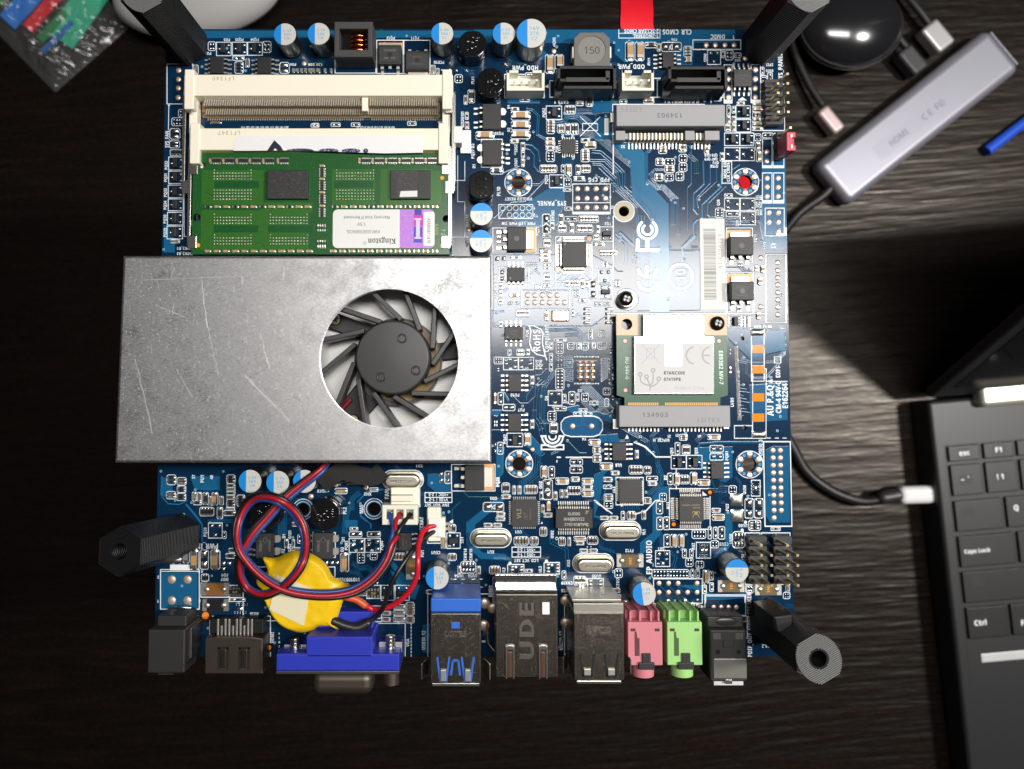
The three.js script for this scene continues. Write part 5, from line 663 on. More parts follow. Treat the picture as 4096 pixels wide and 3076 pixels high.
// ---- rear sockets
const stain = (base, rough, bump) => { const t = dataTex(256, 256, (u, v) => 0.5 + 0.25 * noise(u * 40, v * 40) + 0.2 * noise(u * 120, v * 120)); return M(base, rough, 1, { bumpMap: t, bumpScale: bump }); };
const shell = M([0.3, 0.265, 0.22], 0.28, 1), speck = dataTex(512, 512, (u, v) => 0.5 + 0.3 * noise(u * 60, v * 60) + 0.25 * noise(u * 140, v * 140));
const shellTop = (w, d, fn, c = [0.3, 0.265, 0.22], r = 0.24, s = 0.00007) => {
  const t = tex(512, Math.round(512 * d / w), (x, W, H) => { x.fillStyle = '#808080'; x.fillRect(0, 0, W, H); for (let i = 0; i < 9000; i++) { x.fillStyle = `rgba(${rnd() < 0.5 ? '0,0,0' : '255,255,255'},${0.13 * rnd()})`; x.fillRect(W * rnd(), H * rnd(), 1 + 3 * rnd(), 1 + 3 * rnd()); } fn(x, W, H); }, false);
  return M(c, r, 1, { bumpMap: t, bumpScale: s * 3 });
};
{ // power jack
  const h = 11, b = boxAt(591, 2518, 738, 2694, h), o = part(board, 'power_jack', mg([rbox(rq(b.w), h, rq(b.d), 0.5), mv(rbox(rq(b.w * 0.8), h * 0.7, 3, 0.4), 0, 0, -b.d / 2 - 1)]), M([0.02, 0.02, 0.02], 0.5), b.p);
  sub(o, 'metal_frame', mg([mv(box(0.5, h + 0.1, 0.6), b.w / 2 - 0.1, 0, b.d * 0.3), mv(box(b.w * 0.4, 0.4, 0.3), 0, h - 0.3, b.d / 2 + 0.1), mv(rbox(0.5, h * 0.7, b.d * 0.7, 0.1), b.w / 2 + 0.2, 0, -1)]), T.darkSteel);
  sub(o, 'terminal', tube([[-1, 3, -b.d / 2 - 3.2], [1, 3.4, -b.d / 2 - 3.4], [3, 3, -b.d / 2 - 3.2]], 0.35, 12), T.solder);
}
{ // display socket
  const h = 6.2, b = boxAt(820, 2547, 1050, 2696, h), w = b.w, d = b.d, o = part(board, 'video_socket', prism([[-w / 2, -d / 2 + 0.5], [-w * 0.3, -d / 2], [w * 0.3, -d / 2], [w / 2, -d / 2 + 0.5], [w / 2, d / 2], [-w / 2, d / 2]], h, 0.3), M([0.13, 0.105, 0.085], 0.42, 0.9), b.p);
  for (const s of [-1, 1]) { const z = sub(o, 'spring_tongue', rbox(1.5, 0.5, 4.6, 0.2), M([0.22, 0.19, 0.15], 0.3, 1), [s * 2.7, h - 0.15, 0.8]); sub(z, 'slot', mg([mv(box(0.6, 0.06, 5.6), -1.15, 0.1, 0), mv(box(0.6, 0.06, 5.6), 1.15, 0.1, 0), mv(box(2.8, 0.06, 0.6), 0, 0.1, -2.7)]), M([0.004, 0.004, 0.004], 0.8), [0, 0.06, 0]); }
  sub(o, 'rear_block', rbox(w * 0.94, 4.2, 3.8, 0.3), T.black, [0, 0, -d / 2 - 2]);
  for (let i = 0; i < 10; i++) sub(o, 'pin', rbox(0.55, 0.5, i % 3 === 1 ? 2.4 : 4.2, 0.15, 1), T.tin, [-4.8 + i * 0.98, 4, -d / 2 - (i % 3 === 1 ? 1.1 : 1.9)]);
}
{ // blue monitor socket
  const blue = M([0.02, 0.035, 0.42], 0.42), h = 12.4, f = boxAt(1104, 2615, 1597, 2684, h), u = boxAt(1224, 2548, 1490, 2616, h), m = f.p;
  const o = part(board, 'monitor_socket', mg([rbox(rq(f.w), h, rq(f.d), 0.4), mv(rbox(rq(u.w), h, rq(u.d + 1), 0.4), u.p[0] - m[0], 0, u.p[2] - m[2] + 0.4), mv(rbox(rq(u.w * 0.9), 4.6, 5, 0.4), u.p[0] - m[0], 0, u.p[2] - m[2] - u.d / 2 - 1.6)]), blue, m);
  sub(o, 'front_plate', rbox(rq(f.w), h, 0.8, 0.15), T.darkSteel, [0, 0, f.d / 2 + 0.4]);
  const s = boxAt(1242, 2690, 1490, 2788, 9.5); sub(o, 'shell', rbox(rq(s.w), 8, rq(s.d), 2.4, 4), M([0.11, 0.09, 0.072], 0.45, 0.8), [s.p[0] - m[0], 1.2, s.p[2] - m[2]]);
  for (const [x0, x1] of [[1525, 1598]]) { const q = boxAt(x0, 2690, x1, 2744, 8); sub(o, 'hex_nut', new THREE.CylinderGeometry(2.4 * MM, 2.4 * MM, q.d * MM, 6).rotateX(Math.PI / 2), M([0.12, 0.1, 0.085], 0.45, 0.85), [q.p[0] - m[0], 6, q.p[2] - m[2]]); }
  for (const [x, y] of [[1561, 2580], [1180, 2590]]) { const q = at(x, y, 8), b = sub(o, 'screw', mg([0, 1, 2, 3, 4].map((i) => new THREE.CylinderGeometry(1.25 * MM, 1.25 * MM, 0.6 * MM, 14).rotateX(Math.PI / 2).translate(0, 0, (i * 0.95 - 2) * MM)).concat([new THREE.CylinderGeometry(1 * MM, 1 * MM, 5 * MM, 12).rotateX(Math.PI / 2)])), T.steel, [q[0] - m[0], 8, q[2] - m[2]]); sub(b, 'bracket', mg([mv(rbox(1.8, 0.5, 2.6, 0.15), -2.1, -1.2, 0.8), mv(rbox(1.8, 0.5, 2.6, 0.15), 2.1, -1.2, 0.8)]), T.tin); }
}
function usbBox(name, x0, y0, x1, y1, h, label, fn, extra) {
  const b = boxAt(x0, y0, x1, y1, h), o = part(board, name, rbox(rq(b.w), h, rq(b.d), 0.25), shell, [b.p[0], BY, b.p[2]]);
  if (label) o.userData.label = label;
  sub(o, 'top_face', plane(b.w - 0.5, b.d - 0.5), shellTop(b.w, b.d, fn), [0, h + 0.012, 0]); extra(o, b.w, b.d, h); return o;
}
usbBox('usb_socket', 1721, 2453, 1924, 2734, 15.6, 'tall metal USB socket with a blue plastic back', (c, W, H) => {  }, (o, w, d, h) => {
  sub(o, 'embossed_lettering', letters('LOTES', 1.4, 0.05), T.steel, [0, h, -d * 0.2]);
  const bl = M([0.03, 0.14, 0.6], 0.35, 0, { transmission: 0 });
  sub(o, 'blue_back', rbox(w, h - 1, 3.4, 0.4), bl, [0, 0, -d / 2 - 1.7]); sub(o, 'blue_window', box(2, 0.05, 1.5), bl, [0, h + 0.02, -d * 0.33]);
  for (const s of [-1, 1]) { const q = sub(o, 'spring_tongue', rbox(1.4, 0.5, 2.8, 0.15), T.tin, [s * 3, h + 0.05, d * 0.38]); sub(q, 'slot', mg([mv(box(0.45, 0.06, 6), -1.1, 0, -1.4, 0.13), mv(box(0.45, 0.06, 6), 1.1, 0, -1.4, -0.13)]), bl, [0, 0.03, 0]); }
  sub(o, 'catch', mg([mv(box(0.5, 0.06, 3.6), -0.9, 0, 0, -0.12), mv(box(0.5, 0.06, 3.6), 0.9, 0, 0, 0.12), mv(box(1.4, 0.06, 0.5), 0, 0, -1.8)]), bl, [0, h + 0.02, d * 0.28]);
  sub(o, 'front_lip', rbox(w * 0.94, 0.8, 0.9, 0.2), T.steel, [0, h - 1, d / 2 + 0.4]); for (const s of [-1, 1]) sub(o, 'side_spring', rbox(0.4, 4, 4, 0.15), T.steel, [s * (w / 2 + 0.9), h - 6, d / 2 - 2]).rotation.z = -s * 0.35;
});
usbBox('network_socket', 1982, 2376, 2232, 2711, 13.4, 'tall metal network socket with embossed lettering', (c, W, H) => {  c.strokeStyle = '#fff'; c.lineWidth = 3; c.beginPath(); c.moveTo(10, 50); c.lineTo(60, 70); c.lineTo(110, 120); c.stroke(); }, (o, w, d, h) => {
  sub(o, 'embossed_lettering', letters('UDE', 3.6, 0.06, UPW, 1.5), T.darkSteel, [0, h, -d * 0.06]);
  for (const [s, x] of [[-1, -0.27], [1, 0.26]]) { const q = sub(o, 'spring_tongue', rbox(1.3, 0.5, 6.4, 0.3), M([0.16, 0.09, 0.06], 0.4, 0.8), [x * w, h - 0.1, d * 0.34]); sub(q, 'slot_edge', mg([mv(rbox(0.5, 0.5, 8.2, 0.2), -0.9, 0.1, -0.6), mv(rbox(0.5, 0.5, 8.2, 0.2), 0.9, 0.1, -0.6), mv(rbox(1.6, 0.5, 1.4, 0.3), 0, 0.1, -4.3)]), M([0.85, 0.84, 0.8], 0.25, 1)); }
  sub(o, 'window', rbox(1.8, 0.1, 3, 0.05), M([0.9, 0.9, 0.88], 0.3), [w * 0.31, h + 0.01, -d * 0.33]);
  sub(o, 'rear_shield', mg([mv(rbox(w, h * 0.94, 1, 0.3), 0, 0, -d / 2 - 0.6), mv(rbox(w * 1.02, 1.2, 3.6, 0.3), 0, h * 0.62, -d / 2 - 2.2)]), M([0.7, 0.7, 0.68], 0.18, 1)); for (const s of [-1, 1]) sub(o, 'side_spring', tube([[s * (w / 2), 6, d / 2 - 4], [s * (w / 2 + 1.6), 6.2, d / 2 - 6], [s * (w / 2 + 2), 6.4, d / 2 - 11]], 0.25, 16), T.steel);
});
usbBox('usb_socket', 2294, 2449, 2498, 2722, 15.6, 'tall metal USB socket with two black spring slots', (c, W, H) => {  }, (o, w, d, h) => {
  sub(o, 'embossed_lettering', letters('tyco', 2.2, 0.05), T.steel, [0, h, -d * 0.22]);
  sub(o, 'rear_shield', mg([mv(rbox(w, 0.6, 4, 0.15), 0, h - 0.9, -d / 2 - 0.1), mv(rbox(w, h * 0.8, 0.8, 0.2), 0, 0, -d / 2 - 2)]), M([0.6, 0.58, 0.52], 0.35, 1));
  for (const s of [-1, 1]) { const q = sub(o, 'spring_tongue', rbox(1.7, 0.5, 1.6, 0.15), T.tin, [s * 2.95, h + 0.02, d * 0.37]); sub(q, 'slot', mg([mv(box(0.5, 0.05, 5.4), -1.4, 0, -1.6, 0.1), mv(box(0.5, 0.05, 5.4), 1.4, 0, -1.6, -0.1), mv(box(2.6, 0.05, 0.6), 0, 0, 1.1)]), M([0.004, 0.004, 0.004], 0.8), [0, 0.01, 0]); }
  sub(o, 'front_lip', rbox(w * 0.9, 0.9, 1, 0.3), M([0.8, 0.75, 0.65], 0.25, 1), [0, h - 1, d / 2 + 0.5]); for (const s of [-1, 1]) sub(o, 'side_spring', rbox(0.4, 4, 4, 0.15), T.steel, [s * (w / 2 + 0.9), h - 7, d / 2 - 2.4]).rotation.z = -s * 0.35;
});
function jack(x0, x1, y0, y1, col, label) {
  const m = M(col, 0.5), h = 11.5, b = boxAt(x0, y0, x1, y1, h), w = b.w, d = b.d, o = part(board, 'audio_jack', mg([rbox(rq(w), h, rq(d), 0.25), mv(rbox(rq(w), h - 3.5, 2.4, 0.3), 0, 0, -d / 2 - 0.8)]), m, [b.p[0], BY, b.p[2]]);
  o.userData.label = label;
  sub(o, 'barrel', new THREE.CylinderGeometry(w * 0.32 * MM, w * 0.32 * MM, 3.4 * MM, 32).rotateX(Math.PI / 2), m, [0, h - w * 0.32 - 0.4, d / 2 + 1.6]);
  sub(o, 'lock_tab', mg([rbox(2.2, 0.6, 2.4, 0.15), mv(rbox(4, 0.8, 1.8, 0.2), 0, 0, 1.9)]), M([0.03, 0.03, 0.03], 0.4), [0.2, h - 0.15, d / 2 - 1.9]);
  sub(o, 'slot', prism([[-0.3, -3], [0.15, -3], [0.4, -1.4], [0.9, -1.4], [0.9, 3], [-0.3, 3]], 0.05), M(col.map((v) => v * 0.18), 0.7), [-w * 0.27, h + 0.01, 0]);
  for (const s of [-1, 1]) sub(o, 'notch', box(1.2, 0.05, 0.7), M([0.05, 0.03, 0.03], 0.6), [s * w * 0.35, h + 0.01, -d * 0.32]);
  sub(o, 'rear_prongs', mg([-0.4, -0.12, 0.2, 0.42].map((t) => mv(rbox(0.5, h - 1, 2.6, 0.15), t * w, 0, -d / 2 - 1.1))), m);
}
jack(2511, 2651, 2488, 2662, [0.62, 0.2, 0.24], 'pink audio jack with a black locking tab'); jack(2668, 2810, 2488, 2661, [0.33, 0.62, 0.2], 'green audio jack with a black locking tab');
{ // optical socket
  const h = 10, b = boxAt(2838, 2517, 2990, 2728, h), w = b.w, d = b.d, o = part(board, 'optical_socket', mg([rbox(rq(w), h, rq(d), 0.6), mv(rbox(rq(w), h - 2, 3, 0.5), 0, 0, -d / 2 - 1.2), mv(rbox(rq(w * 0.3), 1, 1.6, 0.2), 0, h - 0.7, -d * 0.22)]), M([0.025, 0.025, 0.026], 0.5), [b.p[0], BY, b.p[2]]);
  sub(o, 'metal_cap', rbox(rq(w * 0.9), 0.5, 5, 0.15), M([0.45, 0.43, 0.4], 0.35, 1), [0.3, h - 0.2, d * 0.24]); sub(o, 'shutter', rbox(rq(w * 0.8), 0.8, 1.4, 0.2), M([0.7, 0.7, 0.7], 0.4, 0.3), [0.2, h - 1.6, d / 2 + 0.5]); sub(o, 'shutter_catch', rbox(1.8, 0.8, 1.2, 0.2), T.steel, [0, h - 0.7, d / 2 - 0.1]);
  for (const s of [-1, 1]) { sub(o, 'window', box(1.9, 0.05, 1.6), M([0.1, 0.1, 0.09], 0.4), [s * w * 0.3, h + 0.01, -d * 0.37]); sub(o, 'hole', cyl(0.55, 0.05, 16), M([0.003, 0.003, 0.003], 0.8), [s * w * 0.28, h + 0.01, -d * 0.07]); }
  sub(o, 'round_seal', dome(6, 0.5, 2.4, 24), M([0.04, 0.04, 0.035], 0.3), [0.2, h - 2.1, -d / 2 - 1.4]);
}
// board sticker with a barcode
{
  const b = boxAt(2799, 874, 2903, 1238, 0.1), w = b.w, d = b.d;
  part(board, 'barcode_sticker', uvFlat(prism([[-w / 2, -d / 2], [w / 2, -d / 2], [w / 2, d / 2], [-w / 2, d / 2]], 0.1), w, d), M([1, 1, 1], 0.45, 0, { map: tex(160, 560, (c) => { c.fillStyle = '#d9d9d3'; c.fillRect(0, 0, 160, 560); c.fillStyle = '#5a5a56'; let y = 62; while (y < 500) { const h = 1 + 3 * rnd(); c.fillRect(22, y, 80, h); y += h + 1.5 + 4 * rnd(); } txt(c, '41 C10A708', 128, 200, 34, '#8d8d88', { rot: UPW, sp: 4 }); txt(c, 'Made in', 128, 420, 30, '#c0c0ba', { rot: UPW }); }) }), [b.p[0], BY, b.p[2]]);
}
// ---------------------------------------------------------------- black hexagonal posts at the corners
const hexPts = (r) => Array.from({ length: 6 }, (_, i) => [r * Math.cos(i * Math.PI / 3 + Math.PI / 6), r * Math.sin(i * Math.PI / 3 + Math.PI / 6)]);
const layered = M([0.005, 0.005, 0.0055], 0.42, 0, { specularIntensity: 0.6, bumpMap: tex(4, 256, (c) => { for (let i = 0; i < 256; i++) { const v = Math.round(128 + 127 * Math.sin(i * 0.7854)); c.fillStyle = `rgb(${v},${v},${v})`; c.fillRect(0, i, 4, 1); } }, false), bumpScale: 0.0005 });
layered.bumpMap.wrapS = layered.bumpMap.wrapT = THREE.RepeatWrapping;
const POSTS = [[755, 183, 'black hex post at the board corner beside the memory slots, near the plastic bag', 0, 0], [3046, 183, 'black hex post at the board corner beside the earbud case', 0, 0], [728, 2140, 'black hex post by the power jack, tilted outward', -0.10, -0.06], [3074, 2478, 'black hex post at the corner beside the optical socket, pale end with a round hole', 0, 0]];
for (const [px, py, label, tx, tz] of POSTS) {
  const c = at(px, py), o = thing('hex_post', label, 'standoff', [c[0], 0, c[2]], 'black hex posts holding the board'), R = 5.8, L = 30;
  const seg = (h) => { const g = prism(hexPts(R), h, 0.25, [[0, 0, 2.1]]), p = g.attributes.position, u = new Float32Array(p.count * 2); for (let i = 0; i < p.count; i++) { u[2 * i] = p.getX(i) * 30; u[2 * i + 1] = p.getY(i) / (0.75 * MM) / 32; } g.setAttribute('uv', new THREE.BufferAttribute(u, 2)); return g; };
  part(o, 'leg', seg(BY - 1.6), layered, [c[0], 0, c[2]]);
  const up = part(o, 'spacer', seg(L), layered, [c[0], BY + 0.02, c[2]]); up.rotation.set(tz, 0, -tx);
  const ridges = []; for (let i = -12; i <= 12; i++) { const t = i * 0.42, half = Math.min(Math.sqrt(Math.max(0, R * R - t * t)) * 0.86, 5); for (const [a, b] of Math.abs(t) < 2.3 ? [[-half, -Math.sqrt(Math.max(0, 5.3 - t * t))], [Math.sqrt(Math.max(0, 5.3 - t * t)), half]] : [[-half, half]]) if (b - a > 0.4) ridges.push(new THREE.CylinderGeometry(0.19 * MM, 0.19 * MM, (b - a) * MM, 6).rotateZ(Math.PI / 2).translate((a + b) / 2 * MM, 0, t * MM)); }
  if (!tx) sub(up, 'printed_end', mg(ridges.map((g) => g.rotateY(0.52))), M([0.16, 0.16, 0.155], 0.3), [0, L + 0.02, 0]);
}
{ // melted chip stuck on one post
  const c = at(3135, 2500, 20), o = scene.getObjectByName('hex_post_003'), pp = place.get(o);
  sub(o, 'printed_lug', prism([[-2.5, -2], [2.4, -2.6], [2.6, 2], [0, 3.2], [-2, 1.6]], 14, 0.6), layered, [c[0] - pp[0], BY + 6, c[2] - pp[2]]);
}
// ---------------------------------------------------------------- memory module
{
  const h = 4.4, b = boxAt(773, 592, 1797, 1017, h), w = b.w, d = b.d;
  const o = thing('memory_module', 'green memory module with a white label, held in the lower slot', 'memory module', [b.p[0], BY + h, b.p[2]]);
  const gm = tex(2048, 850, (c, W, H) => {
    c.fillStyle = '#1d5426'; c.fillRect(0, 0, W, H);
    const X2 = (x, y) => [(600 + x / 3.16 - 773) * 2, (525 + y / 3.16 - 592) * 2], X3 = (x, y) => [(1250 + x / 3.16 - 773) * 2, (525 + y / 3.16 - 592) * 2];
    c.fillStyle = '#306424'; for (const [f, x, y, ww, hh] of [[X2, 660, 490, 780, 440], [X2, 660, 1000, 780, 500], [X2, 1420, 900, 640, 130], [X2, 1420, 1000, 600, 500], [X3, 250, 480, 540, 450], [X3, 860, 480, 660, 450], [X3, 1200, 840, 430, 80], [X3, 1520, 500, 110, 400]]) { const [u, v] = f(x, y); c.fillRect(u, v, ww * 0.633, hh * 0.633); }
    c.fillStyle = '#175026'; for (const [f, x, y, ww, hh] of [[X2, 820, 630, 560, 90], [X2, 820, 1190, 560, 90], [X2, 1500, 1190, 560, 90], [X3, 270, 630, 500, 90]]) { const [u, v] = f(x, y); c.fillRect(u, v, ww * 0.633, hh * 0.633); }
    c.strokeStyle = '#0f4a24'; c.lineWidth = 4; for (let i = 0; i < 30; i++) { const x = W * rnd(), y = H * (0.2 + 0.7 * rnd()); c.beginPath(); c.moveTo(x, y); c.lineTo(x + 60 * rnd(), y); c.lineTo(x + 60 + 40 * rnd(), y + 60 * rnd()); c.stroke(); }
    c.fillStyle = '#7fbf92'; for (let i = 0; i < 700; i++) { const x = W * rnd(), y = H * (0.08 + 0.9 * rnd()); c.fillRect(x, y, 2.5, 2.5); }
    c.fillStyle = '#c08a2c'; for (let i = 0; i < 100; i++) c.fillRect(60 + i * 19.2, 0, 12, 34);
    c.fillStyle = '#e2a020'; for (const [f, x, y] of [[X2, 630, 1440], [X3, 1638, 590], [X3, 1638, 1448]]) { const [u, v] = f(x, y); c.beginPath(); c.arc(u, v, 16, 0, 7); c.fill(); }
    txt(c, '6Λ69', ...X3(1570, 1240), 40, '#8fae3a', { rot: DNW }); txt(c, '7 2 1', ...X3(1650, 1300), 40, '#8fc79a', { rot: DNW });
  });
  const hole = (px, py, r) => { const p = at(px, py, h); return [p[0] - b.p[0], p[2] - b.p[2], r]; };
  const pts = [[-w / 2, -d / 2], [w / 2, -d / 2], [w / 2, d / 2], [-w / 2, d / 2]];
  part(o, 'green_board', uvFlat(prism(pts, 1, 0, [hole(809, 660, 0.85), hole(786, 870, 1.8 * 0.6), hole(1785, 875, 1)]), w, d), M([1, 1, 1], 0.26, 0, { map: gm }), [b.p[0], BY + h - 1, b.p[2]]);
  host = o; lift = h; sheet(600, 525);
  for (let i = 0; i < 12; i++) { chipPart(737 + i * 114.5, 957, 78, 30, false, i % 3 ? 'C' : 'r'); chipPart(730 + i * 117, 1518, 78, 30, false, 'C'); }
  for (const x of [845, 1010, 1180, 1345, 1515, 1700]) { for (let i = 0; i < 4; i++) chipPart(x - 42 + i * 28, 375, 78, 22, true, 'r'); chipPart(x - 80, 375, 66, 26, true, 'C'); }
  for (const [y0] of [[490], [745], [1050], [1310]]) for (let j = 0; j < 4; j++) for (let i = 0; i < 13; i++) { if (y0 % 2 === 0 && j === 0 && i > 0 && i < 12) continue; const y = y0 + j * 38; pad(812 + i * 38.5, y, 22, 17); if (y0 > 1000) pad(1520 + i * 38.5, y, 22, 17); }
  sheet(1250, 525);
  for (let i = 0; i < 12; i++) { chipPart(285 + i * 115, 957, 76, 30, false, i % 4 ? 'C' : 'r'); chipPart(262 + i * 117, 1518, 76, 32, false, 'C'); }
  for (const x of [680, 845, 1015, 1185, 1350, 1515]) { for (let i = 0; i < 4; i++) chipPart(x - 42 + i * 28, 375, 78, 22, true, 'r'); chipPart(x - 84, 375, 66, 26, true, 'C'); }
  for (const y of [525, 690, 860, 1030]) { for (let i = 0; i < 4; i++) chipPart(122, y - 44 + i * 29, 78, 22, false, 'r'); chipPart(122, y - 85, 66, 26, false, 'C'); }
  for (let i = 0; i < 4; i++) { pad(68 + i * 30, 1185, 20, 50); pad(68 + i * 30, 1250, 20, 34); pad(68 + i * 30, 1385, 20, 34); pad(68 + i * 30, 1450, 20, 55); }
  for (const y0 of [490, 745]) for (let j = 0; j < 4; j++) for (let i = 0; i < 13; i++) { if (y0 === 490 && j === 0 && i > 0 && i < 12) continue; pad(305 + i * 38.5, y0 + j * 38, 22, 17); }
  host = board; lift = 0;
  const scr = (smear) => (c, W, H) => { c.fillStyle = '#242425'; c.fillRect(0, 0, W, H); const X0 = smear ? W * 0.68 : W; for (let i = 0; i < 700; i++) { c.strokeStyle = `rgba(${150 + 90 * rnd()},${150 + 90 * rnd()},${150 + 90 * rnd()},${0.25 * rnd()})`; c.lineWidth = 1 + 2 * rnd(); const x = X0 * rnd(), y = H * rnd(); c.beginPath(); c.moveTo(x, y); c.lineTo(Math.min(X0, x + 30 * (rnd() - 0.3)), y + 14 * (rnd() - 0.5)); c.stroke(); } if (smear) { c.fillStyle = '#dddddb'; c.beginPath(); c.moveTo(W * 0.25, H * 0.74); c.lineTo(X0, H * 0.72); c.lineTo(X0, H * 0.94); c.lineTo(W * 0.22, H * 0.95); c.fill(); c.fillStyle = '#242425'; c.fillRect(0, H * 0.3, W * 0.14, H * 0.65); } };
  for (const [ox, x0, x1, f] of [[600, 1480, 2000, scr(false)], [1250, 985, 1490, scr(true)]]) { sheet(ox, 525); const q = boxAt(...S(x0, 490), ...S(x1, 855), h + 1), m = part(o, 'memory_chip', rbox(rq(q.w), 1, rq(q.d), 0.12, 1), T.chip, [q.p[0], BY + h, q.p[2]]); sub(m, 'marking', plane(q.w - 0.3, q.d - 0.3), M([1, 1, 1], 0.45, 0, { map: tex(256, 180, f) }), [0, 1.012, 0]); }
  sheet(1250, 525); const q = boxAt(...S(258, 988), ...S(1543, 1476), h + 0.1), W = q.w, D = q.d, r = 1.3, cor = (cx, cz, a0) => [0, 1, 2, 3].map((i) => [cx + r * Math.cos(a0 + i * 0.5236), cz + r * Math.sin(a0 + i * 0.5236)]);
  part(o, 'label', uvFlat(prism([...cor(-W / 2 + r, -D / 2 + r, Math.PI), ...cor(W / 2 - r, -D / 2 + r, 1.5 * Math.PI), ...cor(W / 2 - r, D / 2 - r, 0), ...cor(-W / 2 + r, D / 2 - r, Math.PI / 2)], 0.1), W, D), M([1, 1, 1], 0.4, 0, { map: tex(1285, 488, (c) => {
    c.fillStyle = '#dfdfdd'; c.fillRect(0, 0, 1285, 488); const f = (s, x, y, k, o2 = {}) => txt(c, s, x, y, k, '#1c1c1c', { rot: R180, ...o2 });
    f('Warranty Void If Removed', 430, 100, 54, { sx: 0.92 }); f('1.5V', 365, 185, 56); f('KVR1333D3S8S9/2G', 385, 280, 56, { sx: 0.84 }); f('Kingston', 620, 400, 92, { font: 'serif', weight: 'bold', sx: 0.86 }); f('T E C H N O L O G Y', 590, 366, 18); c.strokeStyle = '#333'; c.lineWidth = 3; c.beginPath(); c.arc(405, 425, 20, 0, 7); c.stroke(); f('R', 405, 425, 22);
    const g = c.createLinearGradient(845, 0, 1150, 200); c.fillStyle = '#b06fd0'; c.fillRect(845, 0, 300, 488);
    for (let i = 0; i < 9000; i++) { c.fillStyle = ['#d77fe6', '#8f6fe0', '#e8a0d8', '#6f50c8', '#f0c0f0'][Math.floor(5 * rnd())]; c.globalAlpha = 0.5; c.fillRect(845 + 300 * rnd(), 488 * rnd(), 4, 4); } c.globalAlpha = 1;
    c.fillStyle = '#c02fae'; c.fillRect(1020, 60, 120, 150); c.fillStyle = '#4a3ab0'; c.fillRect(1020, 220, 110, 200); c.fillStyle = '#3c2c9c'; c.fillRect(1030, 0, 90, 70); c.fillStyle = '#cfc6d8'; c.fillRect(1030, 110, 90, 22); c.fillRect(1050, 130, 50, 230); c.fillRect(1030, 350, 90, 22); c.fillStyle = '#b889dd'; c.fillRect(1145, 0, 140, 488); c.fillStyle = '#e4e4e2'; c.beginPath(); c.roundRect(1145, 30, 140, 430, 22); c.fill(); txt(c, 'ASMK0811478', 1210, 270, 54, '#1a1a1a', { rot: DNW, sx: 0.92 });
  }) }), [q.p[0], BY + h, q.p[2]]);
}
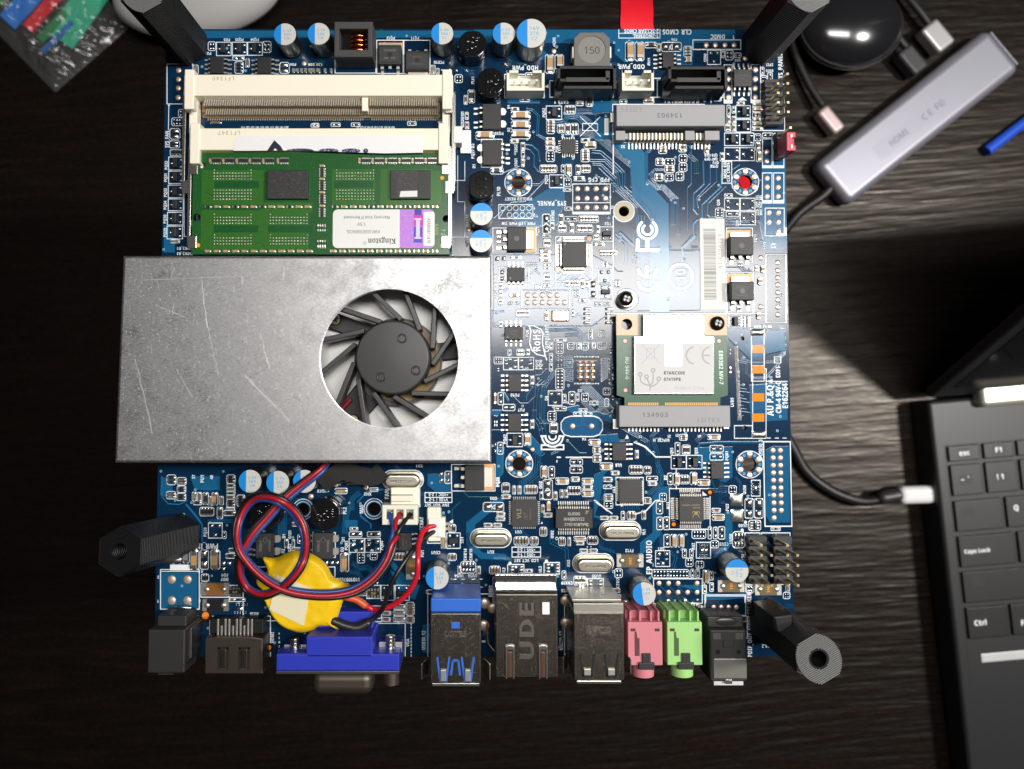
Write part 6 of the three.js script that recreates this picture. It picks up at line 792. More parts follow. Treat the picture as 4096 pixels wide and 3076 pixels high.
// ---------------------------------------------------------------- wireless card
{
  const h = 3.6, b = boxAt(2465, 1255, 2912, 1626, h), w = b.w, d = b.d, loc = (px, py, hh = h) => { const p = at(px, py, hh); return [p[0] - b.p[0], p[2] - b.p[2]]; };
  const o = thing('wireless_card', 'small green wireless card with a metal shield and white label', 'expansion card', [b.p[0], BY + h, b.p[2]]);
  const hl = loc(2507, 1297), pts = [[-w / 2, -d / 2], [w / 2, -d / 2], [w / 2, d / 2 - 3], [w / 2 - 2, d / 2 - 2.4], [w / 2 - 2, d / 2], [-w / 2 + 2, d / 2], [-w / 2 + 2, d / 2 - 2.4], [-w / 2, d / 2 - 3]];
  part(o, 'green_board', uvFlat(prism(pts, 1, 0, [[hl[0], hl[1], 1.5]]), w, d), M([1, 1, 1], 0.28, 0, { map: tex(894, 742, (c, W, H) => {
    c.fillStyle = '#0f4c2c'; c.fillRect(0, 0, W, H); c.fillStyle = '#dba078'; c.fillRect(0, 0, 178, 172); c.fillRect(W - 178, 0, 178, 172); c.fillStyle = '#e0a040'; for (let i = 0; i < 44; i++) { const x = 90 + i * 16.5; if (x > 330 && x < 385) continue; c.fillRect(x, H - 32, 12, 32); }
    for (const [x, y] of [[70, 218], [830, 218], [70, 612]]) { c.fillStyle = '#3a1c10'; c.beginPath(); c.arc(x, y, 24, 0, 7); c.fill(); c.fillStyle = '#e6b090'; c.beginPath(); c.arc(x, y, 15, 0, 7); c.fill(); }
    txt(c, '▲ ЯU 94V-0', 85, 420, 44, '#cfe0d4', { rot: DNW }); txt(c, 'E89382 MV-7', 842, 430, 46, '#cfe0d4', { rot: DNW, weight: 'bold' });
  }) }), [b.p[0], BY + h - 1, b.p[2]]);
  const sp = [[2573, 1259], [2817, 1259], [2817, 1345], [2857, 1345], [2857, 1577], [2536, 1577], [2536, 1345], [2573, 1345]].map(([x, y]) => loc(x, y, h + 1.6));
  const sh = part(o, 'shield', prism(sp, 1.6, 0.12), M([0.8, 0.79, 0.77], 0.2, 1), [b.p[0], BY + h, b.p[2]]);
  const lp = [[2542, 1376], [2546, 1371], [2655, 1371], [2660, 1376], [2660, 1458], [2666, 1466], [2724, 1466], [2730, 1458], [2730, 1376], [2736, 1371], [2848, 1371], [2855, 1378], [2855, 1572], [2539, 1572]].map(([x, y]) => loc(x, y, h + 1.7));
  const l0 = loc(2539, 1371, h + 1.7), l1 = loc(2855, 1572, h + 1.7), lw = l1[0] - l0[0], ld = l1[1] - l0[1], lg = prism(lp.map(([x, z]) => [x - (l0[0] + l1[0]) / 2, z - (l0[1] + l1[1]) / 2]), 0.08);
  part(o, 'label', uvFlat(lg, lw, ld), M([0.9, 0.9, 0.9], 0.85, 0, { map: tex(998, 635, (c) => {
    c.fillStyle = '#dcdcdc'; c.fillRect(0, 0, 998, 635); c.strokeStyle = '#bdbdbd'; c.lineWidth = 22; for (const [x, e] of [[720, 0], [925, 1]]) { c.beginPath(); c.arc(x + 40, 160, 105, Math.PI / 2 + 0.1, Math.PI * 1.5 - 0.1); c.stroke(); if (e) { c.beginPath(); c.moveTo(x - 60, 160); c.lineTo(x + 30, 160); c.stroke(); } }
    c.strokeStyle = '#b9b9c4'; c.lineWidth = 5; c.strokeRect(150, 70, 100, 120); c.strokeStyle = '#b4b0d6'; c.beginPath(); c.moveTo(90, 20); c.lineTo(320, 260); c.moveTo(320, 20); c.lineTo(90, 260); c.stroke();
    c.strokeStyle = '#b4b4b6'; c.lineWidth = 16; c.beginPath(); c.moveTo(190, 600); c.lineTo(190, 540); c.moveTo(190, 540); c.bezierCurveTo(60, 520, 60, 480, 70, 420); c.moveTo(190, 540); c.lineTo(150, 450); c.moveTo(190, 540); c.bezierCurveTo(240, 500, 230, 460, 230, 370); c.moveTo(190, 560); c.bezierCurveTo(300, 520, 290, 500, 300, 470); c.stroke(); for (const [x, y] of [[66, 400], [146, 430], [230, 350], [302, 455]]) { c.beginPath(); c.arc(x, y, 22, 0, 7); c.stroke(); }
    txt(c, 'R7ANCX00', 500, 382, 58, '#222', { weight: 'bold', sx: 0.85, sp: 4 }); txt(c, '07419PB', 475, 462, 58, '#222', { weight: 'bold', sx: 0.85, sp: 4 }); txt(c, 'Made in China', 690, 570, 58, '#c2c2c2');
  }) }), [b.p[0] + (l0[0] + l1[0]) / 2, BY + h + 1.6, b.p[2] + (l0[1] + l1[1]) / 2]);
}
function screw(px, py, h, label) {
  const p = at(px, py, h + 1.2), o = thing('screw', label, 'screw', [p[0], BY + h, p[2]]), m = M([0.02, 0.02, 0.02], 0.28, 0.6);
  part(o, 'head', new THREE.LatheGeometry([[0, 0], [1.85, 0], [1.9, 0.5], [1.5, 1.1], [0.8, 1.3], [0, 1.3]].map(([x, y]) => new THREE.Vector2(x * MM, y * MM)), 28), m, [p[0], BY + h, p[2]]);
  part(o, 'cross_recess', mg([mv(box(1.9, 0.06, 0.55), 0, 0, 0, 0.5), mv(box(0.55, 0.06, 1.9), 0, 0, 0, 0.5)]), M([0.1, 0.1, 0.1], 0.3, 0.8), [p[0], BY + h + 1.28, p[2]]); return o;
}
{ const c = at(2507, 1196, 3), r = part(board, 'card_standoff', prism(Array.from({ length: 24 }, (_, i) => [2.3 * Math.cos(i * 0.2618), 2.3 * Math.sin(i * 0.2618)]), 2.4, 0.3), M([0.75, 0.68, 0.52], 0.3, 1), [c[0], BY, c[2]]); const c2 = at(2873, 1292, 2); part(board, 'card_standoff', cyl(2.1, 2.6, 24), T.tin, [c2[0], BY, c2[2]]); const c3 = at(2507, 1297, 0); }
screw(2507, 1194, 2.4, 'black cross-head screw in the short brass standoff above the wireless card'); screw(2874, 1292, 3.6, 'black cross-head screw holding the wireless card by its copper pad');
// ---------------------------------------------------------------- cooler with its fan
const cooler = (() => {
  const H = 20, a = at(490, 1022, H), b2 = at(1966, 1852, H), x0 = a[0], x1 = b2[0], z0 = a[2], z1 = b2[2], w = x1 - x0, d = z1 - z0, cx = (x0 + x1) / 2, cz = (z0 + z1) / 2;
  const o = thing('cooler', 'scratched aluminium cooler box with a black fan in a round opening', 'cooler', [cx, BY, cz]);
  const f = at(1555, 1433, H), fr = 17.8, fx = f[0] - cx, fz = f[2] - cz;
  const W = 1024, Hh = 560, scratch = [];
  for (let i = 0; i < 700; i++) { const big = i < 14, u = rnd() * 0.7, v = rnd(), ang = big ? 1.2 + 0.5 * rnd() : (rnd() < 0.75 ? 1.35 + 0.4 * rnd() : rnd() * 3.14), l = big ? 0.02 + 0.06 * rnd() : 0.003 + 0.014 * rnd(); scratch.push([u, v, u + Math.cos(ang) * l * 0.55, v + Math.sin(ang) * l, big ? 1 + 2 * rnd() : 0.8 + rnd()]); }
  const wig = (c, s, W2, H2) => { const n = 9; let px = s[0] * W2, py = s[1] * H2; for (let i = 1; i <= n; i++) { const t = i / n, x = (s[0] + (s[2] - s[0]) * t + (rnd() - 0.5) * 0.004) * W2, y = (s[1] + (s[3] - s[1]) * t) * H2; c.globalAlpha = 0.35 + 0.65 * rnd(); c.lineWidth = Math.max(0.6, s[4] * (0.25 + 0.5 * rnd())); c.beginPath(); c.moveTo(px, py); c.lineTo(x, y); c.stroke(); px = x; py = y; } c.globalAlpha = 1; };
  const named = [[0.22, 0.1, 0.24, 0.35, 5], [0.235, 0.3, 0.27, 0.58, 4], [0.16, 0.55, 0.2, 0.68, 3], [0.38, 0.38, 0.405, 0.55, 4], [0.33, 0.1, 0.33, 0.14, 5], [0.44, 0.08, 0.44, 0.12, 5], [0.05, 0.5, 0.1, 0.86, 6], [0.06, 0.12, 0.33, 0.1, 2], [0.1, 0.24, 0.18, 0.3, 3], [0.34, 0.58, 0.46, 0.8, 8], [0.7, 0.06, 0.7, 0.12, 2], [0.84, 0.03, 0.83, 0.1, 2]];
  const dull = (u, v) => { let k = 0.5 + 0.3 * noise(u * 5, v * 3 + 3) + 0.3 * noise(u * 15, v * 9) + 0.22 * noise(u * 60, v * 45) + 0.3 * noise(u * 190, v * 150) * Math.max(0, noise(u * 8 + 3, v * 6) + 0.5); return k; };
  const rough = tex(W, Hh, (c) => { const im = c.getImageData(0, 0, W, Hh); for (let j = 0; j < Hh; j++) for (let i = 0; i < W; i++) { const k = 95 + 40 * dull(i / W, j / Hh) + 34 * (rnd() - 0.5) + 16 * noise(i * 0.05, j * 0.7), q = (j * W + i) * 4; im.data[q] = im.data[q + 1] = im.data[q + 2] = k; im.data[q + 3] = 255; } c.putImageData(im, 0, 0); for (const s of [...scratch, ...named]) { c.strokeStyle = `rgba(200,200,200,0.8)`; wig(c, s, W, Hh); } }, false);
  const col = tex(W, Hh, (c) => { const im = c.getImageData(0, 0, W, Hh); for (let j = 0; j < Hh; j++) for (let i = 0; i < W; i++) { const k = 216 - 34 * dull(i / W, j / Hh) + 30 * (rnd() - 0.5) + 12 * noise(i * 0.07, j * 0.6), q = (j * W + i) * 4; im.data[q] = k; im.data[q + 1] = k; im.data[q + 2] = k + 2; im.data[q + 3] = 255; } c.putImageData(im, 0, 0); for (const s of [...scratch, ...named]) { c.strokeStyle = `rgba(250,250,250,0.85)`; wig(c, s, W, Hh); } });
  const bump = tex(W, Hh, (c) => { c.fillStyle = '#888'; c.fillRect(0, 0, W, Hh); for (const s of [...scratch, ...named]) { c.strokeStyle = rnd() < 0.5 ? '#555' : '#aaa'; wig(c, s, W, Hh); } }, false);
  const alu = M([0.86, 0.86, 0.85], 1, 1, { map: col, roughnessMap: rough, bumpMap: bump, bumpScale: 0.00004 }), plain = M([0.66, 0.66, 0.65], 0.42, 1);
  const pts = [[-w / 2, -d / 2], [w / 2, -d / 2], [w / 2, d / 2], [-w / 2 - 1, d / 2]];
  part(o, 'cover', uvFlat(prism(pts, 1.9, 0.8, [[fx, fz, fr]], 4), w + 2, d), alu, [cx, BY + H - 1.9, cz]);
  part(o, 'side_wall', rbox(rq(w), H - 5, 0.9, 0.2), plain, [cx, BY + 4.2, z0 + 0.6]); part(o, 'side_wall', rbox(rq(w), H - 5, 0.9, 0.2), plain, [cx, BY + 4.2, z1 - 0.6]); part(o, 'side_wall', rbox(0.9, H - 5, rq(d - 2), 0.2), plain, [x1 - 0.6, BY + 4.2, cz]);
  const fins = []; for (let i = 0; i < 26; i++) fins.push(mv(box(12, H - 8, 0.5), 0, 0, -d / 2 + 2 + i * (d - 4) / 25)); part(o, 'fin_stack', mg(fins), plain, [x0 + 8, BY + 6, cz]).userData.kind = 'stuff';
  part(o, 'base_plate', box(rq(w - 4), 2, rq(d - 2.4)), M([0.8, 0.8, 0.78], 0.5, 0.35), [cx, BY + 5, cz]);
  part(o, 'mounting_block', rbox(34, 4.7, 34, 0.5), plain, [cx - 18, BY + 0.35, cz]);
  // the fan under the opening
  const P2 = (x, y, hh = 16) => at(1200 + x / 1.4, 1100 + y / 1.4, hh), hub = P2(517, 461, 18.6), fan = part(o, 'fan_hub', new THREE.LatheGeometry([[0, 0], [9.3, 0], [9.3, 5.6], [9.1, 6.4], [8.6, 6.8], [0, 6.9]].map(([x, y]) => new THREE.Vector2(x * MM, y * MM)), 56), M([0.035, 0.035, 0.036], 0.42), [hub[0], BY + 11.7, hub[2]]);
  for (const [x, y] of [[572, 355], [650, 535], [455, 572]]) { const p = P2(x, y, 18.6); sub(fan, 'dimple', new THREE.TorusGeometry(1 * MM, 0.22 * MM, 8, 24).rotateX(Math.PI / 2), M([0.028, 0.028, 0.029], 0.4), [p[0] - hub[0], 6.86, p[2] - hub[2]]); }
  const bm = M([0.04, 0.04, 0.04], 0.36);
  for (const [ax, ay, bx, by] of [[430, 255, 205, 180], [548, 232, 400, 90], [662, 285, 588, 90], [742, 385, 756, 170], [755, 480, 868, 315], [718, 585, 905, 492], [650, 662, 860, 668], [545, 692, 730, 806], [425, 678, 558, 870], [330, 605, 368, 858], [293, 515, 200, 745], [290, 405, 98, 568], [335, 318, 100, 370]]) {
    const A = P2(ax, ay), B = P2(bx, by), l = Math.hypot(B[0] - A[0], B[2] - A[2]), t = Math.atan2(-(B[2] - A[2]), B[0] - A[0]);
    part(o, 'fan_blade', rbox(rq(l + 2.4), 5.2, 1.25, 0.25), bm, [(A[0] + B[0]) / 2, BY + 11.2, (A[2] + B[2]) / 2], t);
  }
  const ctr = [hub[0], BY + 7.2, hub[2]];
  part(o, 'motor_plate', cyl(11.3, 0.8, 48), M([0.03, 0.03, 0.03], 0.4), [ctr[0] + 0.6, ctr[1] + 2.4, ctr[2] + 0.8]);
  part(o, 'motor_ring', prism(Array.from({ length: 60 }, (_, i) => { const a = i / 60 * 6.2832; return [10.3 * Math.cos(a), 10.3 * Math.sin(a)]; }), 0.5, 0, [[-0.6, -0.5, 8.4]]), M([0.2, 0.11, 0.012], 0.35), [ctr[0] + 1.1, ctr[1] + 3.3, ctr[2] + 0.7]);
  const arm = (x0a, y0a, x1a, y1a, wd) => { const A = P2(x0a, y0a, 8), B = P2(x1a, y1a, 8), l = Math.hypot(B[0] - A[0], B[2] - A[2]); part(o, 'motor_arm', rbox(rq(l), 1.8, wd, 0.3), M([0.02, 0.02, 0.02], 0.5), [(A[0] + B[0]) / 2, ctr[1] - 0.1, (A[2] + B[2]) / 2], Math.atan2(-(B[2] - A[2]), B[0] - A[0])); };
  arm(170, 250, 430, 350, 4.4); arm(700, 440, 930, 415, 4.6); arm(400, 640, 240, 830, 7.5);
  for (const [x, y] of [[196, 250], [297, 812]]) { const p = P2(x, y, 10), s = part(o, 'fan_screw', cyl(1.5, 0.8, 20, 1.2), M([0.5, 0.42, 0.28], 0.3, 1), [p[0], BY + 8.9, p[2]]); sub(s, 'cross_recess', mg([mv(box(1.5, 0.05, 0.35), 0, 0, 0, 0.6), mv(box(0.35, 0.05, 1.5), 0, 0, 0, 0.6)]), T.black, [0, 0.79, 0]); }
  { const A = P2(285, 700, 9), B = P2(240, 750, 9); part(o, 'fan_lead', tube([[A[0], BY + 10, A[2]], [B[0], BY + 10, B[2]]], 0.6, 8), M([0.3, 0.01, 0.02], 0.4)); }
  // three-wire lead with its plug
  const k = (x, y) => [1050 + x / 3.16, 1850 + y / 3.16], path3 = [[1310, 1840, 6], [1278, 1880, 8], [1195, 1945, 9], [1130, 2000, 10], [1062, 2075, 11], [1000, 2150, 12], [965, 2225, 12], [962, 2300, 11], [990, 2352, 10], [1045, 2378, 11], [1105, 2362, 13], [1165, 2318, 15], [1210, 2255, 15], [1226, 2180, 13], [1214, 2105, 12], [1175, 2042, 13], [1120, 2003, 15], [1055, 1987, 14], [1000, 2008, 12], [962, 2068, 12], [948, 2135, 13], [958, 2200, 14], [1000, 2262, 14], [1060, 2318, 14], [1130, 2358, 14], [1210, 2378, 13], [1330, 2382, 12], [1420, 2362, 11], [1495, 2310, 10], [1545, 2240, 9], [1568, 2175, 8]];
  const ends = [[[1572, 2110, 6], [1562, 2070, 4.6], [1556, 2054, 3.4]], [[1590, 2140, 7], [1580, 2100, 6], [1592, 2066, 4.4], [1601, 2056, 3.4]], [[1594, 2125, 7], [1622, 2080, 5], [1641, 2057, 3.4]]];
  const cols = [[0.02, 0.06, 0.24], [0.36, 0.012, 0.025], [0.012, 0.011, 0.011]];
  for (let i = 0; i < 3; i++) {
    const off = [[-7, 5, -0.6], [0, 0, 0.7], [6, 6, -0.7]][i], sp = path3.map(([x, y, hh], j) => { const a = path3[Math.max(0, j - 1)], b = path3[Math.min(path3.length - 1, j + 1)], l = Math.hypot(b[0] - a[0], b[1] - a[1]), sw = Math.sin(j * 0.55 + i * 2.1); return at(x - (b[1] - a[1]) / l * (i - 1) * 15 * (0.75 + 0.25 * sw), y + (b[0] - a[0]) / l * (i - 1) * 15 * (0.75 + 0.25 * sw), hh + off[2] * (1 + 0.3 * sw)); });
    part(o, 'fan_wire', tube([...sp, ...ends[i].map((e) => at(...e))], 0.62, 300, 10), M(cols[i], 0.32));
  }
  const fp = fanPlug, pl = part(o, 'fan_plug', mg([prism(fp.pts, fp.h, 0.25, fp.hs), mv(box(rq(fp.w - 1), 1.4, rq(fp.d - 1)), 0, 0.2, 0)]), T.ivory, fp.c);
  for (let i = -1; i <= 1; i++) sub(pl, 'socket', new THREE.TorusGeometry(0.6 * MM, 0.2 * MM, 6, 14).rotateX(Math.PI / 2), T.gold, [i * 2.6, 2.6, 0.2]);
  { const fo = at(1400, 1905, 6); part(o, 'foam_strip', ribbon([at(1290, 1938, 5), at(1330, 1905, 6), at(1370, 1885, 6), at(1440, 1900, 6), at(1500, 1905, 6), at(1530, 1880, 6)], 4.5, 1.6, 40), M([0.02, 0.02, 0.02], 0.95)); }
  return o;
})();
// ---------------------------------------------------------------- backup battery in yellow wrap
function wrapGeo(o2) {                             // film drawn over a coin: flat over the coin, sloping and creased towards its outline
  const n = o2.length, rings = 26, pos = [], idx = [], C = 9.4, cx = -0.2;
  for (let j = 0; j <= rings; j++) for (let i = 0; i < n; i++) {
    const t = j / rings, [ox, oz] = o2[i], R = Math.hypot(ox - cx, oz), x = cx + (ox - cx) * t, z = oz * t, r = R * t, over = Math.max(0, r - C), a = Math.atan2(oz, ox - cx);
    const e = R > C ? Math.min(1, over / Math.max(0.8, R - C)) : 0, edge = Math.max(0, 1 - (1 - t) * R / 0.7);
    let y = 3.3 - 0.5 * Math.max(0, (r - C + 1) / 1) ** 2 * (over > 0 ? 0 : 1) - (over > 0 ? 0.5 + 1.3 * e : 0) + 0.3 * e * noise(a * 7, r * 0.25) * Math.min(1, over) + 0.1 * noise(x * 0.25, z * 0.25);
    y -= edge * edge * Math.max(0.4, y - 0.7); pos.push(x * MM, Math.max(0.15, y) * MM, z * MM);
  }
  for (let j = 0; j < rings; j++) for (let i = 0; i < n; i++) { const a = j * n + i, b = j * n + (i + 1) % n; idx.push(a, b, b + n, a, b + n, a + n); }
  const base = pos.length / 3; for (let i = 0; i < n; i++) pos.push(o2[i][0] * MM, 0, o2[i][1] * MM);
  for (let i = 0; i < n; i++) { const a = rings * n + i, b = rings * n + (i + 1) % n, c = base + i, d = base + (i + 1) % n; idx.push(a, b, d, a, d, c); }
  const m = pos.length / 3; pos.push(0, 0, 0); for (let i = 0; i < n; i++) idx.push(m, base + i, base + (i + 1) % n);
  const g = new THREE.BufferGeometry(); g.setAttribute('position', new THREE.Float32BufferAttribute(pos, 3)); g.setIndex(idx); g.computeVertexNormals(); return g;
}
{
  const h = 9, c0 = at(1195, 2375, h), o = thing('backup_battery', 'coin battery in yellow shrink wrap with a strip of paper tape', 'battery', [c0[0], BY, c0[2]]);
  const out = [[1040, 2238], [1062, 2240], [1095, 2240], [1135, 2222], [1180, 2212], [1225, 2220], [1268, 2242], [1302, 2276], [1322, 2315], [1358, 2336], [1396, 2356], [1398, 2370], [1374, 2392], [1364, 2418], [1348, 2468], [1340, 2500], [1358, 2517], [1346, 2531], [1328, 2522], [1298, 2517], [1264, 2520], [1244, 2534], [1214, 2544], [1168, 2540], [1120, 2515], [1082, 2472], [1058, 2428], [1046, 2404], [1020, 2404], [1013, 2388], [1036, 2366], [1016, 2346], [1014, 2330], [1032, 2312], [1060, 2290], [1050, 2264]].map(([x, y]) => { const p = at(x, y, h); return [p[0] - c0[0], p[2] - c0[2]]; });
  const sm = new THREE.CatmullRomCurve3(out.map(([x, z]) => new THREE.Vector3(x, 0, z)), true, 'centripetal').getPoints(140).slice(0, 140).map((v) => [v.x, v.z]);
  const wr = M([0.82, 0.52, 0.005], 0.4, 0, { bumpMap: dataTex(256, 256, (u, v) => 0.5 + 0.3 * noise(u * 3, v * 5) + 0.15 * noise(u * 9, v * 14)), bumpScale: 0.00015 });
  const g = wrapGeo(sm); uvFlat(g, 30, 30);
  part(o, 'yellow_wrap', g, wr, [c0[0], BY + h - 3.4, c0[2]]);
  const tp = [[1108, 2298], [1243, 2352], [1215, 2503], [1078, 2438]].map(([x, y]) => { const p = at(x, y, h + 0.1); return [p[0] - c0[0], p[2] - c0[2]]; });
  part(o, 'paper_tape', prism(tp, 0.16, 0), M([0.72, 0.66, 0.46], 0.85, 0, { bumpMap: speck, bumpScale: 0.0001 }), [c0[0], BY + h + 0.02, c0[2]]);
  const L = (l) => l.map((e) => at(...e));
  part(o, 'red_wire', tube(L([[1740, 2103, 2.5], [1715, 2108, 3], [1690, 2130, 4.5], [1674, 2180, 7], [1672, 2240, 9], [1668, 2300, 9], [1640, 2360, 8], [1592, 2408, 7], [1540, 2432, 6], [1490, 2436, 5], [1450, 2412, 6]]), 0.72, 120), M([0.55, 0.012, 0.03], 0.3));
  part(o, 'orange_sleeve', tube(L([[1458, 2420, 6.2], [1425, 2398, 6.6], [1385, 2388, 7]]), 0.95, 20), M([0.6, 0.09, 0.02], 0.35));
  part(o, 'black_wire', tube(L([[1738, 2124, 2.5], [1705, 2146, 4], [1660, 2190, 6.5], [1615, 2250, 9], [1580, 2310, 10], [1552, 2370, 9.5], [1535, 2425, 8], [1505, 2465, 6], [1465, 2490, 6], [1420, 2505, 6]]), 0.62, 120), M([0.012, 0.012, 0.013], 0.35));
  part(o, 'black_sleeve', tube(L([[1470, 2492, 6], [1430, 2510, 6.4], [1385, 2503, 6.6], [1335, 2484, 6.8]]), 1.25, 24), M([0.014, 0.014, 0.015], 0.4));
  const p = at(1738, 2112, 3.2); part(o, 'plug', rbox(3.4, 2.6, 4.8, 0.3), M([0.8, 0.79, 0.74], 0.45), [p[0], BY + 0.4, p[2]]);
}
// red jumper cap on the three-pin header
{
  const c = at(3111, 590, 0), m = M([0.42, 0.035, 0.07], 0.4), o = thing('jumper_cap', 'dark red jumper cap on the short pin header', 'jumper', [c[0], BY + 2.6, c[2] + 1.2]);
  part(o, 'housing', rbox(2.4, 5.6, 5, 0.3), m, [c[0], BY + 2.6, c[2] + 1.2]); part(o, 'rim', prism([[-1.2, -2.5], [1.2, -2.5], [1.2, -1], [0.3, -1], [0.3, 1], [1.2, 1], [1.2, 2.5], [-1.2, 2.5]], 0.9, 0.2), M([0.6, 0.06, 0.12], 0.4), [c[0], BY + 8.1, c[2] + 1.2]);
  for (const s of [-1, 1]) part(o, 'contact', box(0.5, 0.3, 0.9), T.gold, [c[0], BY + 8.95, c[2] + 1.2 + s * 1.4]);
}
solderPads(); smallParts();
// ---------------------------------------------------------------- things lying on the table
const tb = (px, py, y = 0) => { const p = at(px, py, y - BY); return [p[0], y, p[2]]; };
// grey hub
{
  const a = tb(3332, 737, 13), b = tb(4025, 187, 13), cx = (a[0] + b[0]) / 2, cz = (a[2] + b[2]) / 2, l = Math.hypot(b[0] - a[0], b[2] - a[2]), t = Math.atan2(-(b[2] - a[2]), b[0] - a[0]);
  const o = thing('usb_hub', 'long grey aluminium USB hub lying diagonally on the table', 'usb hub', [cx, 0, cz]); o.rotation.y = t;
  sub(o, 'body', new RoundedBoxGeometry(l * MM, 13 * MM, 30 * MM, 6, 5 * MM).translate(0, 6.5 * MM, 0), M([0.33, 0.33, 0.38], 0.42, 0.55));
  sub(o, 'marking', plane(58, 9), M([1, 1, 1], 0.45, 0.4, { map: tex(512, 80, (c) => { c.fillStyle = '#9b9ba6'; c.fillRect(0, 0, 512, 80); txt(c, 'HDMI  ─  ⌂ C E  F©', 256, 42, 44, '#5b5b66', {}); }) }), [-4, 13.02, 2]);
  sub(o, 'end_cap', rbox(1.2, 10, 24, 0.5), M([0.25, 0.25, 0.29], 0.4, 0.5), [l / 2, 1.5, 0]);
  const plugAt = (name, label, px, py, w, d, m, cab) => { const p = tb(px, py, 10), q = thing(name, label, 'cable', [p[0], 0, p[2]]); const s = part(q, 'plug', rbox(w, 9, d, 2), m, [p[0], 2, p[2]], t); part(q, 'cable', tube(cab.map((e) => tb(...e)), 2.2, 60), M([0.012, 0.012, 0.012], 0.5)); return q; };
  plugAt('hub_cable', 'cable with a square silver plug in the hub, beside the black plug', 3752, 142, 12, 17, M([0.5, 0.5, 0.5], 0.4, 0.6), [[3715, 95, 7], [3665, 30, 7], [3560, -90, 5], [3400, -260, 5]]);
  plugAt('hub_cable', 'cable with a black plug in the hub between the silver plug and the earbud case', 3652, 238, 10, 16, M([0.05, 0.05, 0.055], 0.4), [[3620, 185, 7], [3570, 120, 7], [3480, -60, 5], [3380, -240, 5]]);
  plugAt('hub_cable', 'cable with a small pale pink plug in the side of the hub', 3325, 478, 7.5, 16, M([0.62, 0.5, 0.5], 0.4, 0.3), [[3285, 415, 7], [3240, 345, 6], [3190, 240, 5], [3150, 100, 4], [3100, -150, 4]]);
  const q = thing('hub_lead', 'black lead running from the end of the hub under the motherboard', 'cable', tb(3300, 770, 0)); part(q, 'cable', tube([tb(3330, 745, 7), tb(3290, 785, 6), tb(3200, 850, 4), tb(3080, 980, 4), tb(2800, 1100, 4), tb(2400, 1080, 4), tb(2000, 1150, 4)], 2.6, 60), M([0.012, 0.012, 0.012], 0.45));
}
// earbud case
{
  const c = tb(3395, 105, 12), o = thing('earbud_case', 'rounded glossy black earbud case beside the hub', 'earbud case', [c[0], 0, c[2]]), m = M([0.012, 0.012, 0.014], 0.18, 0, { clearcoat: 0.7, clearcoatRoughness: 0.12 });
  part(o, 'shell', new THREE.SphereGeometry(1, 64, 40).scale(29 * MM, 13 * MM, 25 * MM), m, [c[0], 13, c[2]]);
  part(o, 'lid_seam', new THREE.TorusGeometry(1, 0.012, 8, 80).rotateX(Math.PI / 2).scale(28.7 * MM, 8 * MM, 24.8 * MM), T.black, [c[0], 15.4, c[2]]);
  const g = new THREE.SphereGeometry(1, 24, 8, Math.PI * 1.32, Math.PI * 0.36, 0.44, 0.16).scale(29.05 * MM, 13.05 * MM, 25.05 * MM);
  part(o, 'lettering', g, M([1, 1, 1], 0.3, 0, { map: tex(256, 48, (x) => { x.fillStyle = '#1c1c20'; x.fillRect(0, 0, 256, 48); txt(x, 'HUAWEI', 128, 25, 40, '#8d8d98', { rot: R180, sp: 4 }); }) }), [c[0], 13, c[2]]);
}
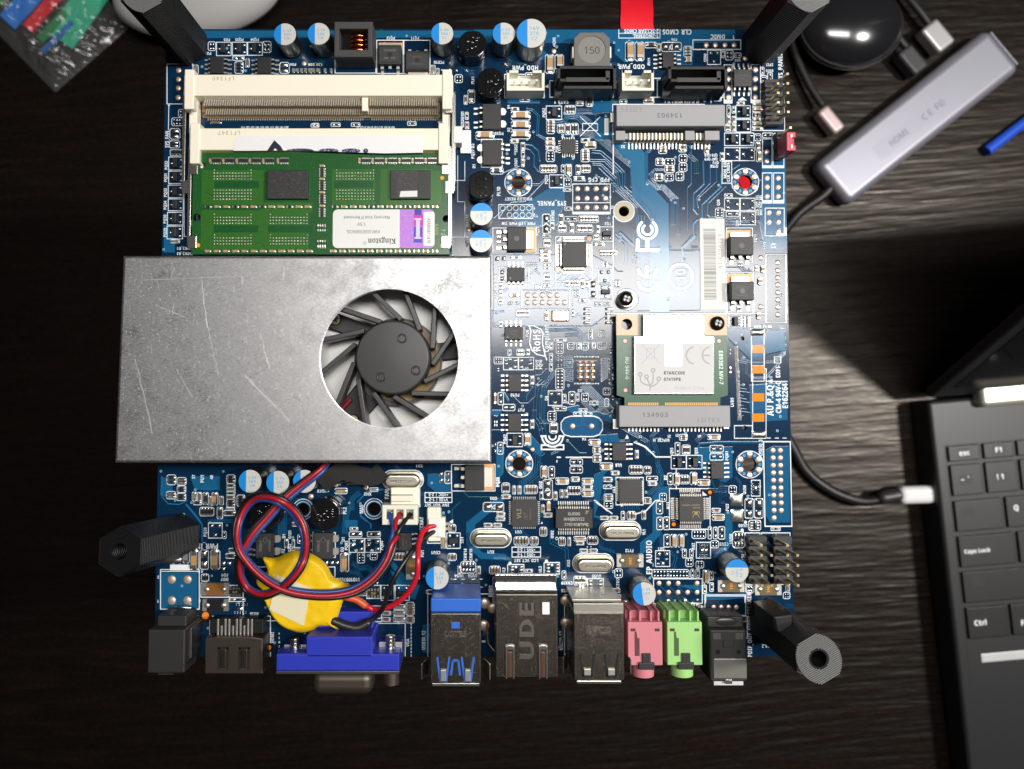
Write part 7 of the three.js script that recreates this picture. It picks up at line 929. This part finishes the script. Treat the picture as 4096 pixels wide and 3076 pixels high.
// pale rounded object and the plastic bag at the upper left
{
  const c = tb(800, -30, 12), o = thing('pale_case', 'pale grey rounded plastic case behind the corner post', 'case', [c[0], 0, c[2]]), m = M([0.45, 0.44, 0.43], 0.6);
  part(o, 'shell', new THREE.SphereGeometry(1, 48, 32).scale(48 * MM, 15 * MM, 27 * MM), m, [c[0], 15, c[2]]).rotation.y = 0.15; part(o, 'seam', new THREE.TorusGeometry(1, 0.012, 8, 60).rotateX(Math.PI / 2).scale(47.8 * MM, 8 * MM, 26.8 * MM), M([0.3, 0.3, 0.3], 0.6), [c[0], 15, c[2]]).rotation.y = 0.15;
}
{
  const c = tb(200, 120, 0), o = thing('plastic_bag', 'crumpled clear plastic bag with coloured strips inside', 'bag', c), n = 70;
  const A = tb(-160, -20, 2), B = tb(215, 366, 2), C = tb(512, 105, 2), D = tb(260, -220, 2);
  for (const s of [0, 1]) {
    const pos = [], idx = [];
    for (let j = 0; j <= n; j++) for (let i = 0; i <= n; i++) { const u = i / n, v = j / n, x = (A[0] * (1 - u) + B[0] * u) * (1 - v) + (D[0] * (1 - u) + C[0] * u) * v, z = (A[2] * (1 - u) + B[2] * u) * (1 - v) + (D[2] * (1 - u) + C[2] * u) * v, e = Math.min(1, 5 * Math.min(u, 1 - u, v, 1 - v)); pos.push((x - c[0]) * MM, (0.4 + s * e * (5 + 2.6 * noise(u * 4, v * 4) + 3.4 * Math.abs(noise(u * 7 + 5, v * 7)) + 1.4 * Math.abs(noise(u * 17, v * 17)))) * MM, (z - c[2]) * MM); if (i && j) { const k = j * (n + 1) + i; idx.push(k, k - 1, k - n - 2, k, k - n - 2, k - n - 1); } }
    const g = new THREE.BufferGeometry(); g.setAttribute('position', new THREE.Float32BufferAttribute(pos, 3)); g.setIndex(idx); g.computeVertexNormals();
    part(o, s ? 'upper_film' : 'lower_film', g, M([0.9, 0.9, 0.9], 0.2, 0, { transmission: 0.97, thickness: 0, ior: 1.6 }), c);
  }
  const strip = (x0, y0, x1, y1, w, col, nm) => part(o, nm, ribbon([tb(x0, y0, 2.4), tb((x0 + x1) / 2, (y0 + y1) / 2, 3.4), tb(x1, y1, 2.4)], w, 1, 16), M(col, 0.45));
  strip(60, -120, -80, 20, 5, [0.75, 0.55, 0.02], 'yellow_strip'); strip(120, -120, -60, 60, 4, [0.05, 0.3, 0.05], 'green_strip'); strip(210, -110, 30, 90, 12, [0.02, 0.22, 0.75], 'blue_strip'); strip(300, -100, 110, 115, 7, [0.75, 0.02, 0.03], 'red_strip'); strip(330, -20, 160, 160, 5, [0.03, 0.25, 0.09], 'green_strip'); strip(350, 30, 170, 210, 3.5, [0.03, 0.16, 0.45], 'blue_strip'); strip(400, -60, 240, 160, 18, [0.05, 0.5, 0.3], 'green_card');
}
// blue stick, red cable, charging cable
{
  const a = tb(3945, 605, 3), b = tb(4200, 410, 3), o = thing('blue_stick', 'short bright blue plastic stick beside the hub', 'stick', [a[0], 0, a[2]]), dx = b[0] - a[0], dz = b[2] - a[2], g = new THREE.CylinderGeometry(2.8 * MM, 3.2 * MM, Math.hypot(dx, dz) * MM, 6).rotateX(Math.PI / 2).translate(0, 3.1 * MM, 0);
  part(o, 'shaft', g, M([0.02, 0.09, 0.6], 0.35), [(a[0] + b[0]) / 2, 0, (a[2] + b[2]) / 2], Math.atan2(dx, dz)); part(o, 'open_end', new THREE.CylinderGeometry(1.6 * MM, 1.6 * MM, 0.4 * MM, 16).rotateX(Math.PI / 2), M([0.01, 0.03, 0.2], 0.6), [a[0], 3.1, a[2]], Math.atan2(dx, dz));
  const r = thing('red_cable', 'flat red cable coming out from under the motherboard edge', 'cable', tb(2545, 60, 0));
  part(r, 'band', ribbon([[...at(3060, 1000, -226)], [...at(3020, 800, -120)], [...at(3008, 735, -30)], [...at(2900, 480, -14)], [...at(2680, 280, -12)], [...at(2555, 150, -12)], [...at(2545, 40, -14)], [...at(2552, -160, -60)], [...at(2560, -420, -160)], [...at(2570, -560, -226)]], 9.5, 2.2, 120), M([0.72, 0.012, 0.025], 0.42));
  const q = thing('charging_cable', 'black charging cable with a white plug in the side of the laptop', 'cable', tb(3400, 2000, 0));
  part(q, 'cable', tube([tb(1900, 1300, 3), tb(2200, 1180, 3), tb(2600, 1250, 3), tb(2900, 1450, 3), tb(3080, 1640, 3), tb(3170, 1790, 3), tb(3225, 1885, 3), tb(3330, 1965, 4), tb(3450, 2005, 6), tb(3540, 1995, 9)], 2.9, 80), M([0.012, 0.012, 0.012], 0.42));
  const p0 = tb(3535, 1990, 10), p1 = tb(3592, 1980, 10), p2 = tb(3735, 1976, 10);
  part(q, 'strain_relief', tube([p0, p1], 3.6, 8, 14), M([0.03, 0.03, 0.03], 0.4)); part(q, 'plug', rbox(p2[0] - p1[0], 8, 9.6, 3, 4), M([0.75, 0.75, 0.75], 0.35), [(p1[0] + p2[0]) / 2, 6, (p1[2] + p2[2]) / 2], 0.03);
}
// laptop
{
  const c = tb(3712, 1605, 18), o = thing('laptop', 'dark grey laptop with white key legends, its lid open', 'laptop', [c[0], 0, c[2]]); o.rotation.y = 0.085;
  const dk = M([0.016, 0.016, 0.0175], 0.42), W = 325, D = 225;
  const bs = sub(o, 'base', rbox(W, 18, D, 2.5, 3), dk, [W / 2, 0, D / 2]);
  sub(o, 'keyboard_deck', box(W - 12, 0.1, 128), M([0.013, 0.013, 0.014], 0.45), [W / 2, 18.01, 24 + 64]);
  sub(o, 'palm_rest_trim', rbox(W - 22, 0.8, 4.6, 0.3), M([0.66, 0.66, 0.66], 0.4, 0.5), [W / 2 + 2, 17.6, 139]);
  sub(o, 'touch_pad', rbox(105, 0.5, 58, 0.2), M([0.02, 0.02, 0.022], 0.4), [W / 2 - 10, 17.8, 180]);
  const km = M([0.007, 0.007, 0.008], 0.42), rows = [[25, 8.4, [17, ...Array(16).fill(16.2)]], [35.3, 16.6, Array(15).fill(16.8)], [54.5, 16.6, [25.6, ...Array(12).fill(16.8), 24]], [73.5, 16.6, [30, ...Array(11).fill(16.8), 36]], [92.5, 16.6, [42, ...Array(10).fill(16.8), 40]], [111.5, 16.6, [21.6, 16.8, 16.8, 16.8, 96, 16.8, 16.8, 21, 16.8, 16.8]]];
  const leg = { '0,0': ['esc', 0, -1], '0,1': ['F1', 0, 0], '0,2': ['F2', 0, 0], '1,0': ['~ `', -1, 0], '1,1': ['! 1', -1, 0], '1,2': ['@ 2', -1, 0], '2,0': ['⇤⇥', -7, -2], '2,1': ['Q', -4, -2], '3,0': ['Caps Lock', -7, 0], '3,1': ['A', -4, 0], '4,0': ['⇧', -16, -3], '5,0': ['Ctrl', -5, 0], '5,1': ['Fn', -2, 2] };
  rows.forEach(([z, h, ws], j) => { let x = 7; ws.forEach((w, i) => { const k = sub(o, 'key', rbox(rq(w), 1.8, rq(h), 0.6, 2), km, [x + w / 2, 17.9, z + h / 2]); const l = leg[j + ',' + i]; if (l) sub(k, 'legend', plane(l[0].length > 4 ? 15 : 7, 5), M([1, 1, 1], 0.5, 0, { map: tex(l[0].length > 4 ? 192 : 90, 64, (cx, ww, hh) => { cx.fillStyle = '#161618'; cx.fillRect(0, 0, ww, hh); txt(cx, l[0], ww / 2, hh / 2, l[0].length > 4 ? 38 : 50, '#ffffff', { weight: 'bold' }); }) }), [l[1] * 0.8, 1.812, h < 10 ? 0 : l[2]]); x += w + 2.1; }); });
  const hinge = sub(o, 'hinge', rbox(74, 10, 13, 3, 4), M([0.85, 0.8, 0.68], 0.3, 0.7), [62, 15, -1]); sub(o, 'hinge', rbox(70, 9, 9, 3, 4), M([0.8, 0.74, 0.6], 0.12, 1), [W - 62, 15, 0]);
  const lid = sub(o, 'lid', new RoundedBoxGeometry(W * MM, 212 * MM, 6 * MM, 3, 2 * MM).translate(0, 106 * MM, 0), dk, [W / 2, 17, -4]); lid.rotation.x = -0.44;
  sub(lid, 'screen', new THREE.BoxGeometry((W - 14) * MM, 190 * MM, 0.3 * MM).translate(0, 108 * MM, 3.1 * MM), M([0.006, 0.006, 0.008], 0.12));
}
renderer.render(scene, camera);
